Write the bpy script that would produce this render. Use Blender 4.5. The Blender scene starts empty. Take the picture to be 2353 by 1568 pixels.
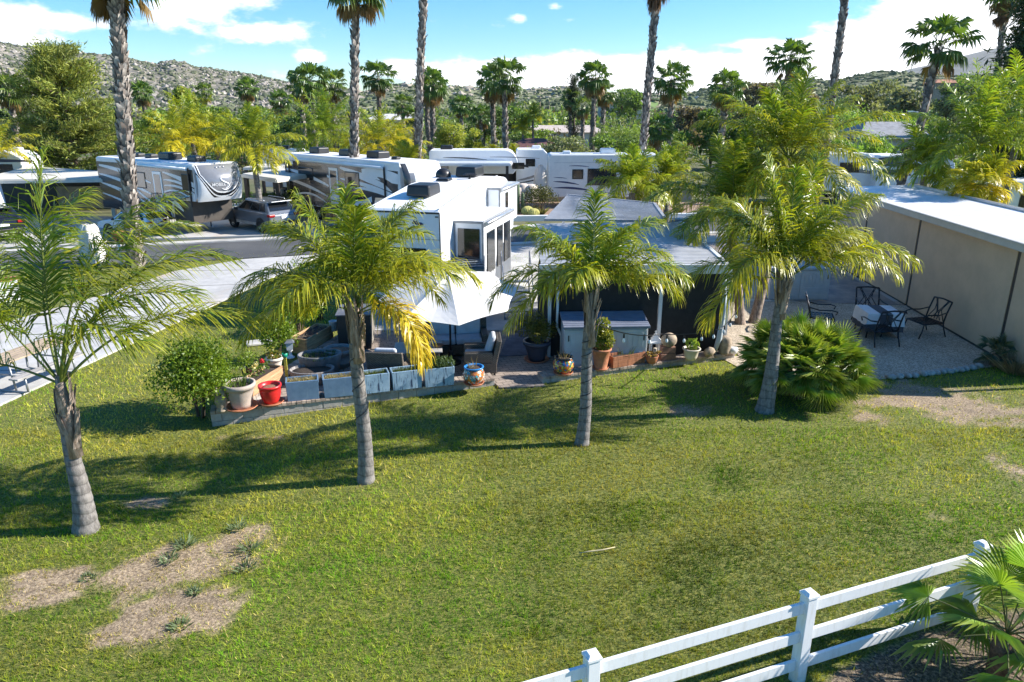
import bpy, math, random
import numpy as np
from mathutils import Vector, Matrix
S = bpy.context.scene
COL = S.collection
R = math.radians
pi = math.pi
sin, cos = math.sin, math.cos
rng = np.random.default_rng(7)
random.seed(7)
# ---------------------------------------------------------------- camera model (used to measure positions on the ground)
H, TH, F, CX, CY = 6.5, R(18), 1662.0, 1176.5, 784.0
def ray(x, y):
    u = (x-CX)/F; v = (y-CY)/F
    return u, cos(TH)-v*sin(TH), sin(TH)+v*cos(TH)
def G(x, y, z=0.0):
    u, fw, dr = ray(x, y); t = (H-z)/dr
    return np.array([u*t, fw*t, z])
def P(x, y, Y):
    u, fw, dr = ray(x, y); t = Y/fw
    return np.array([u*t, Y, H-dr*t])
def A(*a): return np.array(a, float)
def nz(v):
    v = np.asarray(v, float); return v/(np.linalg.norm(v, axis=-1, keepdims=True)+1e-12)
# ---------------------------------------------------------------- mesh builder
class MB:
    def __init__(s):
        s.v=[]; s.c=[]; s.n=0; s.f=[]; s.M=None; s.hascol=False
    def add(s, v, faces, mi=0, col=None, sm=False):
        v = np.asarray(v, float).reshape(-1, 3)
        if s.M is not None:
            m = np.array(s.M); v = v@m[:3,:3].T + m[:3,3]
        k = len(v)
        if col is None: c = np.ones((k,3))*.5
        else:
            c = np.asarray(col, float); s.hascol = True
            if c.ndim == 1: c = np.tile(c, (k,1))
        if isinstance(faces, np.ndarray): fl=[faces]
        else:
            d={}
            for q in faces: d.setdefault(len(q),[]).append(q)
            fl=[np.array(x) for x in d.values()]
        for q in fl:
            if len(q): s.f.append((q+s.n, mi, sm))
        s.v.append(v); s.c.append(c); s.n += k
    def box(s, c, d, rz=0, mi=0, col=None, taper=1.0, tl=(0,0)):
        x,y,z = d[0]/2, d[1]/2, d[2]/2; t=taper
        v = np.array([[-x,-y,-z],[x,-y,-z],[x,y,-z],[-x,y,-z],[-x*t,-y*t,z],[x*t,-y*t,z],[x*t,y*t,z],[-x*t,y*t,z]])
        v[4:,0]+=tl[0]; v[4:,1]+=tl[1]
        if rz:
            a,b=cos(rz),sin(rz); v[:,:2]=v[:,:2]@np.array([[a,b],[-b,a]])
        s.add(v+np.array(c), [(3,2,1,0),(4,5,6,7),(0,1,5,4),(1,2,6,5),(2,3,7,6),(3,0,4,7)], mi, col)
    def bx(s, x0,x1,y0,y1,z0,z1, mi=0, col=None):
        s.box(((x0+x1)/2,(y0+y1)/2,(z0+z1)/2),(x1-x0,y1-y0,z1-z0),0,mi,col)
    def beam(s, a, b, w, h, mi=0, col=None, up=(0,0,1)):
        a=np.asarray(a,float); b=np.asarray(b,float); d=nz(b-a); sd=np.cross(d,up)
        if np.linalg.norm(sd)<1e-6: sd=np.array([1.,0,0])
        sd=nz(sd); u=np.cross(sd,d); v=[]
        for p in (a,b):
            for i,j in ((-1,-1),(1,-1),(1,1),(-1,1)): v.append(p+sd*w/2*i+u*h/2*j)
        s.add(v,[(0,1,2,3),(7,6,5,4),(0,4,5,1),(1,5,6,2),(2,6,7,3),(3,7,4,0)],mi,col)
    def tube(s, pts, r, n=8, mi=0, col=None, sm=True, cap=True):
        pts=np.asarray(pts,float); k=len(pts)
        r=np.full(k,r) if np.isscalar(r) else np.asarray(r,float)
        t=np.gradient(pts,axis=0); t=nz(t); ref=np.array([1.,0,0]) if abs(t[0][0])<.9 else np.array([0,1.,0])
        v=[]; a=nz(np.cross(t[0],ref))
        for i in range(k):
            a=nz(a-t[i]*np.dot(a,t[i])); b=np.cross(t[i],a)
            th=np.arange(n)*2*pi/n
            v.append(pts[i]+r[i]*(np.cos(th)[:,None]*a+np.sin(th)[:,None]*b))
        v=np.concatenate(v); j=np.arange(n); f=[]
        for i in range(k-1):
            f.append(np.stack([i*n+j,i*n+(j+1)%n,(i+1)*n+(j+1)%n,(i+1)*n+j],1))
        cc=None
        if col is not None:
            cc=np.asarray(col,float)
            if cc.ndim==2 and len(cc)==k: cc=np.repeat(cc,n,0)
        n0=s.n
        s.add(v,np.concatenate(f),mi,cc,sm)
        if cap:
            s.f.append((np.array([list(range(n))[::-1]])+n0,mi,False)); s.f.append((np.array([list(range((k-1)*n,k*n))])+n0,mi,False))
    def lathe(s, prof, c=(0,0,0), n=24, mi=0, col=None, sm=True, sx=1, sy=1):
        th=np.arange(n)*2*pi/n; v=[]
        for r,z in prof: v.append(np.stack([r*np.cos(th)*sx+c[0], r*np.sin(th)*sy+c[1], np.full(n,z+c[2])],1))
        j=np.arange(n); f=[np.stack([i*n+j,i*n+(j+1)%n,(i+1)*n+(j+1)%n,(i+1)*n+j],1) for i in range(len(prof)-1)]
        s.add(np.concatenate(v),np.concatenate(f),mi,col,sm)
    def ext(s, pts, vec, mi=0, col=None):
        pts=np.asarray(pts,float); k=len(pts); v=np.concatenate([pts,pts+np.asarray(vec,float)])
        f=[tuple(range(k))[::-1],tuple(range(k,2*k))]+[(i,(i+1)%k,k+(i+1)%k,k+i) for i in range(k)]
        s.add(v,f,mi,col)
    def prism(s, poly, z0, z1, mi=0, col=None):
        s.ext([(p[0],p[1],z0) for p in poly],(0,0,z1-z0),mi,col)
    def sheet(s, pts, mi=0, col=None):
        s.add(pts,[tuple(range(len(pts)))],mi,col)
    def ball(s, c, r, n=12, mi=0, col=None, noise=0, rg=None, sm=True):
        r=np.ones(3)*r if np.isscalar(r) else np.asarray(r,float)
        m=n//2; v=[]
        for i in range(m+1):
            ph=pi*i/m
            for j in range(n):
                th=2*pi*j/n; v.append((sin(ph)*cos(th),sin(ph)*sin(th),cos(ph)))
        v=np.array(v)
        if noise:
            g=rg or rng; k=g.normal(size=(6,3))*1.8; o=g.uniform(0,6,6)
            v=v*(1+noise*np.sin(v@k.T+o).mean(1))[:,None]
        f=[(i*n+j,(i+1)*n+j,(i+1)*n+(j+1)%n,i*n+(j+1)%n) for i in range(m) for j in range(n)]
        s.add(v*r+np.asarray(c,float),f,mi,col,sm)
    def build(s, name, mats, parent=None, bev=0, seg=2):
        if not isinstance(mats,(list,tuple)): mats=[mats]
        me=bpy.data.meshes.new(name)
        V=np.concatenate(s.v).astype(np.float32)
        me.vertices.add(len(V)); me.vertices.foreach_set('co',V.ravel())
        L=np.concatenate([f.ravel() for f,_,_ in s.f]).astype(np.int32)
        sz=np.concatenate([np.full(len(f),f.shape[1]) for f,_,_ in s.f])
        st=np.concatenate([[0],np.cumsum(sz)[:-1]]).astype(np.int32)
        me.loops.add(len(L)); me.loops.foreach_set('vertex_index',L)
        me.polygons.add(len(sz)); me.polygons.foreach_set('loop_start',st)
        me.polygons.foreach_set('material_index',np.concatenate([np.full(len(f),m) for f,m,_ in s.f]).astype(np.int32))
        me.polygons.foreach_set('use_smooth',np.concatenate([np.full(len(f),q) for f,_,q in s.f]))
        me.update(calc_edges=True)
        if s.hascol:
            ca=me.color_attributes.new('Col','FLOAT_COLOR','POINT')
            c=np.concatenate(s.c); c=np.concatenate([c,np.ones((len(c),1))],1).astype(np.float32)
            ca.data.foreach_set('color',c.ravel())
        for m in mats: me.materials.append(m)
        o=bpy.data.objects.new(name,me); COL.objects.link(o)
        if parent: o.parent=parent
        if bev:
            b=o.modifiers.new('bev','BEVEL'); b.width=bev; b.segments=seg; b.limit_method='ANGLE'; b.angle_limit=R(40)
        return o
def tag(o, label=None, cat=None, group=None, kind=None):
    for k,v in (('label',label),('category',cat),('group',group),('kind',kind)):
        if v: o[k]=v
    return o
def thing(name, label, cat, loc=(0,0,0), rz=0, group=None, sc=1):
    o=bpy.data.objects.new(name,None); COL.objects.link(o); o.empty_display_size=.2
    o.location=[float(q) for q in loc]; o.rotation_euler=(0,0,rz); o.scale=(sc,sc,sc)
    return tag(o,label,cat,group)
def single(mb, name, mats, label, cat, loc=(0,0,0), rz=0, group=None, bev=0):
    o=mb.build(name,mats,None,bev); o.location=[float(q) for q in loc]; o.rotation_euler=(0,0,rz)
    return tag(o,label,cat,group)
def dup(o, loc=None, rz=None, sc=None, label=None, group=None, parent=None):
    c=o.copy(); COL.objects.link(c)
    if parent: c.parent=parent
    if loc is not None: c.location=[float(q) for q in loc]
    if rz is not None: c.rotation_euler=(0,0,rz)
    if sc is not None: c.scale=(sc,sc,sc) if np.isscalar(sc) else sc
    if label: c['label']=label
    if group: c['group']=group
    for ch in list(o.children): dup(ch,parent=c)
    return c
def struct(mb, name, mats, kind='structure', bev=0):
    return tag(mb.build(name,mats,None,bev),kind=kind)
def text_geo(txt, size, bold=0.0):
    cu=bpy.data.curves.new('t','FONT'); cu.body=txt; cu.size=size; cu.align_x='CENTER'; cu.align_y='CENTER'; cu.offset=bold
    o=bpy.data.objects.new('t',cu); COL.objects.link(o)
    dg=bpy.context.evaluated_depsgraph_get(); me=bpy.data.meshes.new_from_object(o.evaluated_get(dg))
    v=np.array([q.co[:] for q in me.vertices]); f=[tuple(p.vertices) for p in me.polygons]
    bpy.data.objects.remove(o); bpy.data.curves.remove(cu); bpy.data.meshes.remove(me)
    return v,f
# ---------------------------------------------------------------- materials
def nodes(name):
    m=bpy.data.materials.new(name); m.use_nodes=True; nt=m.node_tree
    b=nt.nodes['Principled BSDF']; return m,nt,b
def nd(nt, t, **kw):
    n=nt.nodes.new(t)
    for k,v in kw.items():
        if k in n.inputs.keys() if isinstance(k,str) else False: n.inputs[k].default_value=v
        else: setattr(n,k,v)
    return n
def rgba(c): return (c[0],c[1],c[2],1)
def ramp(nt, fac, stops):
    r=nt.nodes.new('ShaderNodeValToRGB'); e=r.color_ramp.elements
    while len(e)<len(stops): e.new(.5)
    for q,(p,c) in zip(e,stops): q.position=p; q.color=rgba(c) if not np.isscalar(c) else (c,c,c,1)
    nt.links.new(fac,r.inputs[0]); return r.outputs[0]
def mixc(nt, a, b, f, mode='MIX'):
    n=nt.nodes.new('ShaderNodeMix'); n.data_type='RGBA'; n.blend_type=mode
    for i,q in ((6,a),(7,b)):
        if isinstance(q,bpy.types.NodeSocket): nt.links.new(q,n.inputs[i])
        else: n.inputs[i].default_value=rgba(q)
    if isinstance(f,bpy.types.NodeSocket): nt.links.new(f,n.inputs[0])
    else: n.inputs[0].default_value=f
    return n.outputs[2]
def coord(nt, kind='Object', sc=(1,1,1)):
    t=nt.nodes.new('ShaderNodeTexCoord'); mp=nt.nodes.new('ShaderNodeMapping'); mp.inputs['Scale'].default_value=sc
    nt.links.new(t.outputs[kind],mp.inputs[0]); return mp.outputs[0]
def noise(nt, co, sc, det=4, rough=.6):
    n=nt.nodes.new('ShaderNodeTexNoise'); n.inputs['Scale'].default_value=sc; n.inputs['Detail'].default_value=det; n.inputs['Roughness'].default_value=rough
    nt.links.new(co,n.inputs['Vector']); return n.outputs[0]
def bumpn(nt, b, h, strength, dist=.02):
    n=nt.nodes.new('ShaderNodeBump'); n.inputs['Strength'].default_value=strength; n.inputs['Distance'].default_value=dist
    nt.links.new(h,n.inputs['Height']); nt.links.new(n.outputs[0],b.inputs['Normal'])
def M(name, c, rough=.6, metal=0, var=.18, vs=3, bump=0, bs=40, spec=.5, vc=False, sc=(1,1,1), coat=0, c2=None, alpha=None):
    m,nt,b=nodes(name); co=coord(nt,'Object',sc)
    n=noise(nt,co,vs,6,.65)
    lo=[q*(1-var) for q in c]; hi=[min(1,q*(1+var)) for q in c]
    if c2: hi=c2
    cr=ramp(nt,n,[(.38,lo),(.62,hi)])
    if vc:
        a=nt.nodes.new('ShaderNodeAttribute'); a.attribute_name='Col'
        f=ramp(nt,n,[(.3,1-var),(.7,1+var)]); cr=mixc(nt,a.outputs['Color'],f,1,'MULTIPLY')
    nt.links.new(cr,b.inputs['Base Color'])
    b.inputs['Roughness'].default_value=rough; b.inputs['Metallic'].default_value=metal; b.inputs['Specular IOR Level'].default_value=spec
    if coat: b.inputs['Coat Weight'].default_value=coat; b.inputs['Coat Roughness'].default_value=.05
    if bump: bumpn(nt,b,noise(nt,co,bs,5,.7),bump)
    return m
def leafmat(name, rough=.45, tr=.35, spec=.4):
    m,nt,b=nodes(name); a=nt.nodes.new('ShaderNodeAttribute'); a.attribute_name='Col'
    nt.links.new(a.outputs['Color'],b.inputs['Base Color']); b.inputs['Roughness'].default_value=rough; b.inputs['Specular IOR Level'].default_value=spec
    t=nt.nodes.new('ShaderNodeBsdfTranslucent'); nt.links.new(mixc(nt,a.outputs['Color'],(1.35,1.3,.6),1,'MULTIPLY'),t.inputs[0])
    x=nt.nodes.new('ShaderNodeMixShader'); x.inputs[0].default_value=tr
    nt.links.new(b.outputs[0],x.inputs[1]); nt.links.new(t.outputs[0],x.inputs[2])
    nt.links.new(x.outputs[0],nt.nodes['Material Output'].inputs[0]); return m
def inpoly(p, poly):
    x,y=p[:,0],p[:,1]; r=np.zeros(len(p),bool); n=len(poly)
    for i in range(n):
        x0,y0=poly[i][:2]; x1,y1=poly[(i+1)%n][:2]
        if y0==y1: continue
        c=((y0>y)!=(y1>y))&(x<(x1-x0)*(y-y0)/(y1-y0)+x0); r^=c
    return r
leafM=leafmat('leaf_green',.45,.45); frondM=leafmat('palm_frond_leaf',.34,.38,.5); needleM=leafmat('needle_foliage',.6,.25,.3); grassM=leafmat('grass_blade',.75,.4,.04)
white=M('white_vinyl',(.8,.8,.8),.35,var=.03,vs=2)
rvwhite=M('white_gelcoat',(.78,.79,.8),.22,var=.04,vs=1.2,coat=.3)
rvroof=M('white_roof_membrane',(.82,.82,.82),.55,var=.06,vs=1.5)
black=M('black_plastic',(.018,.018,.02),.4,var=.2)
darkglass=M('dark_glass',(.012,.014,.017),.06,var=.1,spec=.8)
rubber=M('black_rubber',(.02,.02,.02),.8)
alu=M('aluminium_trim',(.55,.56,.58),.35,.8,var=.08)
gunmetal=M('gunmetal_paint',(.09,.1,.115),.25,.5,var=.05,coat=.6)
greymid=M('grey_graphic',(.2,.21,.23),.25,.3,var=.05,coat=.4)
navy=M('navy_graphic',(.03,.04,.11),.3,var=.05)
darkbrown=M('dark_brown_paint',(.035,.028,.024),.5,var=.2)
terracotta=M('terracotta',(.42,.16,.08),.75,var=.2,vs=8,bump=.15)
soil=M('potting_soil',(.05,.035,.025),.95,var=.5,vs=40,bump=.8,bs=60)
chips=M('bark_chips',(.25,.13,.075),.9,var=.6,vs=60,bump=.9,bs=70)
stoneM=M('tan_stone',(.32,.25,.18),.85,var=.3,vs=7,bump=.5,bs=25)
riverstone=M('grey_river_stone',(.36,.34,.31),.7,var=.3,vs=6,bump=.25)
barkM=M('brown_bark',(.12,.085,.06),.9,var=.4,vs=10,bump=.8,bs=30,sc=(1,1,.3))
steel=M('painted_steel_grey',(.25,.26,.28),.45,.6,var=.1)
# ---------------------------------------------------------------- vegetation generators
def frond(mb, base, az, el, L, sag=1.0, n=46, lm=.7, w=.034, g=(.07,.12,.02), tip=(.2,.2,.03), yel=.2, wind=(0,0,0), rg=rng, rr=.018, stemc=(.2,.26,.07), droop=1.0, t0=.16, plume=.35):
    K=14; wind=np.asarray(wind,float)
    d=np.array([cos(el)*cos(az),cos(el)*sin(az),sin(el)]); pts=[np.asarray(base,float)]
    for i in range(K):
        t=i/K; d=nz(d+np.array([0,0,-sag])*(.25+1.5*t)/K+wind*(.3+t)/K); pts.append(pts[-1]+d*L/K)
    pts=np.array(pts); tt=np.linspace(0,1,K+1)
    mb.tube(pts,rr*(1-.85*tt),4,0,np.outer(1-tt*.3,stemc),True,False)
    t=np.repeat(np.linspace(t0,.985,n),2)+rg.uniform(-.008,.008,2*n); t=np.clip(t,0,1)
    sg=np.tile([1,-1],n)
    Pp=np.stack([np.interp(t,tt,pts[:,k]) for k in range(3)],1)
    tg=nz(np.gradient(pts,axis=0)); D=nz(np.stack([np.interp(t,tt,tg[:,k]) for k in range(3)],1))
    Sd=np.cross(D,[0,0,1.]); bad=np.linalg.norm(Sd,axis=1)<.15
    Sd[bad]=np.array([sin(az),-cos(az),0]); Sd=nz(Sd); U=np.cross(Sd,D)
    l=lm*np.sin(pi*np.clip(.14+.8*t,0,1))**.6*rg.uniform(.85,1.1,2*n)
    a=np.radians(68-38*t)+rg.normal(0,.12,2*n)
    lift=rg.uniform(-plume*.6,plume*1.3,2*n)
    d0=nz(Sd*(sg*np.sin(a))[:,None]+D*np.cos(a)[:,None]+U*lift[:,None])
    gv=np.array([0,0,-1.])*droop+wind*.6
    k1=rg.uniform(.3,.65,2*n)[:,None]; k2=rg.uniform(.7,1.4,2*n)[:,None]
    d1=nz(d0+gv*k1); d2=nz(d1+gv*k2)
    wd=nz(np.cross(d0,nz(U+rg.normal(0,.35,(2*n,3)))))
    W=(w*rg.uniform(.8,1.15,2*n))[:,None]; l=l[:,None]
    q0=Pp; q1=Pp+d0*l*.36; q2=q1+d1*l*.34; q3=q2+d2*l*.32
    v=np.stack([q0-wd*W*.3,q0+wd*W*.3,q1-wd*W*.5,q1+wd*W*.5,q2-wd*W*.38,q2+wd*W*.38,q3],1)
    y=np.clip(yel+rg.normal(0,.15,2*n),0,1)[:,None]
    g=np.asarray(g); tip=np.asarray(tip)
    c=(g*(1-y)+tip*y)*rg.uniform(.75,1.25,2*n)[:,None]
    y2=np.clip(yel*1.6+.1,0,1); ct=c*(1-y2*.6)+tip*y2*.6
    cc=np.stack([c*.85,c*.85,c,c,(c+ct)/2,(c+ct)/2,ct],1)
    b=(np.arange(2*n)*7)[:,None]
    m=mb.n
    mb.add(v.reshape(-1,3),np.concatenate([b+[0,1,3,2],b+[2,3,5,4]]),0,cc.reshape(-1,3),True)
    mb.f.append((np.asarray(b+[4,5,6])+m,0,True))
def fan(mb, base, d, lp, r, ns=16, c=(.06,.11,.02), tip=(.16,.15,.05), droop=.45, rg=rng, span=210, stemc=(.16,.17,.06), rr=.02, sag=.35, fold=.16, mid=.62, tw=1.0):
    d=nz(d); pts=[np.asarray(base,float)]; dd=d.copy()
    for i in range(4): pts.append(pts[-1]+dd*lp/4); dd=nz(dd+np.array([0,0,-sag/4]))
    mb.tube(pts,np.linspace(rr,rr*.6,5),4,0,stemc,True,False)
    hub=pts[-1]; sd=np.cross(dd,[0,0,1.])
    if np.linalg.norm(sd)<.1: sd=np.array([rg.normal(),rg.normal(),0])
    sd=nz(sd+rg.normal(0,.15,3)); sd=nz(sd-dd*np.dot(sd,dd)); up=nz(np.cross(sd,dd))
    th=np.radians(np.linspace(-span/2,span/2,ns)); dt=th[1]-th[0]
    def dirs(a): return np.sin(a)[:,None]*sd+np.cos(a)[:,None]*dd
    rl=r*(.78+.22*np.cos(th*.7))*rg.uniform(.9,1.08,ns)
    cup=lambda a,k: -up*(abs(np.sin(a))*.16*r*k)[:,None]
    zz=np.array([0,0,-1.])
    ml=hub+dirs(th-dt*.5*tw)*(rl*mid)[:,None]+zz*(rl*mid*droop*.16)[:,None]+cup(th,.6)
    mr=hub+dirs(th+dt*.5*tw)*(rl*mid)[:,None]+zz*(rl*mid*droop*.16)[:,None]+cup(th,.6)
    mc=hub+dirs(th)*(rl*(mid+.04))[:,None]+up*(rl*fold*.5)[:,None]+zz*(rl*mid*droop*.16)[:,None]+cup(th,.6)
    tp=hub+dirs(th+rg.normal(0,.04,ns))*(rl*(1-.12*droop))[:,None]+zz*(rl*droop*rg.uniform(.3,.75,ns))[:,None]+cup(th,1)
    hb=np.tile(hub,(ns,1))
    v=np.stack([hb,ml,mc,mr,tp],1).reshape(-1,3)
    c=np.asarray(c)*rg.uniform(.75,1.25); k=rg.uniform(.85,1.15,ns)[:,None]
    tp_=np.asarray(tip)
    cc=np.stack([np.tile(c*1.1,(ns,1)),c*k,c*k*1.05,c*k,(c*.45+tp_*.55)*k],1).reshape(-1,3)
    b=(np.arange(ns)*5)[:,None]
    mb.add(v,np.concatenate([b+[0,1,2],b+[0,2,3],b+[1,4,2],b+[2,4,3]]),0,cc,False)
def leaves(mb, p, size, col, asp=.5, nrm=None, rg=rng, mi=0, down=0.0):
    n=len(p); size=np.broadcast_to(size,(n,))
    a=nz(rg.normal(size=(n,3))+(0 if nrm is None else nrm*.9)+np.array([0,0,-down])); b=nz(np.cross(a,rg.normal(size=(n,3))))
    s=size[:,None]
    v=np.stack([p-a*s*.5,p+b*s*asp*.5+a*s*.05,p+a*s*.5,p-b*s*asp*.5+a*s*.05],1).reshape(-1,3)
    mb.add(v,(np.arange(n)*4)[:,None]+np.arange(4),mi,np.repeat(col,4,0),False)
def blob(n, c, r, rg=rng, shell=.55):
    d=nz(rg.normal(size=(n,3))); u=(shell+(1-shell)*rg.random(n)**.5)
    return np.asarray(c)+d*u[:,None]*np.asarray(r), d
def cols(n, a, b, rg=rng, j=.2):
    t=rg.random(n)[:,None]; return (np.asarray(a)*(1-t)+np.asarray(b)*t)*rg.uniform(1-j,1+j,n)[:,None]
def bush_mesh(mb, w, h, nl, size, ca, cb, ncl=14, z0=.1, rg=rng, asp=.55, flat=1.0, shell=.4):
    for i in range(ncl):
        d=nz(rg.normal(size=3)); d[2]=abs(d[2])*1.1-.25; k=rg.uniform(.3,.72)
        c=np.array([d[0]*w/2*k,d[1]*w/2*k,z0+(h-z0)*(.5+.42*d[2]*k/.7)])
        r=np.array([w*.27,w*.27,(h-z0)*.25])*rg.uniform(.75,1.2)
        p,nn=blob(nl//ncl,c,r,rg,shell); f=rg.uniform(.75,1.25)
        leaves(mb,p,size*rg.uniform(.7,1.2,len(p)),cols(len(p),ca,cb,rg)*f,asp,nn,rg)
def shrub(name, label, loc, w, h, nl, size, ca, cb, cat='shrub', group=None, stems=5, ncl=14, z0=.1, rg=rng, asp=.55, shell=.4):
    t=thing(name,label,cat,loc,0,group)
    m=MB(); bush_mesh(m,w,h,nl,size,ca,cb,ncl,z0,rg,asp,shell=shell); m.build('foliage',leafM,t)
    m=MB()
    for i in range(stems):
        a=rg.uniform(0,6.28); q=rg.uniform(.1,.3)*w
        m.tube([(cos(a)*.04*w,sin(a)*.04*w,-.05),(cos(a)*q*.5,sin(a)*q*.5,h*.3),(cos(a)*q,sin(a)*q,h*.62)],[.025*w**.5,.018*w**.5,.008],5)
    m.build('stem',barkM,t); return t
def tree_mesh(h, w, nl, size, ca, cb, kind='round', rg=rng, ncl=26, clear=.25):
    cr=MB(); tr=MB()
    top=h*.75 if kind!='tall' else h*.92
    tr.tube([(0,0,-.3),(.02*h,0,h*clear),(-.01*h,.01*h,h*.55),(0,0,top)],[.035*h,.026*h,.018*h,.006*h],7)
    for i in range(ncl):
        a=rg.uniform(0,2*pi); zz=rg.uniform(0,1)
        if kind=='tall': rad=w/2*(1-.55*zz)*rg.uniform(.2,.85); z=h*(clear+(1-clear)*.95*zz); cs=np.array([w*.2,w*.2,h*.07])
        elif kind=='weep': rad=w/2*rg.uniform(.25,.85); z=h*(clear+.2+(.72-clear)*(1-(rad/(w/2))**2*.6)*rg.uniform(.55,1)); cs=np.array([w*.15,w*.15,h*.15])
        else: rad=w/2*rg.uniform(.15,.78)*math.sqrt(max(.15,1-(zz*1.6-.75)**2)); z=h*(clear+.08+(.86-clear)*zz); cs=np.array([w*.17,w*.17,h*.1])
        c=np.array([cos(a)*rad,sin(a)*rad,z]); cs=cs*rg.uniform(.75,1.25)
        p,nn=blob(nl//ncl,c,cs,rg,.35); f=rg.uniform(.7,1.3)
        if kind=='weep': p[:,2]-=rg.random(len(p))*h*.08
        leaves(cr,p,size*rg.uniform(.7,1.3,len(p)),cols(len(p),ca,cb,rg)*f,.5 if kind!='weep' else .3,nn,rg,down=1.2 if kind=='weep' else 0)
        if i%2==0: tr.tube([(0,0,h*rg.uniform(clear,.6)),c*np.array([.5,.5,1])-np.array([0,0,h*.06]),c],[.012*h,.007*h,.003*h],5)
    return cr,tr
def tree(name,label,loc,h,w,nl,size,ca,cb,kind='round',group=None,cat='tree',mat=None,**k):
    t=thing(name,label,cat,loc,0,group); cr,tr=tree_mesh(h,w,nl,size,ca,cb,kind,**k)
    cr.build('crown',mat or leafM,t); tr.build('trunk',barkM,t); return t
# ---- palm trunks
def ringmat(name, c, c2, sc=9, bump=.6):
    m,nt,b=nodes(name); co=coord(nt,'Object')
    w=nt.nodes.new('ShaderNodeTexWave'); w.bands_direction='Z'; w.inputs['Scale'].default_value=sc*1.6; w.inputs['Distortion'].default_value=3.5; w.inputs['Detail'].default_value=2; w.inputs['Detail Scale'].default_value=1.5
    nt.links.new(co,w.inputs[0]); n=noise(nt,coord(nt,'Object',(6,6,2)),3,6,.7)
    c0=ramp(nt,n,[(.4,c2),(.58,c)]); ln=ramp(nt,w.outputs[0],[(.0,.62),(.1,1)])
    nt.links.new(mixc(nt,c0,ln,1,'MULTIPLY'),b.inputs['Base Color']); b.inputs['Roughness'].default_value=.85
    bumpn(nt,b,mixc(nt,n,w.outputs[0],.5),bump,.03); return m
queenbark=ringmat('queen_palm_bark',(.23,.21,.195),(.12,.108,.1),1.15)
sheathM=M('palm_sheath',(.27,.19,.13),.85,var=.45,vs=8,bump=.5,bs=30,sc=(3,3,.5),c2=(.4,.31,.25))
bootM=M('fan_palm_boot_bark',(.2,.16,.135),.9,var=.4,vs=5,bump=.4,vc=True)
def qtrunk(top, r0=.2, r1=.12, lean=(0,0), flare=1.35):
    m=MB(); k=max(30,int(top*26)); p=[];r=[]
    for i in range(k):
        t=i/(k-1); p.append((lean[0]*t+.03*sin(t*5),lean[1]*t,-.15+(top+.15)*t))
        r.append(r1+(r0-r1)*(1-t)**1.3+r0*(flare-1)*math.exp(-t*14)); r[-1]*=1+(.035 if i%4==0 else .012 if i%4==1 else -.01)
    m.tube(p,r,16); return m
def sheath(base, h, r, rg, n=9):
    m=MB(); base=np.asarray(base,float)
    m.tube([base+(0,0,-.1),base+(0,0,h*.5),base+(0,0,h)],[r*1.08,r*.95,r*.55],10)
    for i in range(n):
        a=rg.uniform(0,6.28); z=rg.uniform(0,.75)*h; L=rg.uniform(.35,.7); ou=rg.uniform(.02,.1); wd=rg.uniform(.05,.09)
        o=np.array([cos(a),sin(a),0]); s_=np.array([-sin(a),cos(a),0])
        q=[base+o*r*.95+(0,0,z),base+o*(r*1.05+ou*.3)+(0,0,z+L*.5),base+o*(r+ou)+(0,0,z+L)]
        v=[];
        for j,(pt,ww) in enumerate(zip(q,(wd,wd*.75,wd*.25))): v+= [pt-s_*ww,pt+s_*ww,pt+o*.012-s_*ww*.7,pt+o*.012+s_*ww*.7]
        m.add(v,[(0,1,5,4),(4,5,9,8),(2,6,7,3),(6,10,11,7),(0,4,6,2),(4,8,10,6),(1,3,7,5),(5,7,11,9)])
    return m
def ftrunk(pts, r0, r1, rg, boots=400, bl=.2, bw=.11, zfrom=.0):
    m=MB(); pts=np.asarray(pts,float); k=18; tt=np.linspace(0,1,len(pts)); ts=np.linspace(0,1,k)
    pp=np.stack([np.interp(ts,tt,pts[:,i]) for i in range(3)],1); rr=r0+(r1-r0)*ts+r0*.35*np.exp(-ts*16)
    m.tube(pp,rr*.9,10,0,(.17,.14,.12))
    n=boots; t=zfrom+(1-zfrom)*(np.arange(n)+rg.uniform(-.4,.4,n))/n; t=np.clip(t,0,1); a=np.arange(n)*2.39996+rg.normal(0,.15,n)
    c=np.stack([np.interp(t,ts,pp[:,i]) for i in range(3)],1); r=np.interp(t,ts,rr)
    o=np.stack([np.cos(a),np.sin(a),0*a],1); s_=np.stack([-np.sin(a),np.cos(a),0*a],1)
    L=bl*rg.uniform(.7,1.3,n)[:,None]; wd=bw*rg.uniform(.7,1.2,n)[:,None]; out=rg.uniform(.03,.1,n)[:,None]
    tw=rg.normal(0,.35,n)[:,None]; up=nz(np.array([0,0,1.])+s_*tw)
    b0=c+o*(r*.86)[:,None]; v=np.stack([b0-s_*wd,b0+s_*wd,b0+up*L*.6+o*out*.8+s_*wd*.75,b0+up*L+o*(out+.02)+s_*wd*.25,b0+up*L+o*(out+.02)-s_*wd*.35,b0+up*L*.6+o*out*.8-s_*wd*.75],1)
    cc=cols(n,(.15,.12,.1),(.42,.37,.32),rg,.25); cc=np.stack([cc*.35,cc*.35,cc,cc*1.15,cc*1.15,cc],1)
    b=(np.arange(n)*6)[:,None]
    m.add(v.reshape(-1,3),np.concatenate([b+[0,1,2,5],b+[5,2,3,4]]),0,cc.reshape(-1,3),False); return m
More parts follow.
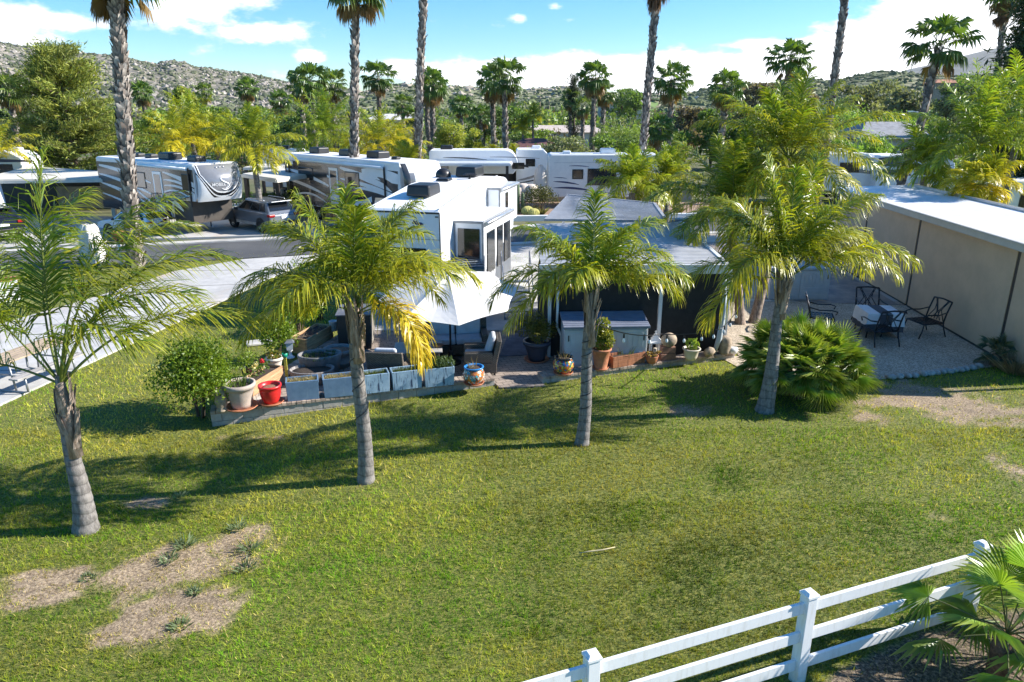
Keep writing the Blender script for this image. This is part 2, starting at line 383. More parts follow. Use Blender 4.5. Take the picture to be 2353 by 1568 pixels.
def fancrown(rg, n=30, lp=1.0, r=.95, c=(.09,.16,.025), tip=(.15,.15,.05), dead=8, ns=15, skirt=0):
    m=MB()
    for i in range(n):
        t=(i+.5)/n; el=R(82-105*t+rg.normal(0,7)); az=i*2.39996+rg.normal(0,.2)
        d=(cos(el)*cos(az),cos(el)*sin(az),sin(el))
        k=.75+.35*math.sin(pi*min(1,t+.15))
        fan(m,(cos(az)*.08,sin(az)*.08,rg.uniform(-.15,.2)),d,lp*k*rg.uniform(.85,1.15),r*rg.uniform(.85,1.1),ns,np.asarray(c)*(1+.35*(1-t)),tip,.25+.8*t,rg,200)
    for i in range(dead):
        az=rg.uniform(0,6.28); el=R(rg.uniform(-60,-30))
        fan(m,(cos(az)*.12,sin(az)*.12,-.3),(cos(el)*cos(az),cos(el)*sin(az),sin(el)),lp*.75,r*.75,ns,(.26,.17,.06),(.3,.2,.09),1.0,rg,150)
    for i in range(skirt):
        az=rg.uniform(0,6.28); el=R(rg.uniform(-88,-70)); z=-.3-rg.uniform(0,1.1)
        fan(m,(cos(az)*.18,sin(az)*.18,z),(cos(el)*cos(az),cos(el)*sin(az),sin(el)),.5,r*.75,ns,(.2,.115,.06),(.26,.17,.1),1.0,rg,110)
    return m
def queencrown(rg, base, n=14, L=2.6, wind=(0,0,0), yel=.25, lm=.62, nl=44, w=.036, els=(85,-15), g=(.075,.13,.02), tip=(.3,.27,.03), sag=1.35, extra=()):
    m=MB()
    for i in range(n):
        t=i/(n-1); el=R(els[0]+(els[1]-els[0])*t**.9+rg.normal(0,6)); az=i*2.39996+rg.normal(0,.25)
        frond(m,np.asarray(base)+np.array([cos(az),sin(az),0])*.05,az,el,L*(.8+.25*math.sin(pi*t))*rg.uniform(.9,1.1),sag*(.5+.7*t),nl,lm,w,g,tip,yel*(.35+1.3*t),wind,rg)
    for e in extra: frond(m,base,rg=rg,**e)
    return m
# ---------------------------------------------------------------- camera, light, sky
cam=bpy.data.cameras.new('camera'); co_=bpy.data.objects.new('camera',cam); COL.objects.link(co_)
cam.sensor_width=36; cam.lens=36*F/2353; cam.clip_end=20000; co_.location=(0,0,H); co_.rotation_euler=(R(72),0,0); S.camera=co_
SUN_EL,SUN_AZ=R(31),R(84)          # azimuth clockwise from +Y
sl=bpy.data.lights.new('sun','SUN'); sl.energy=5.0; sl.angle=R(.5); sl.color=(1,.95,.87)
so=bpy.data.objects.new('sun',sl); COL.objects.link(so)
sd=Vector((sin(SUN_AZ)*cos(SUN_EL),cos(SUN_AZ)*cos(SUN_EL),sin(SUN_EL))); so.rotation_euler=sd.to_track_quat('Z','Y').to_euler(); so.location=(30,0,40)
W=bpy.data.worlds.new('World'); S.world=W; W.use_nodes=True; nt=W.node_tree; bg=nt.nodes['Background']
sky=nt.nodes.new('ShaderNodeTexSky'); sky.sky_type='NISHITA'; sky.sun_disc=False; sky.sun_elevation=SUN_EL; sky.sun_rotation=SUN_AZ; sky.ozone_density=1.6; sky.dust_density=.1; sky.air_density=1.0; sky.altitude=400
tc=nt.nodes.new('ShaderNodeTexCoord'); sx=nt.nodes.new('ShaderNodeSeparateXYZ'); nt.links.new(tc.outputs['Generated'],sx.inputs[0])
def mth(op,a,b=None,c=None):
    n=nt.nodes.new('ShaderNodeMath'); n.operation=op
    for i,q in enumerate((a,b,c)):
        if q is None: continue
        if isinstance(q,bpy.types.NodeSocket): nt.links.new(q,n.inputs[i])
        else: n.inputs[i].default_value=q
    return n.outputs[0]
az_=mth('ARCTAN2',sx.outputs[0],sx.outputs[1]); el_=mth('ARCSINE',sx.outputs[2])
cx_=nt.nodes.new('ShaderNodeCombineXYZ'); nt.links.new(az_,cx_.inputs[0]); nt.links.new(mth('MULTIPLY',el_,2.2),cx_.inputs[1])
CL=[(430,20,70,26,1.0),(300,62,130,24,.5),(130,45,55,16,.85),(40,92,70,16,.85),(0,22,40,28,.8),(590,78,58,20,1.05),(722,137,32,15,.85),(470,120,55,16,.5),(595,2,60,16,.8),(750,80,60,30,.42),
    (930,165,60,18,.75),(1130,172,110,28,.5),(1340,150,280,30,.68),(1560,192,330,32,.8),(1100,60,90,12,.5),(1195,42,22,9,.7),(1272,18,20,9,.7),(1300,45,20,8,.55),(1800,165,260,40,.75),(2150,95,160,70,1.15),(2360,50,140,110,1.35),(1950,150,120,45,.9),(620,175,60,12,.55),(1740,102,90,6,.55)]
tot=None
for x,y,w,h,s in CL:
    u,fw,dr=ray(x,y); a0=math.atan2(u,fw); e0=math.atan2(-dr,math.hypot(u,fw))
    a=mth('DIVIDE',mth('SUBTRACT',az_,a0),w/1500.); e=mth('DIVIDE',mth('SUBTRACT',el_,e0),h/1620.)
    g=mth('MULTIPLY',mth('EXPONENT',mth('MULTIPLY',mth('ADD',mth('MULTIPLY',a,a),mth('MULTIPLY',e,e)),-.7)),s)
    tot=g if tot is None else mth('ADD',tot,g)
n1=noise(nt,cx_.outputs[0],16,8,.62); n2=noise(nt,cx_.outputs[0],5,4,.5)
d_=mth('ADD',mth('ADD',tot,mth('MULTIPLY',mth('SUBTRACT',n1,.5),2.1)),mth('MULTIPLY',mth('SUBTRACT',n2,.5),.5))
hi_=ramp(nt,el_,[(.42,0.),(.75,.42)]); tot=mth('ADD',tot,hi_)  # overhead cloud cover out of view, added for neutral fill light
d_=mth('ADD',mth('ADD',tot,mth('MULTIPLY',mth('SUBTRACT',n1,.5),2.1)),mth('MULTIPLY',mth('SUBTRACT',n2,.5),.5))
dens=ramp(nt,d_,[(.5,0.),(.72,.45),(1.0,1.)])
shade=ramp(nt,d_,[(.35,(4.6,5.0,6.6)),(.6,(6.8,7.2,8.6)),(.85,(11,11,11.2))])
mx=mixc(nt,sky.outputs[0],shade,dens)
hs=nt.nodes.new('ShaderNodeHueSaturation'); hs.inputs['Saturation'].default_value=1.5; nt.links.new(mixc(nt,sky.outputs[0],(.82,.95,1.1),1,'MULTIPLY'),hs.inputs['Color'])
for l in list(nt.links):
    if l.to_node==mx.node and l.from_node==sky: nt.links.remove(l)
nt.links.new(hs.outputs[0],mx.node.inputs[6])
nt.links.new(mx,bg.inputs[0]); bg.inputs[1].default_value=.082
S.view_settings.view_transform='Standard'; S.view_settings.look='None'; S.view_settings.gamma=1; S.view_settings.exposure=1.22
# ---------------------------------------------------------------- ground, lawn, driveway, road
_uk=rng.normal(size=(8,2))*.75; _uo=rng.uniform(0,6.3,8)
def und(x,y):
    t=0
    for i in range(8): t=t+np.sin(x*_uk[i,0]+y*_uk[i,1]+_uo[i])
    return t/8*np.clip((14.-y)/3,0,1)*np.clip((y-7)/2,0,1)
def lz(x,y):
    return -.2*np.exp(-(((x+6.6)/2.6)**2+((y-14.0)/2.4)**2))-.08*np.exp(-(((x+2)/3)**2+((y-15.3)/1.6)**2))+.2*und(x,y)
gm,nt,b=nodes('far_ground'); co=coord(nt,'Object'); n=noise(nt,co,.06,8,.65)
n2=noise(nt,co,.9,6,.7)
nt.links.new(mixc(nt,ramp(nt,n,[(.35,(.19,.155,.11)),(.5,(.13,.13,.06)),(.65,(.07,.09,.03))]),ramp(nt,n2,[(.3,.6),(.7,1.15)]),1,'MULTIPLY'),b.inputs[0]); b.inputs['Roughness'].default_value=.95
m=MB()
for q in ((-4900,4900,34.4,6900),(-4900,-33.9,-40,34.4),(33.9,4900,-40,34.4),(-33.9,33.9,-40,3.3)): m.sheet([(q[0],q[2],-.02),(q[1],q[2],-.02),(q[1],q[3],-.02),(q[0],q[3],-.02)])
struct(m,'ground',gm)
# patches of worn lawn, D coordinates: x,y,rx,ry,strength
PAT=[(125,1335,95,40,1.25),(400,1300,130,75,1.0),(430,1395,130,70,1.0),(560,1250,90,55,.9),(330,1420,90,60,.95),(350,1140,55,16,1.0),(360,1480,90,35,.6),(2100,912,125,40,1.05),(2240,945,130,34,.95),(2330,1085,40,60,.62),(2140,1185,40,26,.4),(1590,945,70,20,.5),(1340,1045,35,14,.42),(840,1118,45,14,.42),(2200,905,160,30,.5),(2010,960,60,22,.6),(600,985,120,9,.55),(195,1230,60,14,.4)]
LUSH=[(1585,1320,60,60,.8),(1680,1095,60,30,.9),(1530,1390,110,50,.5),(1250,1430,140,50,.45),(1420,1180,100,35,.5),(760,1300,130,60,.4),(1640,1270,90,30,.7),(1010,1300,60,40,.5),(1480,920,160,40,.5),(930,930,160,30,.4),(560,790,160,40,.6),(1900,1040,120,30,.3),(700,1060,80,30,.3)]
YEL=[(1000,1100,220,50,.6),(1500,1050,180,30,.5),(2000,1300,200,50,.5),(100,1480,160,60,.4),(1150,1500,200,50,.35),(120,960,250,110,.5),(330,880,160,60,.5),(700,1170,130,50,.35),(1050,1220,130,60,.3),(1750,1240,200,70,.3),(2150,1130,150,60,.35),(2250,1010,150,40,.3)]
def field(x,y,L):
    t=np.zeros_like(x)
    for px,py,rx,ry,s in L:
        c=G(px,py); e=G(px+rx,py)[0]-c[0]; f=abs(G(px,py-ry)[1]-G(px,py+ry)[1])/2
        t=np.maximum(t,s*np.exp(-.8*(((x-c[0])/e)**2+((y-c[1])/f)**2)**1.3))
    return t
_k=rng.normal(size=(24,2)); _o=rng.uniform(0,6.3,24); _f=np.concatenate([np.full(8,.6),np.full(8,2.0),np.full(8,6.)])
def vn(x,y,lo=0,hi=24):
    t=0
    for i in range(lo,hi): t=t+np.sin((x*_k[i,0]+y*_k[i,1])*_f[i]+_o[i])*(1 if i<8 else .7 if i<16 else .6)
    return t/(hi-lo)*1.6
def dryf(x,y): 
    x2=x+.3*vn(x+5,y*1.3,0,16); y2=y+.3*vn(x*1.2,y+9,0,16); f=field(x2,y2,PAT)
    return np.clip(f*1.1+(1.2*vn(x*1.3,y*1.3,8)+1.0*vn(y*3.7+2,x*3.7,8))*f**.5-.2,0,1)
DIRT=[tuple(G(*q)[:2]) for q in ((1840,1640),(1900,1560),(2010,1497),(2130,1448),(2250,1425),(2353,1395),(2700,1330))]+[(16,3),(3.5,3)]
DRV=[G(-250,1060)[:2],G(0,934)[:2],G(600,652)[:2],G(752,582)[:2],(-7.2,33.6),G(560,598)[:2],G(400,626)[:2],G(230,682)[:2],G(0,748)[:2],G(-300,830)[:2]]
FL=A(-6.57,14.49); FR=A(-.42,16.55); SL=A(.76,16.62); SR=A(6.03,18.46); RET=A(.26,.966); E1=nz(FR-FL); N1=A(E1[1],-E1[0])
PAV=[FL+RET*.1+E1*.1,FR+E1*0.02-N1*.1,FR+E1*.05+N1*.25,SL+N1*.2,SL-N1*.1,SR,(6.5,24),(-3.9,24),(-4.6,21.5)]
PAV=[tuple(np.array(q)[:2]) for q in PAV]
GRV=[tuple(G(*q)[:2]) for q in ((1640,815),(1760,880),(1960,876),(2010,873),(2100,866),(2190,857),(2262,846),(2420,832))]+[(14,20),(14.2,31),(6.3,31),(6.2,18.6)]
def cover(p): return inpoly(p,DRV)|inpoly(p,PAV)|inpoly(p,GRV)|inpoly(p,[FL,FR,FR+RET*3,FL+RET*6])|inpoly(p,[SL,SR,SR+RET*4,SL+RET*4])
nx,ny=520,250; xs=np.linspace(-34,34,nx); ys=np.linspace(3.2,34.5,ny); X,Y=np.meshgrid(xs,ys); X=X.ravel();Y=Y.ravel()
dr=dryf(X,Y); lu=field(X,Y,LUSH); ye=field(X,Y,YEL); di=inpoly(np.stack([X,Y],1),DIRT).astype(float)
lawnM,nt,b=nodes('lawn_soil_and_thatch'); at_=nt.nodes.new('ShaderNodeAttribute'); at_.attribute_name='Col'; sp=nt.nodes.new('ShaderNodeSeparateColor'); nt.links.new(at_.outputs['Color'],sp.inputs[0])
co=coord(nt,'Object'); nf=noise(nt,co,22,6,.75); nm=noise(nt,co,2.2,5,.6)
gr=ramp(nt,nf,[(.38,(.035,.05,.008)),(.5,(.11,.135,.018)),(.61,(.25,.23,.05))])
dc=mixc(nt,ramp(nt,nf,[(.36,(.12,.085,.055)),(.5,(.27,.2,.13)),(.64,(.5,.385,.25))]),ramp(nt,nm,[(.35,.75),(.65,1.15)]),1,'MULTIPLY')
mu=ramp(nt,nf,[(.38,(.03,.022,.016)),(.5,(.1,.075,.05)),(.64,(.34,.26,.18))])
c=mixc(nt,gr,dc,ramp(nt,sp.outputs[0],[(.15,0.),(.55,1.)])); c=mixc(nt,c,mu,sp.outputs[2]); nt.links.new(c,b.inputs[0]); b.inputs['Roughness'].default_value=.95; bumpn(nt,b,nf,.6,.03)
m=MB(); j=np.arange(nx-1)[None,:]+(np.arange(ny-1)*nx)[:,None]; j=j.ravel()
m.add(np.stack([X,Y,lz(X,Y)],1),np.stack([j,j+1,j+1+nx,j+nx],1),0,np.stack([dr,lu,di],1),True); lawn=struct(m,'lawn',lawnM)
# grass blades: a few hundred thousand short blades, one object
def grass():
    Ps=[]; hsh=np.random.default_rng(5).random((512,512,3))
    for y0,y1,den in ((5.6,8,5200),(8,11,3600),(11,14,1900),(14,18,750),(18,24,350),(24,33,120)):
        hw=y1*.76+1; n=int(den*(y1-y0)*2*hw); Ps.append(np.stack([rng.uniform(-hw,hw,n),rng.uniform(y0,y1,n)],1))
    p=np.concatenate(Ps); x,y=p[:,0],p[:,1]
    d=dryf(x,y); di=inpoly(p,DIRT); cl=vn(x*1.7+3,y*1.7,8)
    jx=x+.02*np.sin(y*41+x*17); jy=y+.02*np.sin(x*37-y*23); cs_=.055; hh=hsh[(np.floor(jx/cs_).astype(int))%512,(np.floor(jy/cs_).astype(int))%512]; hb=hsh[(np.floor((jx+jy*.3)/.16).astype(int)+77)%512,(np.floor((jy-jx*.3)/.16).astype(int)+31)%512]; hc=hsh[(np.floor((jx+jy*.2)/.27).astype(int)+177)%512,(np.floor((jy-jx*.2)/.2).astype(int)+231)%512]
    keep=(rng.random(len(p))<.3+.85*hh[:,2])&(rng.random(len(p))>np.clip(np.where(hc[:,1]>.74,d*.35,d*1.2),0,.95))&~cover(p)&(rng.random(len(p))<np.where(di,.05,1))&(rng.random(len(p))<.72+.3*cl)
    p=p[keep];d=d[keep];hh=hh[keep];hb=hb[keep];x,y=p[:,0],p[:,1];n=len(p)
    lu=field(x,y,LUSH); ye=field(x,y,YEL)
    hgt=rng.uniform(.025,.06,n)*(1+.5*lu)*(1+.05*(y-8).clip(0,10))*(1-.35*d)*(.65+.8*hh[:,1]); w=rng.uniform(.006,.011,n)*(1+.09*(y-7).clip(0,14))
    a=rng.uniform(0,2*pi,n); ln=rng.normal(0,.55,(n,2)); wv=np.stack([np.cos(a),np.sin(a),0*a],1)
    z=lz(x,y); B=np.stack([x,y,z-.004],1); T=B+np.stack([ln[:,0]*hgt,ln[:,1]*hgt,hgt],1)
    big=vn(x*.8,y*.8,0,16)
    t=np.clip(.47+1.0*big+.4*ye-.55*lu+.45*d+.4*(hh[:,0]-.5)+.4*(hb[:,0]-.5)+rng.normal(0,.12,n),0,1)[:,None]
    c=A(.12,.27,.012)*(1-t)+A(.45,.4,.06)*t
    st=(rng.random(n)<.03+.12*ye+.55*d)[:,None]; c=np.where(st,A(.66,.52,.2),c)*(rng.uniform(.75,1.2,n)*(.55+.85*hh[:,1])*np.clip(1+.55*vn(x*2.3,y*2.3,0,16)+.35*vn(x*.7+4,y*.7,0,8)-.25*lu,.4,1.7))[:,None]
    m=MB(); w=w[:,None]*.5
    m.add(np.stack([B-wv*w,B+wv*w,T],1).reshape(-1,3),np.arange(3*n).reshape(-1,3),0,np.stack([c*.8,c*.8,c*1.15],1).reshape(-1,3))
    q=np.stack([rng.uniform(-8,14,60000),rng.uniform(5.6,18,60000)],1); dq=dryf(q[:,0],q[:,1]); q=q[(rng.random(len(q))<np.maximum(dq*.9,inpoly(q,DIRT)*.8))&~cover(q)]; k=len(q)
    a=rng.uniform(0,2*pi,k); L=rng.uniform(.02,.07,k)[:,None]; dd=np.stack([np.cos(a),np.sin(a),rng.uniform(-.05,.5,k)],1)*L; ww=np.stack([-np.sin(a),np.cos(a),0*a],1)*.004
    B=np.stack([q[:,0],q[:,1],lz(q[:,0],q[:,1])+.006],1); cc=cols(k,(.2,.14,.08),(.55,.43,.25),rng,.3)
    m.add(np.stack([B-ww,B+ww,B+dd],1).reshape(-1,3),np.arange(3*k).reshape(-1,3),0,np.repeat(cc,3,0))
    return m
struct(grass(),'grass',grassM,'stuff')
# concrete
concM,nt,b=nodes('pale_concrete'); co=coord(nt,'Object'); n1=noise(nt,co,.35,6,.6); n2=noise(nt,co,3,8,.7); n3=noise(nt,coord(nt,'Object',(.5,.22,1)),.55,4,.5)
c=mixc(nt,ramp(nt,n1,[(.3,(.4,.39,.375)),(.7,(.56,.545,.52))]),ramp(nt,n2,[(.3,.82),(.7,1.08)]),1,'MULTIPLY'); c=mixc(nt,c,(.5,.33,.19),ramp(nt,n3,[(.53,0.),(.64,.5)]))
nt.links.new(c,b.inputs[0]); b.inputs['Roughness'].default_value=.8; bumpn(nt,b,n2,.15)
conc2=M('worn_concrete',(.46,.44,.41),.85,var=.22,vs=.8,bump=.15,bs=6)
asph,nt,b=nodes('asphalt'); co=coord(nt,'Object'); n1=noise(nt,co,.5,6,.6); n2=noise(nt,co,40,4,.7)
nt.links.new(mixc(nt,ramp(nt,n1,[(.3,(.055,.057,.062)),(.7,(.095,.097,.1))]),ramp(nt,n2,[(.3,.7),(.7,1.3)]),1,'MULTIPLY'),b.inputs[0]); b.inputs['Roughness'].default_value=.85
joint=M('joint_gap',(.12,.11,.1),.9)
def flat(name, poly, z, mats, kind='structure', thick=.0, extra=None):
    m=MB()
    if thick: m.prism([tuple(q)[:2] for q in poly],z-thick,z)
    else: m.sheet([(q[0],q[1],z) for q in poly])
    if extra: extra(m)
    return struct(m,name,mats,kind)
def dj(m):
    def ln(a,b):
        a=G(*a);b=G(*b); d=nz(b-a); s_=A(-d[1],d[0],0)*.018
        m.sheet([a-s_+(0,0,.05),a+s_+(0,0,.05),b+s_+(0,0,.05),b-s_+(0,0,.05)],1)
    ln((100,752),(470,716)); ln((300,665),(600,655)); ln((-150,860),(180,852)); ln((-200,935),(610,610)) if 0 else None
    ln((430,625),(660,622))
m=MB(); L_=[G(-250,1060),G(0,934),G(300,793),G(600,652),G(752,582),A(-7.6,33.15,0)]; R_=[G(-300,830),G(0,748),G(230,682),G(400,626),G(560,598),A(-10.9,32.15,0)]
for z,fl_ in ((.045,1),(-.3,-1)):
    v=[q+A(0,0,z) for q in L_]+[q+A(0,0,z) for q in R_]; m.add(v,[((i,i+6,i+7,i+1) if fl_<0 else (i,i+1,i+7,i+6)) for i in range(5)])
for Q in (L_,R_): m.add([q+A(0,0,.045) for q in Q]+[q+A(0,0,-.3) for q in Q],[(i,i+1,i+7,i+6) for i in range(5)])
dj(m); struct(m,'driveway',[concM,joint])
RD=nz(A(.957,.29)); RN=A(-RD[1],RD[0])
def road_pt(s,t): return A(-11.5,32.0)+RD*s+RN*t      # t: 0 near edge .. 4.5 far edge
flat('road',[road_pt(-70,0),road_pt(80,0),road_pt(80,4.4),road_pt(-70,4.4)],.05,asph,thick=.4)
m=MB(); a=[road_pt(-70,4.4),road_pt(80,4.4),road_pt(80,4.95),road_pt(-70,4.95)]; m.prism(a,-.3,.13); struct(m,'kerb',conc2,bev=.02)
m=MB(); a=[road_pt(9,-.5),road_pt(80,-.5),road_pt(80,0),road_pt(9,0)]; m.prism(a,-.3,.1); struct(m,'near_kerb',conc2,bev=.02)
flat('far_driveway',[G(335,553)[:2],G(740,541)[:2],G(720,520)[:2],G(690,505)[:2],G(590,470)[:2],G(330,470)[:2],G(260,500)[:2]],.09,concM,thick=.4)
flat('left_driveway',[G(-200,580)[:2],G(228,564)[:2],G(270,540)[:2],G(258,501)[:2],G(-100,490)[:2]],.085,conc2,thick=.4)
flat('van_driveway',[G(735,520)[:2],G(860,510)[:2],G(1000,470)[:2],G(850,450)[:2],G(720,480)[:2]],.08,conc2,thick=.4)
flat('trailer_pad',[(-5,21.0),(.9,21.0),(1.2,23.3),(6.3,23.3),(7.0,36.3),(-2.2,34.3)],.025,conc2,thick=.3)
flat('side_slab',[(7.05,44),(7.05,36.2),(6.6,24),(7.0,24.4),(13.6,24.4),(14,36),(14,44)],.03,concM,thick=.35)
# patio pavers (shader brick pattern), gravel, stained slab, mat
pavM,nt,b=nodes('concrete_pavers'); co=coord(nt,'Object'); mp=co.node; mp.inputs['Rotation'].default_value=(0,0,-.33)
br=nt.nodes.new('ShaderNodeTexBrick'); br.inputs['Scale'].default_value=1; br.inputs['Brick Width'].default_value=.24; br.inputs['Row Height'].default_value=.16; br.inputs['Mortar Size'].default_value=.007; br.inputs['Color1'].default_value=(.36,.29,.235,1); br.inputs['Color2'].default_value=(.25,.205,.175,1); br.inputs['Mortar'].default_value=(.07,.055,.045,1)
nt.links.new(co,br.inputs[0]); n2=noise(nt,co,12,6,.7); nt.links.new(mixc(nt,br.outputs[0],ramp(nt,n2,[(.3,.75),(.7,1.15)]),1,'MULTIPLY'),b.inputs[0]); b.inputs['Roughness'].default_value=.85; bumpn(nt,b,br.outputs[1],-.5,.01)
flat('patio',PAV,.01,pavM,thick=.3)
grvM,nt,b=nodes('pea_gravel'); co=coord(nt,'Object'); vo=nt.nodes.new('ShaderNodeTexVoronoi'); vo.inputs['Scale'].default_value=42; nt.links.new(co,vo.inputs['Vector'])
n2=noise(nt,co,1.2,5,.6); sp=nt.nodes.new('ShaderNodeSeparateColor'); nt.links.new(vo.outputs['Color'],sp.inputs[0])
nt.links.new(mixc(nt,ramp(nt,sp.outputs[0],[(.1,(.27,.21,.15)),(.5,(.45,.37,.28)),(.9,(.64,.54,.42))]),ramp(nt,n2,[(.3,.8),(.7,1.1)]),1,'MULTIPLY'),b.inputs[0]); b.inputs['Roughness'].default_value=.9; bumpn(nt,b,vo.outputs[0],-.8,.03)
flat('gravel_patio',GRV,.02,grvM,thick=.3)
stM=M('stained_slab',(.26,.24,.235),.6,var=.3,vs=1.3,bump=.1,c2=(.4,.31,.25))
flat('stained_slab',[(7.2,25.1),G(1895,698)[:2],G(2085,703)[:2],(13.25,24),(13.95,36),(8.5,36)],.036,stM,thick=.2)
flat('cactus_bed',[G(1185,505)[:2],G(1290,503)[:2],G(1700,500)[:2],G(1700,470)[:2],G(1260,468)[:2],G(1180,470)[:2]],.12,M('red_gravel',(.3,.2,.14),.95,var=.35,vs=30,bump=.7),thick=.4)
# ---------------------------------------------------------------- hills
def hillmesh(name, sky_, dist, r0, r1, mat_, nr=46, rough=.05, na=260, zb=0, curve=1.3):
    xs=np.array([q[0] for q in sky_],float); e=[]
    for x,y in sky_:
        u,fw,dr=ray(x,y); e.append((u/fw, -dr/fw))
    e=np.array(e); tx=np.linspace(e[0,0],e[-1,0],na); k=np.interp(tx,e[:,0],e[:,1])
    V=[]; kk=rng.normal(size=(16,2)); oo=rng.uniform(0,6.3,16)
    for i in range(nr):
        t=i/(nr-1); Yd=r0+(r1-r0)*t*1.15; s=min(1,t*1.15); ze=(k*r1+H-zb)
        z=zb+ze*(s**curve if t*1.15<=1 else 1-(t*1.15-1)*2)
        nn=0
        for q in range(16):
            f=(.008 if q<5 else .02 if q<10 else .055)*1000/r1*1.4; nn=nn+np.sin(kk[q,0]*tx*Yd*f+kk[q,1]*Yd*f+oo[q])*(1 if q<5 else .45 if q<10 else .2)
        V.append(np.stack([tx*Yd,np.full(na,Yd),z+nn*ze*rough*(.25+s*(1-s)*3)*(0 if i==0 else 1)-(0 if i else 2)],1))
    V=np.concatenate(V); m=MB(); j=(np.arange(na-1)[None,:]+(np.arange(nr-1)*na)[:,None]).ravel()
    m.add(V,np.stack([j,j+1,j+1+na,j+na],1),0,None,True); struct(m,name,mat_); return V.reshape(nr,na,3)
def hillmat(name, c1, c2, c3, s=.05, s2=.012):
    m,nt,b=nodes(name); co=coord(nt,'Object'); n1=noise(nt,co,s2,6,.6); vo=nt.nodes.new('ShaderNodeTexVoronoi'); vo.inputs['Scale'].default_value=s*2.2; nt.links.new(co,vo.inputs['Vector']); n2=noise(nt,co,s*2,6,.7)
    c=mixc(nt,ramp(nt,n2,[(.35,c1),(.62,c2)]),c3,ramp(nt,mixc(nt,n1,n2,.4),[(.47,0.),(.6,.85)])); nt.links.new(c,b.inputs[0]); b.inputs['Roughness'].default_value=.95; bumpn(nt,b,vo.outputs[0],.8,4); return m
HL=hillmesh('rocky_hill',[(-500,60),(-100,85),(0,98),(100,113),(190,127),(300,139),(360,150),(390,139),(425,143),(445,152),(520,166),(560,172),(640,187),(760,203),(900,222),(1040,246)],1000,330,1100,hillmat('rocky_chaparral',(.085,.09,.05),(.22,.19,.15),(.36,.31,.255)),rough=.06)
HM=hillmesh('middle_hills',[(640,235),(760,215),(840,212),(890,196),(960,194),(1050,199),(1110,206),(1180,212),(1240,204),(1290,199),(1340,203),(1420,220),(1480,214),(1560,217),(1640,212),(1720,225)],800,260,900,hillmat('chaparral',(.08,.1,.04),(.18,.19,.09),(.3,.27,.18)),rough=.05,curve=1.0)
HR=hillmesh('green_hills',[(1560,232),(1600,212),(1640,199),(1675,190),(1720,193),(1760,197),(1800,186),(1850,181),(1900,186),(1940,182),(2000,166),(2060,163),(2130,170),(2250,172),(2400,165),(2700,150)],700,240,720,hillmat('green_chaparral',(.07,.095,.035),(.15,.16,.07),(.28,.25,.15)),rough=.05,curve=1.1)
FMT=hillmesh('far_mountain',[(1900,215),(2000,200),(2080,163),(2140,150),(2200,135),(2260,120),(2353,104),(2500,90),(2800,80)],5000,3000,5200,hillmat('far_chaparral',(.06,.065,.045),(.13,.12,.09),(.2,.17,.12),.006,.002),rough=.04,na=120,nr=24)
def dxy(p):
    dep=p[...,1]*cos(TH)+(H-p[...,2])*sin(TH); return CX+F*p[...,0]/dep, CY+F*((H-p[...,2])*cos(TH)-p[...,1]*sin(TH))/dep
dx_,dy_=dxy(HM); m=MB(); f=[]; na_=HM.shape[1]
for i in range(HM.shape[0]-1):
    for j in range(na_-1):
        if 1365+12*sin(i)<dx_[i,j]<1500+15*sin(i*2.3) and 233<dy_[i,j]<266+4*sin(j): k=i*na_+j; f.append((k,k+1,k+1+na_,k+na_))
if f: m.add(HM.reshape(-1,3)+A(0,-1.5,1.3),f,0,None,True); struct(m,'meadow',M('meadow_grass',(.13,.2,.04),.95,var=.25,vs=.05))
hz=MB(); hz.bx(-5200,5200,-60,7000,-5,1100)
hzm=bpy.data.materials.new('thin_haze'); hzm.use_nodes=True; _n=hzm.node_tree; _n.nodes.remove(_n.nodes['Principled BSDF']); _v=_n.nodes.new('ShaderNodeVolumePrincipled'); _v.inputs['Color'].default_value=(.8,.87,.95,1); _v.inputs['Density'].default_value=4e-5; _v.inputs['Anisotropy'].default_value=.2
_n.links.new(_v.outputs[0],_n.nodes['Material Output'].inputs['Volume']); struct(hz,'haze',hzm,'stuff')
ico=np.array([(0,0,1),(.89,0,.45),(.28,.85,.45),(-.72,.53,.45),(-.72,-.53,.45),(.28,-.85,.45),(.72,.53,-.45),(-.28,.85,-.45),(-.89,0,-.45),(-.28,-.85,-.45),(.72,-.53,-.45),(0,0,-1)])
icf=np.array([(0,1,2),(0,2,3),(0,3,4),(0,4,5),(0,5,1),(1,6,2),(2,7,3),(3,8,4),(4,9,5),(5,10,1),(1,10,6),(2,6,7),(3,7,8),(4,8,9),(5,9,10),(6,11,7),(7,11,8),(8,11,9),(9,11,10),(10,11,6)])
def lumps(V, n, smin, smax, ca, cb, flat_=.7, lo=.0):
    nr,na,_=V.shape; i=rng.uniform(lo*(nr-1),(nr-1)*.9,n); j=rng.uniform(0,na-2,n); a=i.astype(int); b=j.astype(int); fi=(i-a)[:,None]; fj=(j-b)[:,None]
    p=(V[a,b]*(1-fi)+V[a+1,b]*fi)*(1-fj)+(V[a,b+1]*(1-fi)+V[a+1,b+1]*fi)*fj
    s=(smin+(smax-smin)*rng.random(n)**2.5)[:,None,None]
    v=ico[None]*rng.uniform(.65,1.3,(n,12,1))*s*np.array([1,1,flat_])*rng.uniform(.7,1.3,(n,1,3))+p[:,None]
    c=cols(n,ca,cb); m=MB(); m.add(v.reshape(-1,3),((np.arange(n)*12)[:,None,None]+icf[None]).reshape(-1,3),0,np.repeat(c,12,0)); return m
rockM=M('boulder_granite',(.5,.5,.5),.9,var=.2,vs=.3,vc=True)
struct(lumps(HL,10000,.6,3.2,(.2,.18,.155),(.36,.32,.275),.75),'boulders',rockM,'stuff')
struct(lumps(HL,13000,1.0,3.8,(.055,.07,.035),(.11,.12,.06),.75),'chaparral_scrub',rockM,'stuff')
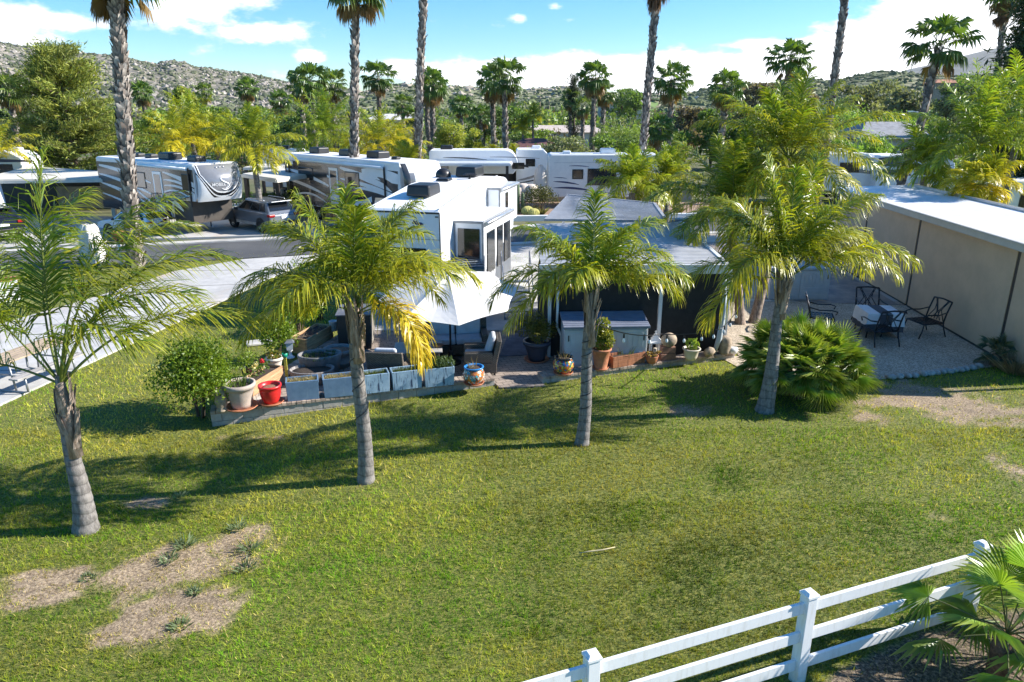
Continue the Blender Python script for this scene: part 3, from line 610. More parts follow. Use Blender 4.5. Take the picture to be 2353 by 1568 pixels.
struct(lumps(HM,8000,.8,3.2,(.045,.07,.025),(.12,.14,.05),.7),'chaparral_scrub',rockM,'stuff')
struct(lumps(HM,1500,1,4,(.3,.26,.2),(.42,.36,.3),.7,.4),'boulders',rockM,'stuff')
struct(lumps(HR,9500,.8,3.0,(.05,.075,.025),(.12,.14,.05),.7),'chaparral_scrub',rockM,'stuff')
# ---------------------------------------------------------------- near queen palms
def rg_(s): return np.random.default_rng(s)
QG=(.105,.2,.02); QT=(.6,.5,.025)
def near_palm(label, base, top_z, lean, seed, crown, r0=.17, r1=.1, sheath_h=.8, extra_label=None, yellow=None):
    g=rg_(seed); b=np.array(base); t=thing('queen_palm',label,'palm tree',b,0)
    qtrunk(top_z-sheath_h*.7,r0,r1,(lean[0]*(1-sheath_h*.5/top_z),lean[1])).build('trunk',queenbark,t)
    cb=A(lean[0],lean[1],top_z)
    sheath(cb+A(-lean[0]*.1,0,-sheath_h),sheath_h*1.08,r1*1.1,g,14).build('sheath',sheathM,t)
    crown(g,cb+A(0,0,-.05)).build('crown',frondM,t)
    if yellow is not None:
        m=MB()
        for e in yellow: frond(m,cb+A(0,0,-.12),rg=g,**e)
        o=m.build('yellow_frond',frondM,t); o['label']='yellow drooping frond'
    return t
def D2(az,el,L,sag=1.3,n=56,lm=.62,w=.04,g=QG,tip=QT,yel=.25,wind=(0,0,0),droop=1.0,**k):
    droop=1.5 if el>80 else droop*1.15; sag=sag*(1 if el>75 else 1.25)
    yel=yel+.06
    k.setdefault('t0',.24); return dict(az=R(az),el=R(el),L=L,sag=sag,n=int(n*1.2),lm=lm*1.28,w=w*.76,g=g,tip=tip,yel=yel,wind=wind,droop=droop,**k)
def crown_of(lst,fill=True):
    def f(g,cb):
        m=MB()
        for i,e in enumerate(lst):
            frond(m,cb,rg=g,**e)
            if i and i%(2 if fill else 7)==0:
                q=dict(e); q['az']=e['az']+g.uniform(.4,.9); q['el']=min(R(84),e['el']+g.uniform(-.1,.25)); q['L']=e['L']*g.uniform(.8,.98); frond(m,cb,rg=g,**q)
        return m
    return f
# az: 0 = right (+X), 90 = away, -90 = towards the camera, 180 = left
w1=(.95,.1,-.05)
P1=[D2(100,88,3.3,.5,64,.75,.03,yel=.08,wind=(.25,0,0),droop=.6),D2(60,74,3.2,1.0,62,.75,.03,wind=w1,yel=.12),D2(-20,62,3.0,1.0,60,.8,.03,wind=w1,yel=.15),D2(35,66,3.3,1.1,60,.8,.03,wind=w1,yel=.15),
    D2(10,46,3.1,.9,60,.75,.03,wind=w1,yel=.22),D2(-50,55,2.8,1.1,58,.75,.03,wind=w1,yel=.15),D2(85,58,3.2,1.2,58,.75,.03,wind=w1,yel=.15),D2(140,72,3.0,1.0,60,.75,.03,wind=w1,yel=.1),D2(175,62,2.4,1.2,56,.7,.03,wind=w1,yel=.12),
    D2(215,52,2.4,1.3,54,.7,.03,wind=w1,yel=.12),D2(-90,64,2.6,1.1,56,.7,.03,wind=w1,yel=.12),D2(20,80,3.4,.9,62,.8,.03,wind=w1,yel=.1),D2(180,28,2.2,1.1,50,.65,.03,wind=(.1,0,0),yel=.2),D2(70,36,2.6,1.3,50,.7,.03,wind=w1,yel=.25)]
for e in P1: e['n']=int(e['n']*1.08)
P1=[e for i,e in enumerate(P1) if i not in (6,9,10,13)]
for e in P1: e.update(t0=.34,rr=.024,g=(.09,.185,.02),stemc=(.22,.27,.06),L=e['L']*1.04)
near_palm('queen palm with windswept fronds and peeling trunk boots, nearest the driveway and picnic table',G(195,1215),2.55,(.1,0),11,crown_of(P1,False),.19,.1,1.15)
P2=[D2(110,87,2.05,.4,64,.62,.034,yel=.12,droop=.7),D2(200,76,2.1,1.0,60,.62,.034,yel=.15),D2(20,72,2.15,1.1,60,.62,.034,yel=.2),D2(75,66,2.1,1.3,58,.62,.034,yel=.2),D2(150,62,2.4,1.4,56,.6,.034,yel=.25),D2(-70,74,2.2,1.1,60,.6,.034,yel=.15),
    D2(15,48,2.5,1.6,58,.65,.034,yel=.35),D2(-20,56,2.3,1.6,56,.62,.034,yel=.3),D2(175,46,2.4,1.7,56,.6,.034,yel=.35),D2(-120,52,2.0,1.6,54,.58,.034,yel=.25),D2(50,36,2.3,1.7,54,.6,.034,yel=.4),D2(195,24,2.1,1.5,52,.58,.034,yel=.5),D2(130,28,2.2,1.6,50,.55,.034,yel=.45),D2(-35,66,2.3,1.3,56,.6,.034,yel=.2)]
near_palm('queen palm beside the white parasol, one yellow frond hanging, trunk bound with dark wire',G(840,1105),3.25,(.02,0),12,crown_of(P2),.145,.105,.85,yellow=[D2(-28,42,2.0,3.2,64,.55,.036,g=(.5,.42,.02),tip=(.62,.45,.03),yel=.45,droop=1.3),D2(-12,32,1.7,3.0,50,.5,.034,g=(.48,.41,.02),tip=(.6,.44,.03),yel=.4,droop=1.3)])
P3=[D2(95,88,1.9,.3,60,.55,.036,yel=.08,stemc=(.45,.5,.3),droop=.6),D2(20,66,2.0,1.2,56,.56,.036,yel=.12),D2(160,62,2.0,1.2,56,.56,.036,yel=.12),D2(-60,70,1.8,1.1,56,.52,.036,yel=.1),D2(60,54,2.1,1.3,54,.55,.036,yel=.18),
    D2(120,50,2.1,1.4,54,.55,.036,yel=.2),D2(8,36,1.95,1.6,54,.56,.036,yel=.3),D2(178,40,2.3,1.9,56,.56,.036,yel=.35),D2(-20,50,2.0,1.5,54,.55,.036,yel=.18),D2(200,30,2.0,1.9,50,.52,.036,yel=.42),D2(-135,52,1.7,1.6,50,.5,.036,yel=.22),D2(90,34,2.0,1.5,50,.5,.036,yel=.25)]
near_palm('queen palm with wide green crown standing in front of the pale storage shed',G(1335,1022),3.15,(.12,0),13,crown_of(P3),.135,.095,.95)
P4=[D2(95,88,2.3,.3,64,.6,.036,yel=.12,stemc=(.42,.45,.28),droop=.7),D2(10,64,2.6,1.1,60,.66,.036,yel=.2),D2(170,60,2.5,1.2,60,.66,.036,yel=.22),D2(50,56,2.7,1.2,58,.65,.036,yel=.22),D2(130,60,2.6,1.1,58,.65,.036,yel=.2),D2(-70,72,2.0,1.1,60,.6,.036,yel=.15),
    D2(2,36,3.0,1.15,64,.68,.038,yel=.32,droop=1.2),D2(28,28,2.8,1.2,60,.65,.036,yel=.32),D2(180,34,2.7,1.8,58,.62,.036,yel=.4),D2(205,18,2.4,1.6,54,.6,.036,yel=.5),D2(-25,44,2.4,1.5,56,.6,.036,yel=.3),D2(-140,46,2.1,1.6,54,.56,.036,yel=.3),D2(75,40,2.5,1.4,54,.6,.036,yel=.3),D2(-10,68,2.5,1.2,58,.62,.036,yel=.2),D2(150,80,2.6,.8,60,.62,.036,yel=.15),D2(40,78,2.7,.8,60,.62,.036,yel=.15)]
near_palm('tall leaning queen palm rising in front of the spiky low fan palm',G(1755,945),3.05,(.12,0),14,crown_of(P4),.19,.1,.8)
# pair of older queen palms behind the dark screen room
g=rg_(21)
for i,(bx_,by_,tz,ln,L,lab) in enumerate(((1702,745,3.6,(-.55,.1),2.7,'leaning queen palm close behind the dark screen room, brown shaggy trunk'),(1730,742,5.0,(.75,.5),2.9,'tallest queen palm behind the dark screen room, thick fountain of yellow-green fronds'))):
    b_=G(bx_,by_); t=thing('queen_palm',lab,'palm tree',b_)
    qtrunk(tz-.5,.15,.11,ln).build('trunk',sheathM,t); sheath(A(ln[0]*.9,ln[1]*.9,tz-1.1),1.1,.13,g,16).build('sheath',sheathM,t)
    queencrown(g,A(ln[0],ln[1],tz),30,L,(0.12,0,0),.3,.72,74,.032,(88,-12),QG,QT,1.4).build('crown',frondM,t)
# ---------------------------------------------------------------- mid-distance queen palms (own crowns, shared bark)
def mid_queen(label, x, yc, Y, L, seed, yel, n=18, base=None, lm=.75, w=.06, nl=30, g=(.17,.27,.025), trunk_r=.14, el=(85,-8), group=None, sag=1.25):
    q=P(x,yc,Y); z=q[2]; gg=rg_(seed); t=thing('queen_palm',label,'palm tree',(q[0],q[1],base or 0),0,group)
    z-=base or 0
    qtrunk(z-.4,trunk_r*1.25,trunk_r).build('trunk',queenbark,t)
    queencrown(gg,A(0,0,z),int(n*1.35),L,(.05,0,0),yel,lm,int(nl*1.5),w*.8,el,g,QT,sag).build('crown',frondM,t)
    return t
mq=[('queen palm growing on the kerb right of the grey black striped trailer',582,338,40,2.5,31,.35,20),
 ('yellowing queen palm behind the grey black trailer, left of its roof units',405,330,52,3.1,32,.75,16),
 ('bushy queen palm behind the trailer roof, next to the yellowing palm',440,300,57,3.4,33,.35,20),
 ('queen palm with golden lower fronds over the middle of the trailer roof',500,335,55,2.9,34,.6,16),
 ('large dark green queen palm directly behind the second striped trailer',740,310,55,3.6,35,.1,26),
 ('yellow-green queen palm behind the second striped trailer, nearest the tall palm trunk',868,330,52,3.0,36,.6,18),
 ('dull yellow queen palm behind the second trailer, second from the tall palm trunk',915,350,56,2.6,37,.6,16),
 ('small queen palm low behind the second trailer roof, bright yellow crown',805,362,58,2.3,38,.6,14),
 ('queen palm close against the right end of the second trailer',935,378,50,1.7,39,.45,14),
 ('small yellow queen palm above the far trailer with the long awning',1128,372,66,1.6,40,.7,12),
 ('tiny yellow queen palm beside the two far fan palm trunks',1180,368,67,1.7,41,.6,12),
 ('queen palm sprouting at the left edge beyond the white carport roof',-15,345,50,2.6,42,.5,14),
 ('small slim queen palm in the distance left of the olive tree',1225,268,100,2.2,43,.2,14),
 ('smaller slim queen palm in the distance beside its taller neighbour',1202,292,100,2.0,44,.35,12),
 ('large queen palm in front of the white motorhome right of the leaning palm trunk',2250,330,30,3.2,45,.08,22),
 ('queen palm behind the beige wall roof, crown filling the right edge',2345,285,33,3.4,46,.06,22),
 ('queen palm behind the beige wall roof with drooping left fronds',2130,385,33,2.3,47,.15,18),
 ('small yellow queen palm poking above the beige wall roof',2255,425,27,1.2,48,.7,12),
 ('low queen palm in front of the cream trailer with blue swooshes',1455,425,36,2.2,49,.2,20),
 ('low queen palm at the front end of the cream trailer',1535,415,38,2.0,50,.3,18)]
for lab,x,yc,Y,L,sd_,yl,n in mq: mid_queen(lab,x,yc,Y,L,sd_,yl,n)
# ---------------------------------------------------------------- tall fan palms whose tops leave the frame
tall=[('tall fan palm with a rough crisscross trunk beside the driveway, nearest the left',(312,612),None,(270,0),.26,.21,900,-10,8),
 ('tall fan palm trunk rising behind the grey car and its hedge',(815,520),None,(817,20),.2,.15,420,None,None),
 ('tall fan palm trunk directly behind the white trailer roof',(958,470),None,(975,-5),.24,.2,620,None,None),
 ('tall fan palm with a brown dead skirt rising from the bushes before the cream trailer',(1468,470),None,(1508,5),.23,.19,600,None,None),
 ('tall leaning fan palm behind the leaning queen palms, bare trunk only',(1880,470),None,(1944,-10),.23,.18,520,None,None)]
tallinfo=[((312,612),(267,-42),.27,.21,1000,3),((815,520),(818,-18),.22,.16,480,1),((957,470),(977,-60),.25,.2,700,0),((1467,470),(1512,-48),.24,.19,620,2),((1878,470),(1950,-60),.25,.19,520,0)]
for i,(b,tp,r0,r1,nb,mode) in enumerate(tallinfo):
    gg=rg_(60+i); q=G(*b); e=P(tp[0],tp[1],q[1]); t=thing('fan_palm',tall[i][0],'palm tree',q)
    L=e-q; 
    if mode==0: L=L*1.18 if i==0 else L*1.1
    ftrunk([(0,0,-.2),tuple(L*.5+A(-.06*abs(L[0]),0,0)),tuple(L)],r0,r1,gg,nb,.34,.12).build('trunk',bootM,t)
    m=fancrown(gg,30,1.1,1.0,dead=10,skirt=26 if mode==2 else 0,tip=(.22,.2,.06)); m2=m
    o=m.build('crown',frondM,t); o.location=tuple(L+(A(0,0,.75) if mode==2 else A(0,0,1.5) if mode==0 and i>0 else A(0,0,.35)))
# ---------------------------------------------------------------- far fan palms: four kinds copied
protos=[fancrown(rg_(80+k),30 if k<3 else 24,[1.0,.85,1.15,.8][k],[.95,.9,1.0,.75][k],c=[(.09,.155,.025),(.11,.18,.03),(.085,.145,.025),(.12,.175,.03)][k],dead=[6,14,4,10][k],ns=13,tip=(.13,.14,.04)) for k in range(4)]
pm=[None]*4; pt=[None]*4
FP=[('fan palm with two-tier crown just left of the tall leaning trunk, nearest the dark hill',1815,140,58,0,1.0,0),('big fan palm with orange-brown trunk top before the blue mountain',2158,108,44,2,1.0,-.35),
 ('dense round fan palm right of the small conifer, green meadow beside it',1366,180,72,1,1.05,0),('thin fan palm half hidden behind the dense round one',1388,215,78,3,1.0,0),('fan palm left of the meadow house, second of its pair of trunks',1340,245,95,3,1.0,0),
 ('left fan palm of the close pair standing over the far trailer with awning',1132,190,68,1,1.0,0),('right fan palm of the close pair standing over the far trailer with awning',1160,185,64,2,.95,0),
 ('fan palm behind the tall trunk, front one of two with joined crowns',992,198,76,1,1.1,0),('fan palm behind the tall trunk, rear one of two with joined crowns',980,205,82,3,1.2,0),
 ('fan palm with bare brown neck right of the dead-skirted tall palm',1545,190,64,0,1.0,0),('short broad fan palm with yellow lower fans behind the big queen palm crown',1668,205,62,1,1.0,0),
 ('fan palm rising behind the bare grey tree',868,180,78,2,1.0,0),('dark fan palm above the large dark queen palm, left of its twin',712,190,70,0,1.05,0),('paler fan palm twin beside the dark one',762,195,76,3,1.25,0),('fan palm head close to the dark one, on its left side',690,200,74,3,1.0,0),
 ('lone fan palm in front of the boulder hill above the yellow palm tips',567,205,92,1,1.0,0),('small fan palm peeking left of the lone hill palm',468,212,112,3,1.2,0),('fan palm right of the thick tall trunk, below the ridge',326,215,95,1,1.0,0),
 ('fan palm with slim pale trunk at the far left edge by the pine',18,208,62,3,1.1,0),('low fan palm among the trees between the lone hill palm and the dark pair',645,235,105,0,1.0,0),('fan palm in the hollow below the middle hill',1060,245,110,0,1.0,0),
 ('small fan palm left of the hollow palm, pale trunk',925,240,105,3,1.1,0),('fan palm low behind the yellow-green round tree',1105,268,100,2,.9,0),('low fan palm with feathered dark crown under the bare-neck palm',1515,300,58,0,.8,0),('slim fan palm directly under the small conifer',1312,228,100,3,1.0,0),
 ('dark little fan palm behind the left pair of trunks',950,272,95,2,.8,0)]
for i,(lab,x,yc,Y,k,sc,ln) in enumerate(FP):
    q=P(x,yc,Y); t=thing('fan_palm',lab,'palm tree',(q[0]+ln*0,q[1],0),0,'fan palms in the distance'); gg=rg_(200+i); h=q[2]
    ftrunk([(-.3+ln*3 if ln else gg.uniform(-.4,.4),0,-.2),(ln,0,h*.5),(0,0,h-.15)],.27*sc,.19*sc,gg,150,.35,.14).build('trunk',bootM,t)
    if pm[k] is None:
        o=protos[k].build('crown',frondM,t); pm[k]=o
    else:
        o=pm[k].copy(); COL.objects.link(o); o.parent=t
    o.location=(0,0,h); o.rotation_euler=(0,0,gg.uniform(0,6.28)); o.scale=(sc,sc,sc*gg.uniform(.9,1.1))
# right edge: tall dark feathery tree and palm with dead skirt
q=G(2262,420); e=P(2312,-5,q[1]); gg=rg_(300); t=thing('fan_palm','tall fan palm with a hanging dead skirt against the dark feathery tree','palm tree',q); L=e-q
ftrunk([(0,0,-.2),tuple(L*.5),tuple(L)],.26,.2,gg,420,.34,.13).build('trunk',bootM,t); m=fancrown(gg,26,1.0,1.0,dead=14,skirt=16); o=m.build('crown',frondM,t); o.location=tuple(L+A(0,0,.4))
def casuarina(name,label,loc,h,w,n,ca,cb,rg,cat='tree',droop=.6,size=.5,cl=60,clear=.18):
    t=thing(name,label,cat,loc); cr=MB(); tr=MB()
    tr.tube([(0,0,-.3),(.1,0,h*.4),(0,.1,h*.95)],[.03*h*.7,.02*h*.7,.004*h],7)
    for i in range(cl):
        zz=rg.uniform(0,1)**.9; z=h*(clear+(.97-clear)*zz); a=rg.uniform(0,6.28); rad=w/2*(1-.72*zz)*rg.uniform(.55,1.05)
        e=A(cos(a)*rad,sin(a)*rad,z+h*.05); s0=A(0,0,z-h*.03); k=n//cl
        tr.tube([s0,(s0+e)/2+A(0,0,-.02*h),e],[.006*h,.004*h,.0015*h],4)
        tt=rg.beta(1.6,1.1,k)[:,None]; p=s0*(1-tt)+e*tt+rg.normal(0,1,(k,3))*np.array([.045,.045,.03])*h*.55*(.4+tt); p[:,2]-=droop*abs(rg.normal(0,.03*h,k))
        leaves(cr,p,size*rg.uniform(.6,1.3,k),cols(k,ca,cb,rg)*rg.uniform(.65,1.35),.16,nz(e-s0)*1.3+A(0,0,.5 if droop<.5 else -1.2),rg)
    cr.build('crown',needleM,t); tr.build('trunk',barkM,t); return t
q=P(180,420,58); casuarina('pine_tree','big bushy pine tree on the left standing before the boulder hill',(q[0],58,0),P(165,105,58)[2],13.5,38000,(.1,.15,.028),(.3,.31,.055),rg_(310),droop=.15,size=.42,cl=120,clear=.12)
q=P(62,420,66); casuarina('pine_tree','darker pine tree half hidden behind the big bushy pine',(q[0],66,0),P(60,175,66)[2],7,9000,(.03,.05,.015),(.07,.09,.03),rg_(311),droop=.15,size=.45,cl=50,clear=.12)
q=P(2372,150,38); casuarina('feathery_tree','tall dark feathery tree with drooping twigs at the right edge',(q[0],38,0),P(2370,-40,38)[2],6.2,26000,(.03,.05,.02),(.085,.11,.045),rg_(312),droop=1.2,size=.5,cl=85,clear=.1)
q=P(1314,420,100); casuarina('conifer','small spiky conifer standing alone left of the dense round palm',(q[0],100,0),P(1314,172,100)[2],2.6,2600,(.02,.035,.016),(.05,.07,.03),rg_(313),droop=.1,size=.5,cl=26)
# broadleaf trees and the tree belt
YG=((0.187,0.250,0.040),(0.390,0.390,0.070)); DG=((0.066,0.122,0.027),(0.169,0.263,0.056)); OL=((0.101,0.129,0.064),(0.245,0.273,0.144)); PP=((0.118,0.235,0.042),(0.269,0.403,0.076)); BR=((0.117,0.098,0.065),(0.221,0.189,0.130)); GG=((0.109,0.181,0.036),(0.271,0.362,0.073)); EU=((0.084,0.109,0.059),(0.218,0.235,0.126))
TR=[('round yellow-green tree behind the far trailers, between the two palm pairs',1035,280,66,3.4,YG,'round'),('second yellow-green tree touching the round one on its right',1090,295,70,3.0,YG,'round'),
 ('grey-green olive tree behind the cream trailer',1300,312,56,4.6,OL,'round'),('smaller olive tree left of the tall skirted palm',1262,330,58,3.2,OL,'round'),('dark green tree behind the olive trees',1180,235,120,8,DG,'round'),
 ('pepper tree with weeping twigs left of the tall skirted palm',1415,270,70,6.5,GG,'weep'),('wide weeping pepper tree right of the tall skirted palm',1500,275,85,7,GG,'weep'),('dark rounded tree on the meadow edge by the house',1430,205,240,16,DG,'round'),('pine-like tree beside the meadow house',1462,208,235,11,DG,'tall'),
 ('grey bare-looking tree behind the big queen palm crown',1580,235,90,7,BR,'round'),('brown leafless-looking tree between the fan palms on the ridge',1740,190,150,11,BR,'round'),('tall hazy eucalyptus left of the leaning trunk',1715,185,160,9,EU,'tall'),('brown thin tree beside the two-tier fan palm',1850,205,150,8,BR,'tall'),
 ('eucalyptus with open crown right of the leaning trunk',1975,195,150,12,EU,'round'),('pale grey eucalyptus on the ridge below the green hill',2030,185,160,11,EU,'round'),('olive eucalyptus nearest the big fan palm',2090,200,140,10,EU,'round'),
 ('bright green pepper tree below the ridge, left of the big fan palm',1945,228,75,6.5,PP,'weep'),('second bright green pepper tree behind the beige wall',2080,245,70,5.5,PP,'weep'),('rounded pepper tree between the palms above the beige roof',2010,290,60,4.5,PP,'weep'),('green tree left of the leaning trunk, low and wide',1755,245,80,8,GG,'round'),
 ('dark tree behind the big queen palm crown, right side',1640,250,80,7,DG,'round'),('dark green tree on the slope right of the big fan palm',2240,170,110,12,DG,'round'),('eucalyptus right of the big fan palm trunk',2190,195,110,9,EU,'tall'),('dark tree between the fan palm and the feathery tree',2290,190,90,8,DG,'round'),
 ('dark bushy tree behind the pine, left of the thick trunk',262,245,75,5.5,DG,'round'),('green tree behind the yellowing palms',350,255,80,7,GG,'round'),('green tree between the thick trunk and the yellow palms',480,235,95,6,GG,'round'),('yellow-green wispy tree above the yellow palms',425,200,85,3.5,YG,'tall'),
 ('dark tree under the dark fan palm pair',690,245,90,7,DG,'round'),('green tree behind the lone hill palm',580,245,110,9,GG,'round'),('dark hedge-like tree at the left edge beneath the slim palm',20,290,75,8,DG,'round'),('dark green tree in the hollow left of the close palm pair',1110,245,120,9,DG,'round'),
 ('tree beyond the far trailers, right of the close palm pair',1230,300,110,9,GG,'round'),('low dark tree behind the cream trailer roof',1390,315,60,4.5,DG,'round'),('dark tree at the left of the skirted palm trunk',1450,300,64,4.5,DG,'weep'),('low green tree behind the queen palm pair',1830,300,62,6.5,GG,'round'),('green tree behind the motorhomes at right',1920,310,58,5,PP,'round')]
for i,(lab,x,yt,Y,w,cc,kind) in enumerate(TR):
    q=P(x,yt,Y); ld=.22 if Y<80 else .4 if Y<130 else .75
    tree({'weep':'pepper_tree'}.get(kind,'broadleaf_tree'),lab,(q[0],Y,0),q[2],w,4200 if Y<130 else 2600,ld,cc[0],cc[1],kind,'trees beyond the trailers',rg=rg_(400+i),clear=.12 if Y<100 else .2)
# bare grey tree
t=thing('bare_tree','leafless grey tree with fine twigs behind the second trailer','tree',P(868,420,64)*A(1,1,0)); m=MB(); gg=rg_(500); h=P(868,200,64)[2]
def limb(p,d,L,r,dep):
    q=p+d*L; m.tube([p,(p+q)/2+gg.normal(0,.05*L,3),q],[r,r*.8,r*.6],4,cap=False)
    if dep>0:
        for k in range(3 if dep<4 else 4): limb(p+d*L*gg.uniform(.5,1),nz(d+gg.normal(0,.42,3)+A(0,0,.12)),L*gg.uniform(.6,.8),r*.58,dep-1)
limb(A(0,0,-.2),A(0,0,1),h*.3,.16,5); m.build('trunk',M('grey_twig',(.3,.26,.22),.9,var=.2),t)
# low belt of shrubbery closing the far ground (a mass nobody could count)
m=MB(); gg=rg_(501)
for Y,hh in ((84,2.6),(95,3.0),(130,4.0),(190,5.5),(260,7)):
    for i in range(70):
        x=gg.uniform(-.85,.85)*Y; c=(x,Y+gg.uniform(-12,12),hh*.35); p,nn=blob(150,c,(Y*.025,Y*.02,hh*gg.uniform(.35,.75)),gg,.4)
        ca,cb=[DG,GG,OL,YG,BR][gg.choice(5,p=[.35,.3,.15,.1,.1])]; leaves(m,p,Y*.0052*gg.uniform(.7,1.3,150),cols(150,ca,cb,gg)*gg.uniform(.7,1.2),.55,nn,gg)
struct(m,'undergrowth',leafM,'stuff')
# ---------------------------------------------------------------- patio wall
blockM,nt,b=nodes('wall_block'); co=coord(nt,'Object'); n1=noise(nt,co,6,6,.7); n2=noise(nt,co,1.2,4,.6)
nt.links.new(mixc(nt,ramp(nt,n1,[(.3,(.26,.24,.22)),(.7,(.42,.39,.36))]),(.3,.17,.09),ramp(nt,n2,[(.55,0.),(.72,.6)])),b.inputs[0]); b.inputs['Roughness'].default_value=.9; bumpn(nt,b,n1,.5,.02)
capM=M('cap_brick',(.33,.25,.2),.85,var=.35,vs=4,bump=.5,bs=30,vc=True)
ZT=.17; RZ1=math.atan2(E1[1],E1[0]); RZR=math.atan2(RET[1],RET[0])
def wall_run(t, a, b, th, zb, side):
    a=A(*a);b=A(*b); d=nz(b-a); n=A(-d[1],d[0])*side; L=np.linalg.norm(b-a)
    m=MB(); k=max(1,int(L/.42))
    for r,(z0,z1) in enumerate(((zb,-.09),(-.088,.1))):
        if z0>=z1: continue
        off=.21*(r%2)
        for i in range(k+1):
            s0=max(0,i*L/k-off+.004); s1=min(L,(i+1)*L/k-off-.004)
            if s1-s0<.03: continue
            j=rng.uniform(0,.012); q=[a+d*s0+n*(.03-j),a+d*s1+n*(.03-j),a+d*s1+n*th,a+d*s0+n*th]; m.prism(q,z0+.002,z1-.004)
    m.prism([a+d*.02+n*.05,b-d*.02+n*.05,b-d*.02+n*(th-.02),a+d*.02+n*(th-.02)],zb,.095)
    m.build('wall',blockM,t,.008)
    m=MB(); k=int(L/.105)
    for i in range(k):
        s0=i*L/k+.003; s1=(i+1)*L/k-.004; j=rng.uniform(-.006,.006); q=[a+d*s0+n*(-.01+j),a+d*s1+n*(-.01+j),a+d*s1+n*.2,a+d*s0+n*.2]
        m.prism(q,.1,ZT+rng.uniform(-.004,.004),0,A(1,1,1)*0+A(.36,.28,.225)*rng.uniform(.7,1.2))
        q=[a+d*s0+n*.206,a+d*s1+n*.206,a+d*s1+n*(th+.01),a+d*s0+n*(th+.01)]
        m.prism(q,.1,ZT-.003,0,A(.33,.27,.22)*rng.uniform(.75,1.15))
    m.build('cap',capM,t,.006)
t=thing('patio_wall','low block wall with brick cap carrying the blue planters, rust stains on its face','garden wall'); wall_run(t,FL,FR,.4,-.42,1)
t=thing('patio_wall','low wall side run holding wooden boxes, going back from the corner','garden wall'); wall_run(t,FL+RET*.44+E1*.02,FL+RET*6.2,.38,-.3,-1)
t=thing('patio_wall','low curved brick-capped wall in front of the dark screens, carrying rocks and terracotta','garden wall'); wall_run(t,SL,SR,.38,-.3,1)
# ---------------------------------------------------------------- pots
def grassy(m, n, r, h, ca, cb, rg, z=0, w=.012, sp=.5):
    a=rg.uniform(0,6.28,n); q=r*np.sqrt(rg.random(n)); p=np.stack([np.cos(a)*q,np.sin(a)*q,np.full(n,z)],1); o=np.stack([np.cos(a),np.sin(a),0*a],1)
    hh=h*rg.uniform(.5,1.1,n)[:,None]; d=o*(rg.uniform(0,sp,n)[:,None]*hh)+np.array([0,0,1])*hh; wv=np.cross(nz(d),rg.normal(size=(n,3))); wv=nz(wv)*w
    m.add(np.stack([p-wv,p+wv,p+d*.6+wv*.7,p+d+o*hh*.15,p+d*.6-wv*.7],1).reshape(-1,3),(np.arange(n)*5)[:,None]+np.arange(5),0,np.repeat(cols(n,ca,cb,rg),5,0))
def pot(name, label, loc, prof, mat, soil_r, soil_z, soilm=soil, plant=None, cat='plant pot', group=None, rim=None, sx=1, sy=1, rz=0, saucer=None, n=28):
    t=thing(name,label,cat,loc,rz,group); m=MB(); m.lathe(prof,n=n,sx=sx,sy=sy); m.build('pot',mat,t)
    m=MB(); m.lathe([(soil_r*1.02,soil_z-.03),(soil_r,soil_z),(soil_r*.5,soil_z+.015),(.001,soil_z+.02)],n=20,sx=sx,sy=sy); m.build('soil',soilm,t)
    if rim is not None: m=MB(); m.lathe(rim[0],n=n,sx=sx,sy=sy); m.build('rim',rim[1],t)
    if saucer is not None: m=MB(); r=saucer[0]; m.lathe([(.01,.0),(r*.85,.0),(r,.05),(r*.93,.05),(r*.82,.018),(.01,.018)],n=26); m.build('saucer',saucer[1],t)
    if plant:
        m=MB(); plant(m); m.build('plant',leafM,t)
    return t
def potprof(rt, rb, h, lip=.03, lh=.07, z0=.02, bulge=0):
    p=[(.01,z0),(rb,z0)]
    for i in range(1,6):
        q=i/6; p.append((rb+(rt-rb)*q+bulge*sin(pi*q),z0+(h-lh)*q))
    return p+[(rt,z0+h-lh),(rt+lip,z0+h-lh+.005),(rt+lip,z0+h),(rt-.02,z0+h),(rt-.035,z0+h-.07),(rt-.05,z0+h-.1)]
g=rg_(600)
taupe=M('taupe_clay',(.4,.33,.28),.8,var=.1,vs=4,bump=.1); redglaze=M('red_glaze',(.55,.02,.02),.35,var=.12,vs=5); creamM=M('cream_clay',(.62,.55,.44),.6,var=.1); whiteclay=M('white_clay',(.66,.6,.52),.7,var=.15,vs=6)
navyplast=M('navy_plastic',(.035,.045,.07),.4,var=.1); greywood=M('grey_barrel_staves',(.23,.21,.2),.85,var=.4,vs=3,bump=.4,bs=14,sc=(6,6,.4)); barrel=M('weathered_barrel',(.2,.19,.185),.7,var=.25,vs=4,bump=.2)
pot('flower_pot','large taupe clay pot with grassy bulbs on an orange saucer at the wall corner',G(556,936,ZT),potprof(.31,.2,.56,.035,.1),taupe,.27,.5,plant=lambda m:(grassy(m,60,.2,.22,(.06,.11,.03),(.14,.18,.06),g,.5),),saucer=(.36,terracotta))
pot('flower_pot','bright red glazed pot of bare soil between the taupe pot and blue planters',G(624,926,ZT),potprof(.235,.15,.42,.02,.05,bulge=.03),redglaze,.2,.37,chips,saucer=(.28,terracotta))
pot('flower_pot','white clay pot of green and orange leaves beside the solar lantern',G(633,851,ZT),potprof(.19,.13,.33,.025,.07),whiteclay,.16,.29,plant=lambda m:leaves(m,blob(220,(0,0,.4),(.2,.2,.13),g)[0],.07,cols(220,(.08,.15,.02),(.3,.2,.04),g),.6,None,g),saucer=(.24,terracotta))
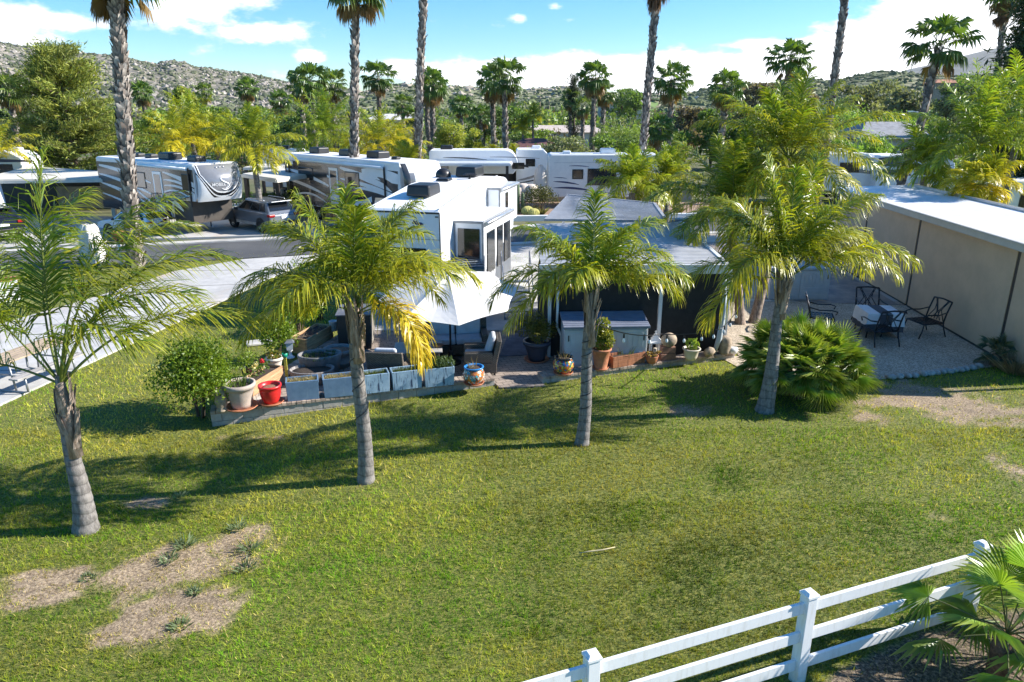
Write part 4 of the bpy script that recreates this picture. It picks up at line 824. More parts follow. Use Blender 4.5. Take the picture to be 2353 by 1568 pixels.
pot('flower_pot','round grey plastic barrel filled with bark chips next to the dark cabinet',G(780,842,0),[(.01,.0),(.27,0),(.3,.12),(.33,.14),(.33,.18),(.31,.19),(.35,.4),(.4,.42),(.4,.5),(.35,.5),(.33,.42)],barrel,.34,.43,chips)
pot('wooden_tub','oval half barrel of light grey staves holding dark soil, front one of two',G(719,878,0),[(.01,0),(.47,0),(.55,.34),(.55,.36),(.5,.36),(.48,.28)],greywood,.49,.3,sx=1,sy=.72,rz=.15,cat='planter')
pot('wooden_tub','oval dark half barrel with green sprouts, behind the other tub',G(738,858,0),[(.01,0),(.44,0),(.55,.5),(.55,.54),(.5,.54),(.48,.44)],barrel,.5,.46,plant=lambda m:grassy(m,160,.42,.12,(.05,.09,.03),(.1,.14,.05),g,.46,.01,1.0),sx=1,sy=.7,rz=.2,cat='planter')
pot('flower_pot','big dark navy pot with a feathery shrub on the brick pavers',G(1233,828,0),potprof(.33,.21,.54,.05,.1),navyplast,.3,.47,plant=lambda m:[leaves(m,blob(420,c,(.34,.34,.26),g,.2)[0],.1,cols(420,(.09,.1,.015),(.22,.2,.03),g),.22,None,g) for c in ((0,0,.95),(.25,.1,.85),(-.3,0,.9),(.05,-.2,.8),(-.1,.2,1.1))],saucer=(.34,terracotta))
def talmat(name,s,cs):
    m,nt,b=nodes(name); vo=nt.nodes.new('ShaderNodeTexVoronoi'); vo.inputs['Scale'].default_value=s; nt.links.new(coord(nt,'Object'),vo.inputs['Vector']); sp=nt.nodes.new('ShaderNodeSeparateColor'); nt.links.new(vo.outputs['Color'],sp.inputs[0])
    r=ramp(nt,sp.outputs[0],[(i/len(cs),c) for i,c in enumerate(cs)]); r.node.color_ramp.interpolation='CONSTANT'
    v2=nt.nodes.new('ShaderNodeTexVoronoi'); v2.feature='DISTANCE_TO_EDGE'; v2.inputs['Scale'].default_value=s; nt.links.new(coord(nt,'Object'),v2.inputs['Vector'])
    nt.links.new(mixc(nt,(.03,.03,.06),r,ramp(nt,v2.outputs[0],[(.03,0.),(.07,1.)])),b.inputs[0]); b.inputs['Roughness'].default_value=.18; b.inputs['Coat Weight'].default_value=.5; return m
bluerim=M('blue_glaze',(.03,.2,.5),.2,var=.1); orrim=M('cream_glaze',(.55,.4,.2),.25,var=.2)
talp=[(.01,.03),(.16,.03),(.22,.1),(.265,.2),(.26,.29),(.22,.36),(.19,.385)]; talr=[(.19,.385),(.235,.41),(.245,.44),(.21,.445),(.185,.41)]
pot('painted_pot','painted orange and white folk-art pot with a blue rim on the wall end',G(1089,882,ZT),talp,talmat('painted_glaze_orange',17,[(.55,.14,.03),(.7,.62,.5),(.6,.2,.04),(.08,.35,.4),(.72,.65,.55),(.65,.25,.05)]),.18,.4,plant=lambda m:grassy(m,10,.1,.25,(.25,.2,.12),(.35,.28,.18),g,.4,.008,.6),rim=(talr,bluerim),saucer=(.25,terracotta))
pot('painted_pot','painted multicolour folk-art pot with dark rim at the start of the rock wall',G(1294,858,ZT),talp,talmat('painted_glaze_yellow',19,[(.5,.06,.03),(.6,.4,.05),(.06,.2,.12),(.6,.18,.03),(.05,.15,.4),(.65,.5,.1)]),.18,.4,plant=lambda m:grassy(m,22,.14,.2,(.12,.1,.06),(.2,.17,.1),g,.4,.01,.8),rim=(talr,M('black_glaze',(.02,.02,.02),.2)),saucer=(.25,terracotta))
pot('flower_pot','tall terracotta pot with a bushy jade plant behind the green-crowned palm',G(1380,848,ZT),[(.01,0),(.16,0),(.165,.05),(.16,.06),(.2,.3),(.23,.5),(.26,.52),(.26,.56),(.22,.56),(.2,.5)],terracotta,.2,.5,plant=lambda m:[leaves(m,blob(260,c,(.2,.2,.2),g,.4)[0],.075,cols(260,(.1,.16,.02),(.32,.3,.05),g),.7,None,g) for c in ((0,0,.68),(.1,0,.9),(-.1,0,1.0),(.02,.05,1.15),(.14,0,.72))],saucer=(.2,terracotta))
def rosette(m,c,r,n,ca,cb,rg):
    for k in range(n):
        a=k*2.4; q=r*(k/n)**.6; leaves(m,np.array([[c[0]+cos(a)*q*.6,c[1]+sin(a)*q*.6,c[2]+.03*(1-k/n)]]),r*.8,cols(1,ca,cb,rg),.55,np.array([[cos(a),sin(a),.4]])*2,rg)
pot('flower_pot','small round terracotta pot of pinkish rosette succulents',G(1497,834,ZT),[(.01,0),(.1,0),(.15,.1),(.165,.18),(.175,.2),(.15,.2),(.14,.17)],terracotta,.145,.18,plant=lambda m:[rosette(m,(x,y,z),.09,18,(.22,.2,.05),(.42,.25,.12),g) for x,y,z in ((0,0,.24),(.12,0,.25),(-.12,.02,.26),(.05,-.1,.22),(-.08,-.1,.22),(.17,-.02,.3),(-.02,.1,.25))])
pot('flower_pot','cream bowl pot with big upright light green leaves',G(1587,826,ZT),[(.01,0),(.13,0),(.17,.1),(.2,.26),(.24,.29),(.24,.31),(.2,.31),(.18,.26)],creamM,.19,.27,plant=lambda m:leaves(m,blob(26,(.03,0,.42),(.18,.12,.14),g,.5)[0],.19,cols(26,(.17,.27,.03),(.3,.4,.08),g,.1),.6,np.array([0,0,1.5]),g))
pot('flower_pot','small terracotta pot among rocks by the far red hedge plant pot',G(675,503,.3),potprof(.24,.17,.4,.03,.08),terracotta,.2,.35,cat='plant pot')
pot('flower_pot','wide shallow terracotta bowl on the gravel under the tall fan palm',G(283,556,.1),[(.01,0),(.3,0),(.5,.45),(.55,.5),(.48,.5),(.45,.4)],terracotta,.45,.42)
for i,(x,y,lab) in enumerate(((648,462,'white garden urn on the left stone pillar of the far carport'),(728,456,'white garden urn on the right stone pillar of the far carport'))):
    t=thing('urn',lab,'urn',G(x,y+35,0)+A(0,0,0)); t.location.z=P(x,y,t.location.y)[2]
    m=MB(); m.lathe([(.01,0),(.2,0),(.2,.06),(.09,.1),(.08,.2),(.2,.3),(.27,.5),(.24,.62),(.32,.7),(.3,.72),(.2,.68)],n=16); m.build('bowl',whiteclay,t)
    m=MB(); z=t.location.z; m.bx(-.3,.3,-.3,.3,-.12,0); m.bx(-.24,.24,-.24,.24,-z,-.12); 
    t2=thing('stone_pillar',['tan stone pillar carrying the left white urn','tan stone pillar carrying the right white urn'][i],'pillar',(t.location.x,t.location.y,0)); o=m.build('shaft',stoneM,t2,.02); o.location.z=z
# blue planters
def planter_mat(name, drip):
    m,nt,b=nodes(name); co=coord(nt,'Object'); n1=noise(nt,coord(nt,'Object',(20,20,1.6)),1.7,4,.6); n2=noise(nt,co,5,5,.6)
    base=ramp(nt,n2,[(.3,(.1,.17,.27) if not drip else (.2,.31,.42)),(.7,(.15,.235,.35) if not drip else (.33,.45,.55))])  # shade tone painted into the plain glaze, sunlit tone into the dripped one
    c=mixc(nt,base,(.03,.05,.1),ramp(nt,n1,[(.575,0.),(.6,.95)])) if drip else mixc(nt,base,(.28,.36,.45),ramp(nt,n1,[(.62,0.),(.7,.35)]))
    nt.links.new(c,b.inputs[0]); b.inputs['Roughness'].default_value=.35; return m
pmA=planter_mat('blue_glaze_shade_tone',False); pmB=planter_mat('blue_glaze_sunlit_drips',True)
def trough(name,label,c,rz,w,d,h,mats,plant=None,group=None,lip=.02,taper=1.06,cat='planter'):
    t=thing(name,label,cat,c,rz,group); m=MB(); wt=.035
    def ring(w0,d0,z): return [(-w0/2,-d0/2,z),(w0/2,-d0/2,z),(w0/2,d0/2,z),(-w0/2,d0/2,z)]
    v=ring(w,d,0)+ring(w*taper,d*taper,h)+ring(w*taper-2*wt,d*taper-2*wt,h)+ring(w*taper-2*wt,d*taper-2*wt,h-.09)
    f=[(3,2,1,0)]
    for k in range(3):
        for i in range(4): f.append((k*4+i,k*4+(i+1)%4,k*4+4+(i+1)%4,k*4+4+i))
    m.add(v,f); m.build('box',mats[0],t,.008)
    m=MB(); m.bx(-w*taper/2+wt,w*taper/2-wt,-d*taper/2+wt,d*taper/2-wt,h-.12,h-.07); m.build('soil',mats[1],t)
    if plant: m=MB(); plant(m); m.build('plant',leafM,t)
    return t
BP=[((658,925),(737,917),'blue rectangular planter of dry thatch beside the red pot, first in the row',pmA),((743,917),(819,909),'blue planter with shade-darkened colour behind the wire-bound palm trunk, second in the row',pmA),((824,909),(899,900),'drip-streaked blue planter just right of the wire-bound trunk',pmB),((901.6,900),(973,891.5),'sunlit-toned blue dripped planter under the hanging yellow frond tips',pmB),((975.5,892.5),(1047,885),'sunlit-toned blue dripped planter with a dense green rosemary bush',pmB)]
for i,(a,b_,lab,mt) in enumerate(BP):
    a=G(*a,ZT);b_=G(*b_,ZT); w=np.linalg.norm(b_-a)*.97; d=nz(b_-a); n=A(-d[1],d[0],0); c=(a+b_)/2+n*.2
    def pl(m,i=i,w=w):
        for k in range(5):
            x=(k-2)*w*.17; q=MB()
            grassy(q,60 if i<2 else 40,.09,.1,(.3,.25,.14) if i<2 else (.07,.11,.03),(.42,.36,.2) if i<2 else (.12,.16,.05),g,.39,.008,1.2); m.add(np.concatenate(q.v)+A(x,0,0),[tuple(r) for f,_,_ in q.f for r in f],0,np.concatenate(q.c))
            if i==4:
                p=blob(150,(x,0,.52),(.16,.2,.16),g,.3)[0]; leaves(m,p,.12,cols(150,(.045,.085,.025),(.11,.16,.06),g),.16,np.array([0,0,1.6]),g)
    trough('blue_planter',lab,c,math.atan2(d[1],d[0]),w*.94,.36,.46,(mt,chips if i<2 else soil),pl,'blue planters on the low wall')
woodM,nt,b=nodes('cedar_boards'); co=coord(nt,'Object',(1.2,1.2,14)); n1=noise(nt,co,2,6,.6); nt.links.new(ramp(nt,n1,[(.3,(.27,.14,.07)),(.55,(.47,.29,.15)),(.75,(.58,.4,.24))]),b.inputs[0]); b.inputs['Roughness'].default_value=.75; bumpn(nt,b,n1,.3)
cedar2=M('red_cedar',(.3,.12,.06),.6,var=.3,vs=3,bump=.2,sc=(8,1,1))
def board_box(label, a, b_, width, h, z, mat_, plantf=None, boards=3):
    a=A(*a);b_=A(*b_); d=nz(b_-a); L=np.linalg.norm(b_-a); rz=math.atan2(d[1],d[0]); c=(a+b_)/2
    t=thing('planter_box',label,'planter',(c[0],c[1],z),rz)
    bh=h/boards
    for sgn in (-1,1):
        for (w,q,vert) in ((L,width/2,0),(width-.05,L/2-.012,1)):
            m=MB()
            for k in range(boards):
                if vert: m.bx(sgn*q-.012,sgn*q+.012,-w/2,w/2,k*bh+.002,(k+1)*bh-.004)
                else: m.bx(-w/2,w/2,sgn*q-.013,sgn*q+.013,k*bh+.002,(k+1)*bh-.004)
            m.build('side_board' if not vert else 'end_board',mat_,t,.004)
    m=MB(); m.bx(-L/2+.03,L/2-.03,-width/2+.02,width/2-.02,0.02,h-.07); m.build('soil',soil,t)
    if plantf: m=MB(); plantf(m,L); m.build('plant',leafM,t)
    return t
def twigs(m,L):
    for k in range(16):
        x=g.uniform(-L/2+.1,L/2-.1); m.tube([(x,g.uniform(-.1,.1),.25),(x+g.uniform(-.1,.1),g.uniform(-.12,.12),.38),(x+g.uniform(-.2,.2),g.uniform(-.15,.15),.48)],[.012,.008,.004],4,0,(.32,.25,.18))
def flowers(m,L):
    p=blob(160,(0,0,.42),(L*.42,.16,.12),g,.2)[0]; leaves(m,p,.075,cols(160,(.07,.13,.02),(.15,.2,.04),g),.6,None,g)
    for c,q in (((.6,.5,.2),(-.05,0,.56)),((.65,.6,.35),(.05,.02,.58)),((.6,.03,.04),(.42,.1,.52)),((.08,.02,.03),(-.2,.03,.5))):
        leaves(m,blob(26,q,(.06,.06,.05),g,.5)[0],.06,np.tile(c,(26,1)),.8,None,g)
a=FL+RET*.55+E1*.18
board_box('wooden planter box with red and cream flowers behind the taupe pot',FL+RET*.62+E1*.22,FL+RET*2.15+E1*.22,.4,.32,ZT,woodM,flowers)
c1=A(-5.78,18.55); board_box('sunlit raw wooden planter box of bare twigs beside the dark cabinet',c1,c1+RET*1.45,.5,.42,.12,woodM,twigs)
a=G(1408,847,ZT)[:2];b_=G(1481,834,ZT)[:2]; n=A(-nz(b_-a)[1],nz(b_-a)[0])*.15
board_box('reddish slatted cedar planter box on the rock wall in front of the shed',a+n,b_+n,.3,.3,ZT,cedar2,lambda m,L:grassy(m,30,.2,.22,(.08,.13,.06),(.15,.2,.1),g,.25,.006,.4))
# small things on the wall
t=thing('solar_lantern','solar lantern with white base standing on the wall between pot and planter box','lantern',G(668,822,ZT)); m=MB(); m.lathe([(.01,0),(.11,0),(.11,.02),(.05,.06),(.035,.16),(.07,.2),(.07,.22),(.01,.22)],n=16); m.build('base',white,t)
m=MB(); m.box((0,0,.33),(.15,.15,.2),.3,taper=1.3); m.build('glass_body',M('frosted_glass',(.6,.63,.65),.1,var=.02),t); m=MB(); m.box((0,0,.46),(.26,.26,.05),.3,taper=.55); m.build('roof',steel,t)
t=thing('rain_gauge','yellow rain gauge stick with a green top behind the first blue planter','rain gauge',G(659,865,ZT)); m=MB(); m.bx(-.035,.035,-.01,.01,0,.5); m.build('scale',M('yellow_plastic',(.6,.55,.08),.4,var=.3,vs=30),t); m=MB(); m.lathe([(.01,.5),(.06,.5),(.075,.58),(.06,.6)],n=12); m.build('funnel',M('green_plastic',(.01,.28,.17),.35),t)
t=thing('owl_statue','weathered stone owl figure at the left corner of the wall','statue',G(511,945,ZT)); m=MB(); m.lathe([(.01,0),(.1,0),(.12,.04),(.09,.07),(.12,.14),(.135,.26),(.11,.34),(.12,.4),(.11,.47),(.05,.51),(.01,.52)],n=16); m.ball((-.06,-.02,.52),(.03,.02,.05),8); m.ball((.06,-.02,.52),(.03,.02,.05),8); m.build('body',stoneM,t)
m=MB(); m.ball((-.045,-.105,.42),.026,8); m.ball((.045,-.105,.42),.026,8); m.build('eyes',black,t); m=MB(); m.box((0,-.12,.385),(.02,.03,.04)); m.build('beak',stoneM,t)
t=thing('frog_figurine','small orange clay frog figure leaning on the raw planter box','figurine',G(689,806,ZT-.05)); m=MB(); m.ball((0,0,.08),(.1,.08,.08),10); m.ball((.02,-.06,.15),(.07,.06,.05),10); m.ball((-.1,-.03,.04),(.05,.07,.04),8); m.ball((.1,-.03,.04),(.05,.07,.04),8); m.build('body',M('orange_clay',(.5,.13,.04),.5,var=.2),t); m=MB(); m.ball((-.02,-.08,.2),.022,8); m.ball((.06,-.08,.2),.022,8); m.build('eyes',black,t)
single((lambda m:(m.lathe([(.01,0),(.1,0),(.12,.28),(.13,.29),(.11,.29),(.1,.03)],n=20),m)[1])(MB()),'bucket',M('white_bucket',(.6,.63,.66),.4),'white plastic cup-shaped bucket between the planter box and dark cabinet','bucket',P(767,760,19.9))
t=thing('lantern','white metal garden lantern with pointed roof on the rock wall','lantern',G(1504,815,ZT)); m=MB()
for x in (-1,1):
    for y in (-1,1): m.bx(x*.12-.018,x*.12+.018,y*.12-.018,y*.12+.018,.04,.36)
m.bx(-.15,.15,-.15,.15,0,.04); m.bx(-.14,.14,-.14,.14,.34,.37); m.build('frame',white,t,.004); m=MB(); m.box((0,0,.42),(.38,.38,.1),0,taper=.45); m.box((0,0,.52),(.16,.16,.1),0,taper=.5); m.tube([(0,0,.56),(0,0,.62)],.02,8); m.ball((0,0,.64),.03,8); m.build('roof',white,t); m=MB(); m.lathe([(.01,.04),(.05,.04),(.05,.18),(.01,.18)],n=12); m.build('candle',creamM,t)
t=thing('brick_stack','two stacked reddish blocks under the round rock','block',G(1533,828,ZT)); m=MB(); m.box((0,.1,.09),(.42,.24,.17),.2); m.box((.02,.1,.27),(.36,.22,.17),.15); m.build('block',M('brown_block',(.25,.13,.09),.9,var=.2,bump=.4),t,.012)
def rock(label,loc,r,seed,mat_=stoneM,group=None,n=16,name='rock',cat='rock'):
    m=MB(); m.ball((0,0,r[2]*.85),r,n,noise=.35,rg=rg_(seed)); return single(m,name,mat_,label,cat,loc,rg_(seed).uniform(0,3),group)
rock('round tan rock resting on the two stacked blocks',G(1537,828,ZT)+A(.0,.1,.36),(.22,.2,.18),1)
rock('pointed tan rock on the wall between the cream bowl and stone column',G(1628,818,ZT),(.2,.15,.13),2,n=8)
rock('white chunk of quartz at the far end of the rock wall',G(1683,812,ZT),(.14,.12,.1),3,M('quartz',(.6,.6,.6),.4,var=.15))
single((lambda m:(m.lathe([(.01,0),(.16,0),(.17,.05),(.15,.1),(.16,.3),(.15,.42),(.1,.47),(.01,.48)],n=14),m)[1])(MB()),'stone_column',stoneM,'short rounded stone column near the far end of the rock wall','stone column',G(1665,812,ZT))
m=MB(); m.box((0,0,.03),(.75,.42,.06),.4); single(m,'paving_slab',conc2,'pale square slab lying on the lawn behind the bushes','slab',G(598,789,.02),0,None,.01)
# ---------------------------------------------------------------- bushes by the patio
BX=((.07,.14,.01),(.23,.31,.03))
shrub('boxwood','large round boxwood bush at the left of the patio wall corner',G(458,945)+A(0,0,-.1),1.8,1.75,10500,.08,*BX,cat='bush',ncl=44,z0=.15,rg=rg_(610))
shrub('boxwood','smaller upright boxwood bush behind the white clay pot',G(628,838)+A(.05,.3,0),1.05,1.35,2600,.075,*BX,cat='bush',ncl=18,rg=rg_(611))
shrub('boxwood','leafy bush behind the raw wooden planter box',G(690,765),1.7,1.3,3600,.08,*BX,cat='bush',ncl=20,rg=rg_(612))
shrub('boxwood','tall leafy bush behind the palm crown next to the dark cabinet',G(735,735),1.9,2.2,4200,.085,*BX,cat='bush',ncl=22,rg=rg_(613))
shrub('boxwood','sparse young bush between boxwood and flower box',G(563,868),.75,.75,600,.06,*BX,cat='bush',ncl=9,rg=rg_(614),z0=.15)
# ---------------------------------------------------------------- chamaerops clump
def lowfan(label, loc, w, h, n, seed, r=.5, ns=22, c=(.09,.15,.025), tip=(.3,.28,.06), heads=4, extra=None, lp=.7, mid=.45, tw=1.05):
    gg=rg_(seed); t=thing('low_fan_palm',label,'palm shrub',loc); m=MB()
    hd=[(0,0,h*.5)]+[(cos(k*2.1+.5)*w*.26,sin(k*2.1+.5)*w*.26,h*gg.uniform(.18,.4)) for k in range(heads-1)]
    for i in range(n):
        b_=hd[i%len(hd)]; t_=(i//len(hd)+.5)/(n/len(hd)); el=R(85-115*t_+gg.normal(0,8)); az=i*2.39996+gg.normal(0,.3)
        L=lp*gg.uniform(.8,1.2)*w/2.6
        fan(m,b_,(cos(el)*cos(az),cos(el)*sin(az),sin(el)),L,r*w/2.6*gg.uniform(.85,1.15),ns,np.asarray(c)*(.8+.5*(1-t_)),tip,.22+.3*t_,gg,200,rr=.012,fold=.12,sag=.25,mid=mid,tw=tw)
    m.build('fronds',frondM,t); m=MB()
    for b_ in hd: m.tube([(b_[0]*.8,b_[1]*.8,-.05),(b_[0],b_[1],b_[2]*.6),b_],[.12,.13,.1],8)
    m.build('trunk',M('fibrous_brown',(.2,.11,.06),.95,var=.4,vs=20,bump=.8),t); return t
gg=rg_(620); t=thing('low_fan_palm','spiky round clump of low fan palms beside the leaning grey palm trunk','palm shrub',G(1838,905)); m=MB(); tk=MB()
for i in range(330):
    zz=1-1.12*(i+.5)/330; az=i*2.39996+gg.normal(0,.25); rr_=math.sqrt(max(0,1-zz*zz)); d=A(rr_*cos(az),rr_*sin(az),zz+.12); c_=A(cos(az*1.7)*.3,sin(az*2.3)*.3,.5)
    fan(m,c_+d*A(.62,.6,.52)*gg.uniform(.6,1.15),d+gg.normal(0,.15,3),gg.uniform(.3,.5),gg.uniform(.4,.52),22,A(.2,.3,.035)*(.85+.3*max(0,zz)),(.6,.55,.11),.15+.3*(1-zz)*.5,gg,205,rr=.012,fold=.14,sag=.3,mid=.42,tw=.85)
m.build('fronds',frondM,t)
for k in range(6): a=k*1.05; tk.tube([(cos(a)*.25,sin(a)*.25,-.05),(cos(a)*.4,sin(a)*.4,.4),(cos(a)*.5,sin(a)*.5,.8)],[.13,.12,.09],8)
tk.build('trunk',M('fibrous_trunk',(.2,.11,.06),.95,var=.4,vs=20,bump=.8),t)
lowfan('small blue-green fan palm at the foot of the beige wall',G(2285,842),1.3,.7,26,621,.6,18,c=(.06,.09,.05),heads=2)
m=MB(); gg=rg_(622); t=thing('dry_grass','tuft of dry brown ornamental grass at the right edge by the gravel','plant',G(2332,858)); grassy(m,420,.25,.5,(.25,.17,.09),(.42,.32,.2),gg,0,.006,1.4); m.build('blades',leafM,t)
lowfan('drooping young fan palm overlapping the end post of the white fence',G(2290,1550),2.5,1.15,30,623,.6,26,c=(.21,.31,.04),tip=(.55,.5,.12),heads=2,lp=.8,mid=.55,tw=.9)
# weeds on the bare patches
for i,(x,y,s,lab) in enumerate(((425,1252,.2,'largest grey-green weed rosette at the top of the dry patch'),(388,1285,.16,'pale weed left of centre in the dry patch'),(575,1262,.2,'grey-green weed at the right rim of the dry patch'),(565,1305,.17,'weed just below the right rim weed'),(447,1362,.12,'small weed in the middle of the dry patch'),(412,1440,.15,'weed near the lower end of the dry patch'),(205,1330,.14,'tuft between the bare soil and the dry patch'),(545,1212,.15,'weed above the right rim of the dry patch'),(415,1140,.12,'tuft on the small bare strip under the palm shadow'),(2165,1075,.12,'weed in the lawn near the right edge'))):
    gg=rg_(640+i); t=thing('weed',lab,'weed',G(x,y),0,'weeds on the dry patch'); m=MB(); grassy(m,60,s*.75,s*.5,(.12,.17,.08),(.25,.3,.17),gg,0,.011,1.6); m.build('leaves',leafM,t)
# stones edging the gravel
ST=[(1996,862),(2045,874),(2066,872.5),(2085,871.5),(2102,870),(2122,866),(2136,865),(2150,863),(2165,861.5),(2178,860),(2192,858),(2206,857),(2220,855),(2234,852),(2250,849)]
for i,(x,y) in enumerate(ST):
    lab='rounded river stone in the row edging the gravel' if i else 'single rounded stone beside the spiky fan palm clump'
    rock(lab,G(x,y-3),(.15*rg.uniform(.8,1.2) if 0 else .14,.1,.07),700+i,riverstone,'stones edging the gravel' if i else None,10,'edging_stone','stone')
# ---------------------------------------------------------------- patio furniture
wick,nt,b=nodes('brown_wicker'); co=coord(nt,'Object'); w1_=nt.nodes.new('ShaderNodeTexBrick'); w1_.inputs['Scale'].default_value=1; w1_.inputs['Brick Width'].default_value=.07; w1_.inputs['Row Height'].default_value=.028; w1_.inputs['Mortar Size'].default_value=.005
w1_.inputs['Color1'].default_value=(.2,.165,.13,1); w1_.inputs['Color2'].default_value=(.13,.105,.085,1); w1_.inputs['Mortar'].default_value=(.03,.025,.02,1)
t_=nt.nodes.new('ShaderNodeTexCoord'); cb_=nt.nodes.new('ShaderNodeCombineXYZ'); sp_=nt.nodes.new('ShaderNodeSeparateXYZ'); nt.links.new(t_.outputs['Object'],sp_.inputs[0])
ad=nt.nodes.new('ShaderNodeMath'); nt.links.new(sp_.outputs[0],ad.inputs[0]); nt.links.new(sp_.outputs[1],ad.inputs[1]); nt.links.new(ad.outputs[0],cb_.inputs[0]); nt.links.new(sp_.outputs[2],cb_.inputs[1]); nt.links.new(cb_.outputs[0],w1_.inputs[0]); nt.links.new(w1_.outputs[0],b.inputs[0]); b.inputs['Roughness'].default_value=.6; bumpn(nt,b,w1_.outputs[1],-.6,.01)
cush=M('pale_blue_grey_cushion',(.5,.52,.58),.9,var=.08,vs=5,bump=.15,bs=12)
def wicker(name,label,loc,rz,w,ncush,cat):
    t=thing(name,label,cat,loc,rz); m=MB(); d=.82; a=.16
    m.bx(-w/2,w/2,-d/2,d/2,.06,.34); m.build('seat_base',wick,t,.015)
    for s in (-1,1): m=MB(); m.bx(s*w/2-(a if s>0 else 0),s*w/2+(0 if s>0 else a),-d/2,d/2-.1,.34,.62); m.build('armrest',wick,t,.03)
    m=MB(); m.ext([(-w/2,d/2-.16,.3),(-w/2,d/2,.3),(-w/2,d/2+.13,.92),(-w/2,d/2+.03,.92)],(w,0,0)); m.build('backrest',wick,t,.02)
    cw=(w-2*a)/ncush
    for k in range(ncush):
        x=-w/2+a+cw*(k+.5); m=MB(); m.box((x,-.05,.42),(cw-.02,d-.16,.16)); m.build('seat_cushion',cush,t,.045,3)
        m=MB(); m.ext([(x-cw/2+.02,d/2-.3,.48),(x-cw/2+.02,d/2-.13,.48),(x-cw/2+.02,d/2-.0,.98),(x-cw/2+.02,d/2-.13,.98)],(cw-.04,0,0)); m.build('back_cushion',cush,t,.06,3)
    m=MB()
    for sx_ in (-1,1):
        for sy_ in (-1,1): m=MB(); m.bx(sx_*(w/2-.06)-.025,sx_*(w/2-.06)+.025,sy_*(d/2-.06)-.025,sy_*(d/2-.06)+.025,0,.06); m.build('leg',black,t)
    return t
wicker('wicker_sofa','two-seat wicker sofa with pale cushions under the parasol',(-1.55,18.95,.01),.1,1.75,2,'sofa')
wicker('wicker_armchair','wicker armchair with a striped back cushion, facing left beside the painted pot',(-.82,17.55,.01),-1.5,.9,1,'armchair')
wicker('wicker_armchair','wicker armchair seen from behind, next to the wire-bound palm trunk',(-3.0,16.75,.01),pi-.1,.9,1,'armchair')
t=thing('coffee_table','low grey table with a light slab top between the wicker seats','table',(-2.45,17.95,.01),.1); m=MB(); m.bx(-.62,.62,-.45,.45,.46,.5); m.build('table_top',M('grey_tabletop',(.42,.4,.38),.4,var=.1),t,.01); m=MB(); m.bx(-.54,.54,-.38,.38,.02,.455); m.build('base',wick,t,.01)
m=MB(); m.ball((0,0,.04),(.16,.12,.05),12,noise=.2); single(m,'bread_board',M('brown_dish',(.2,.1,.05),.6),'brown bowl-like dish on the grey table top','dish',(-1.95,17.95,.52))
# parasol
t=thing('parasol','large off-white patio parasol tilted towards the lawn over the wicker seats','parasol',(-1.62,18.1,.01)); can=M('offwhite_canvas',(.66,.63,.6),.85,var=.05,vs=3,bump=.1,bs=4)
m=MB(); m.tube([(0,0,0),(0,0,1.5),(0,-.02,2.3)],.028,10); m.build('pole',black,t); m=MB(); m.lathe([(.01,0),(.28,0),(.27,.05),(.06,.1),(.05,.35),(.01,.35)],n=20); m.build('base',black,t)
Rm=Matrix.Translation((0,-.02,2.38))@Matrix.Rotation(R(10),4,'X')
def canopy(r0,z0,r1,z1,n=8,sub=7,rot=.2):
    m=MB(); m.M=Rm; v=[];
    for i in range(sub+1):
        q=i/sub; r=r0+(r1-r0)*q
        for k in range(n*6):
            a=rot+k*2*pi/(n*6); ph=(k%6)/6.; edge=cos(pi/n)/cos((ph-.5)*2*pi/n); scal=1-.035*q*sin(pi*ph); v.append((r*edge*scal*cos(a)/cos(pi/n)*cos(pi/n),r*edge*scal*sin(a),z0+(z1-z0)*q**1.12-.07*sin(pi*ph)*sin(pi*min(1,q*1.02))*.8))
    N=n*6; f=[(i*N+k,i*N+(k+1)%N,(i+1)*N+(k+1)%N,(i+1)*N+k) for i in range(sub) for k in range(N)]
    m.add(v,f,0,None,False); return m
o=canopy(.22,-.05,1.82,-.54).build('canopy',can,t); so_=o.modifiers.new('s','SOLIDIFY'); so_.thickness=.006
o=canopy(.015,.05,.42,-.1,sub=4).build('vent_flap',can,t); o.modifiers.new('s','SOLIDIFY').thickness=.006
m=MB(); m.M=Rm
for k in range(8):
    a=.2+k*pi/4; m2=MB(); m2.M=Rm; m2.beam((cos(a)*.05,sin(a)*.05,-.08),(cos(a)*1.74,sin(a)*1.74,-.57),.018,.018); m2.build('rib',black,t)
m.lathe([(.01,.05),(.04,.05),(.05,.08),(.02,.13),(.01,.13)],n=10); m.build('finial',black,t)
# dark cabinet with louvred side
t=thing('cabinet','dark brown outdoor cabinet with a louvred side panel beside the palm trunk','cabinet',(-4.45,19.75,.01),.1); m=MB(); m.bx(-.45,.45,-.55,.55,0,.98); m.build('body',darkbrown,t,.01); m=MB(); m.bx(-.48,.48,-.58,.58,.982,1.02); m.build('top',M('grey_top',(.13,.13,.14),.4),t,.006)
m=MB()
for k in range(18): m.box((.465,0,.14+k*.043),(.03,.9,.03),0)
m.build('louvre_panel',M('louvre_beige',(.3,.27,.23),.6),t)
t=thing('storage_cabinet','tall pale storage cabinet with a slate shingle lid against the white trailer','storage cabinet',(-1.55,22.35,.01),.25); m=MB(); m.bx(-.55,.55,-.4,.4,0,1.72); m.build('body',M('cream_panel',(.5,.47,.4),.6,var=.12),t,.01); m=MB(); m.ext([(-.6,-.46,1.72),(-.6,.44,1.9),(-.6,.44,1.86),(-.6,-.46,1.67)],(1.2,0,0))
for k in range(5):
    for q in range(6): y=-.45+k*.18; m.box((-.5+q*.2+(k%2)*.05-.02,y+.08,1.735+.2*(y+.53)+.012),(.19,.17,.012))
m.build('lid',M('slate_shingle',(.16,.18,.2),.7,var=.3,vs=5),t)
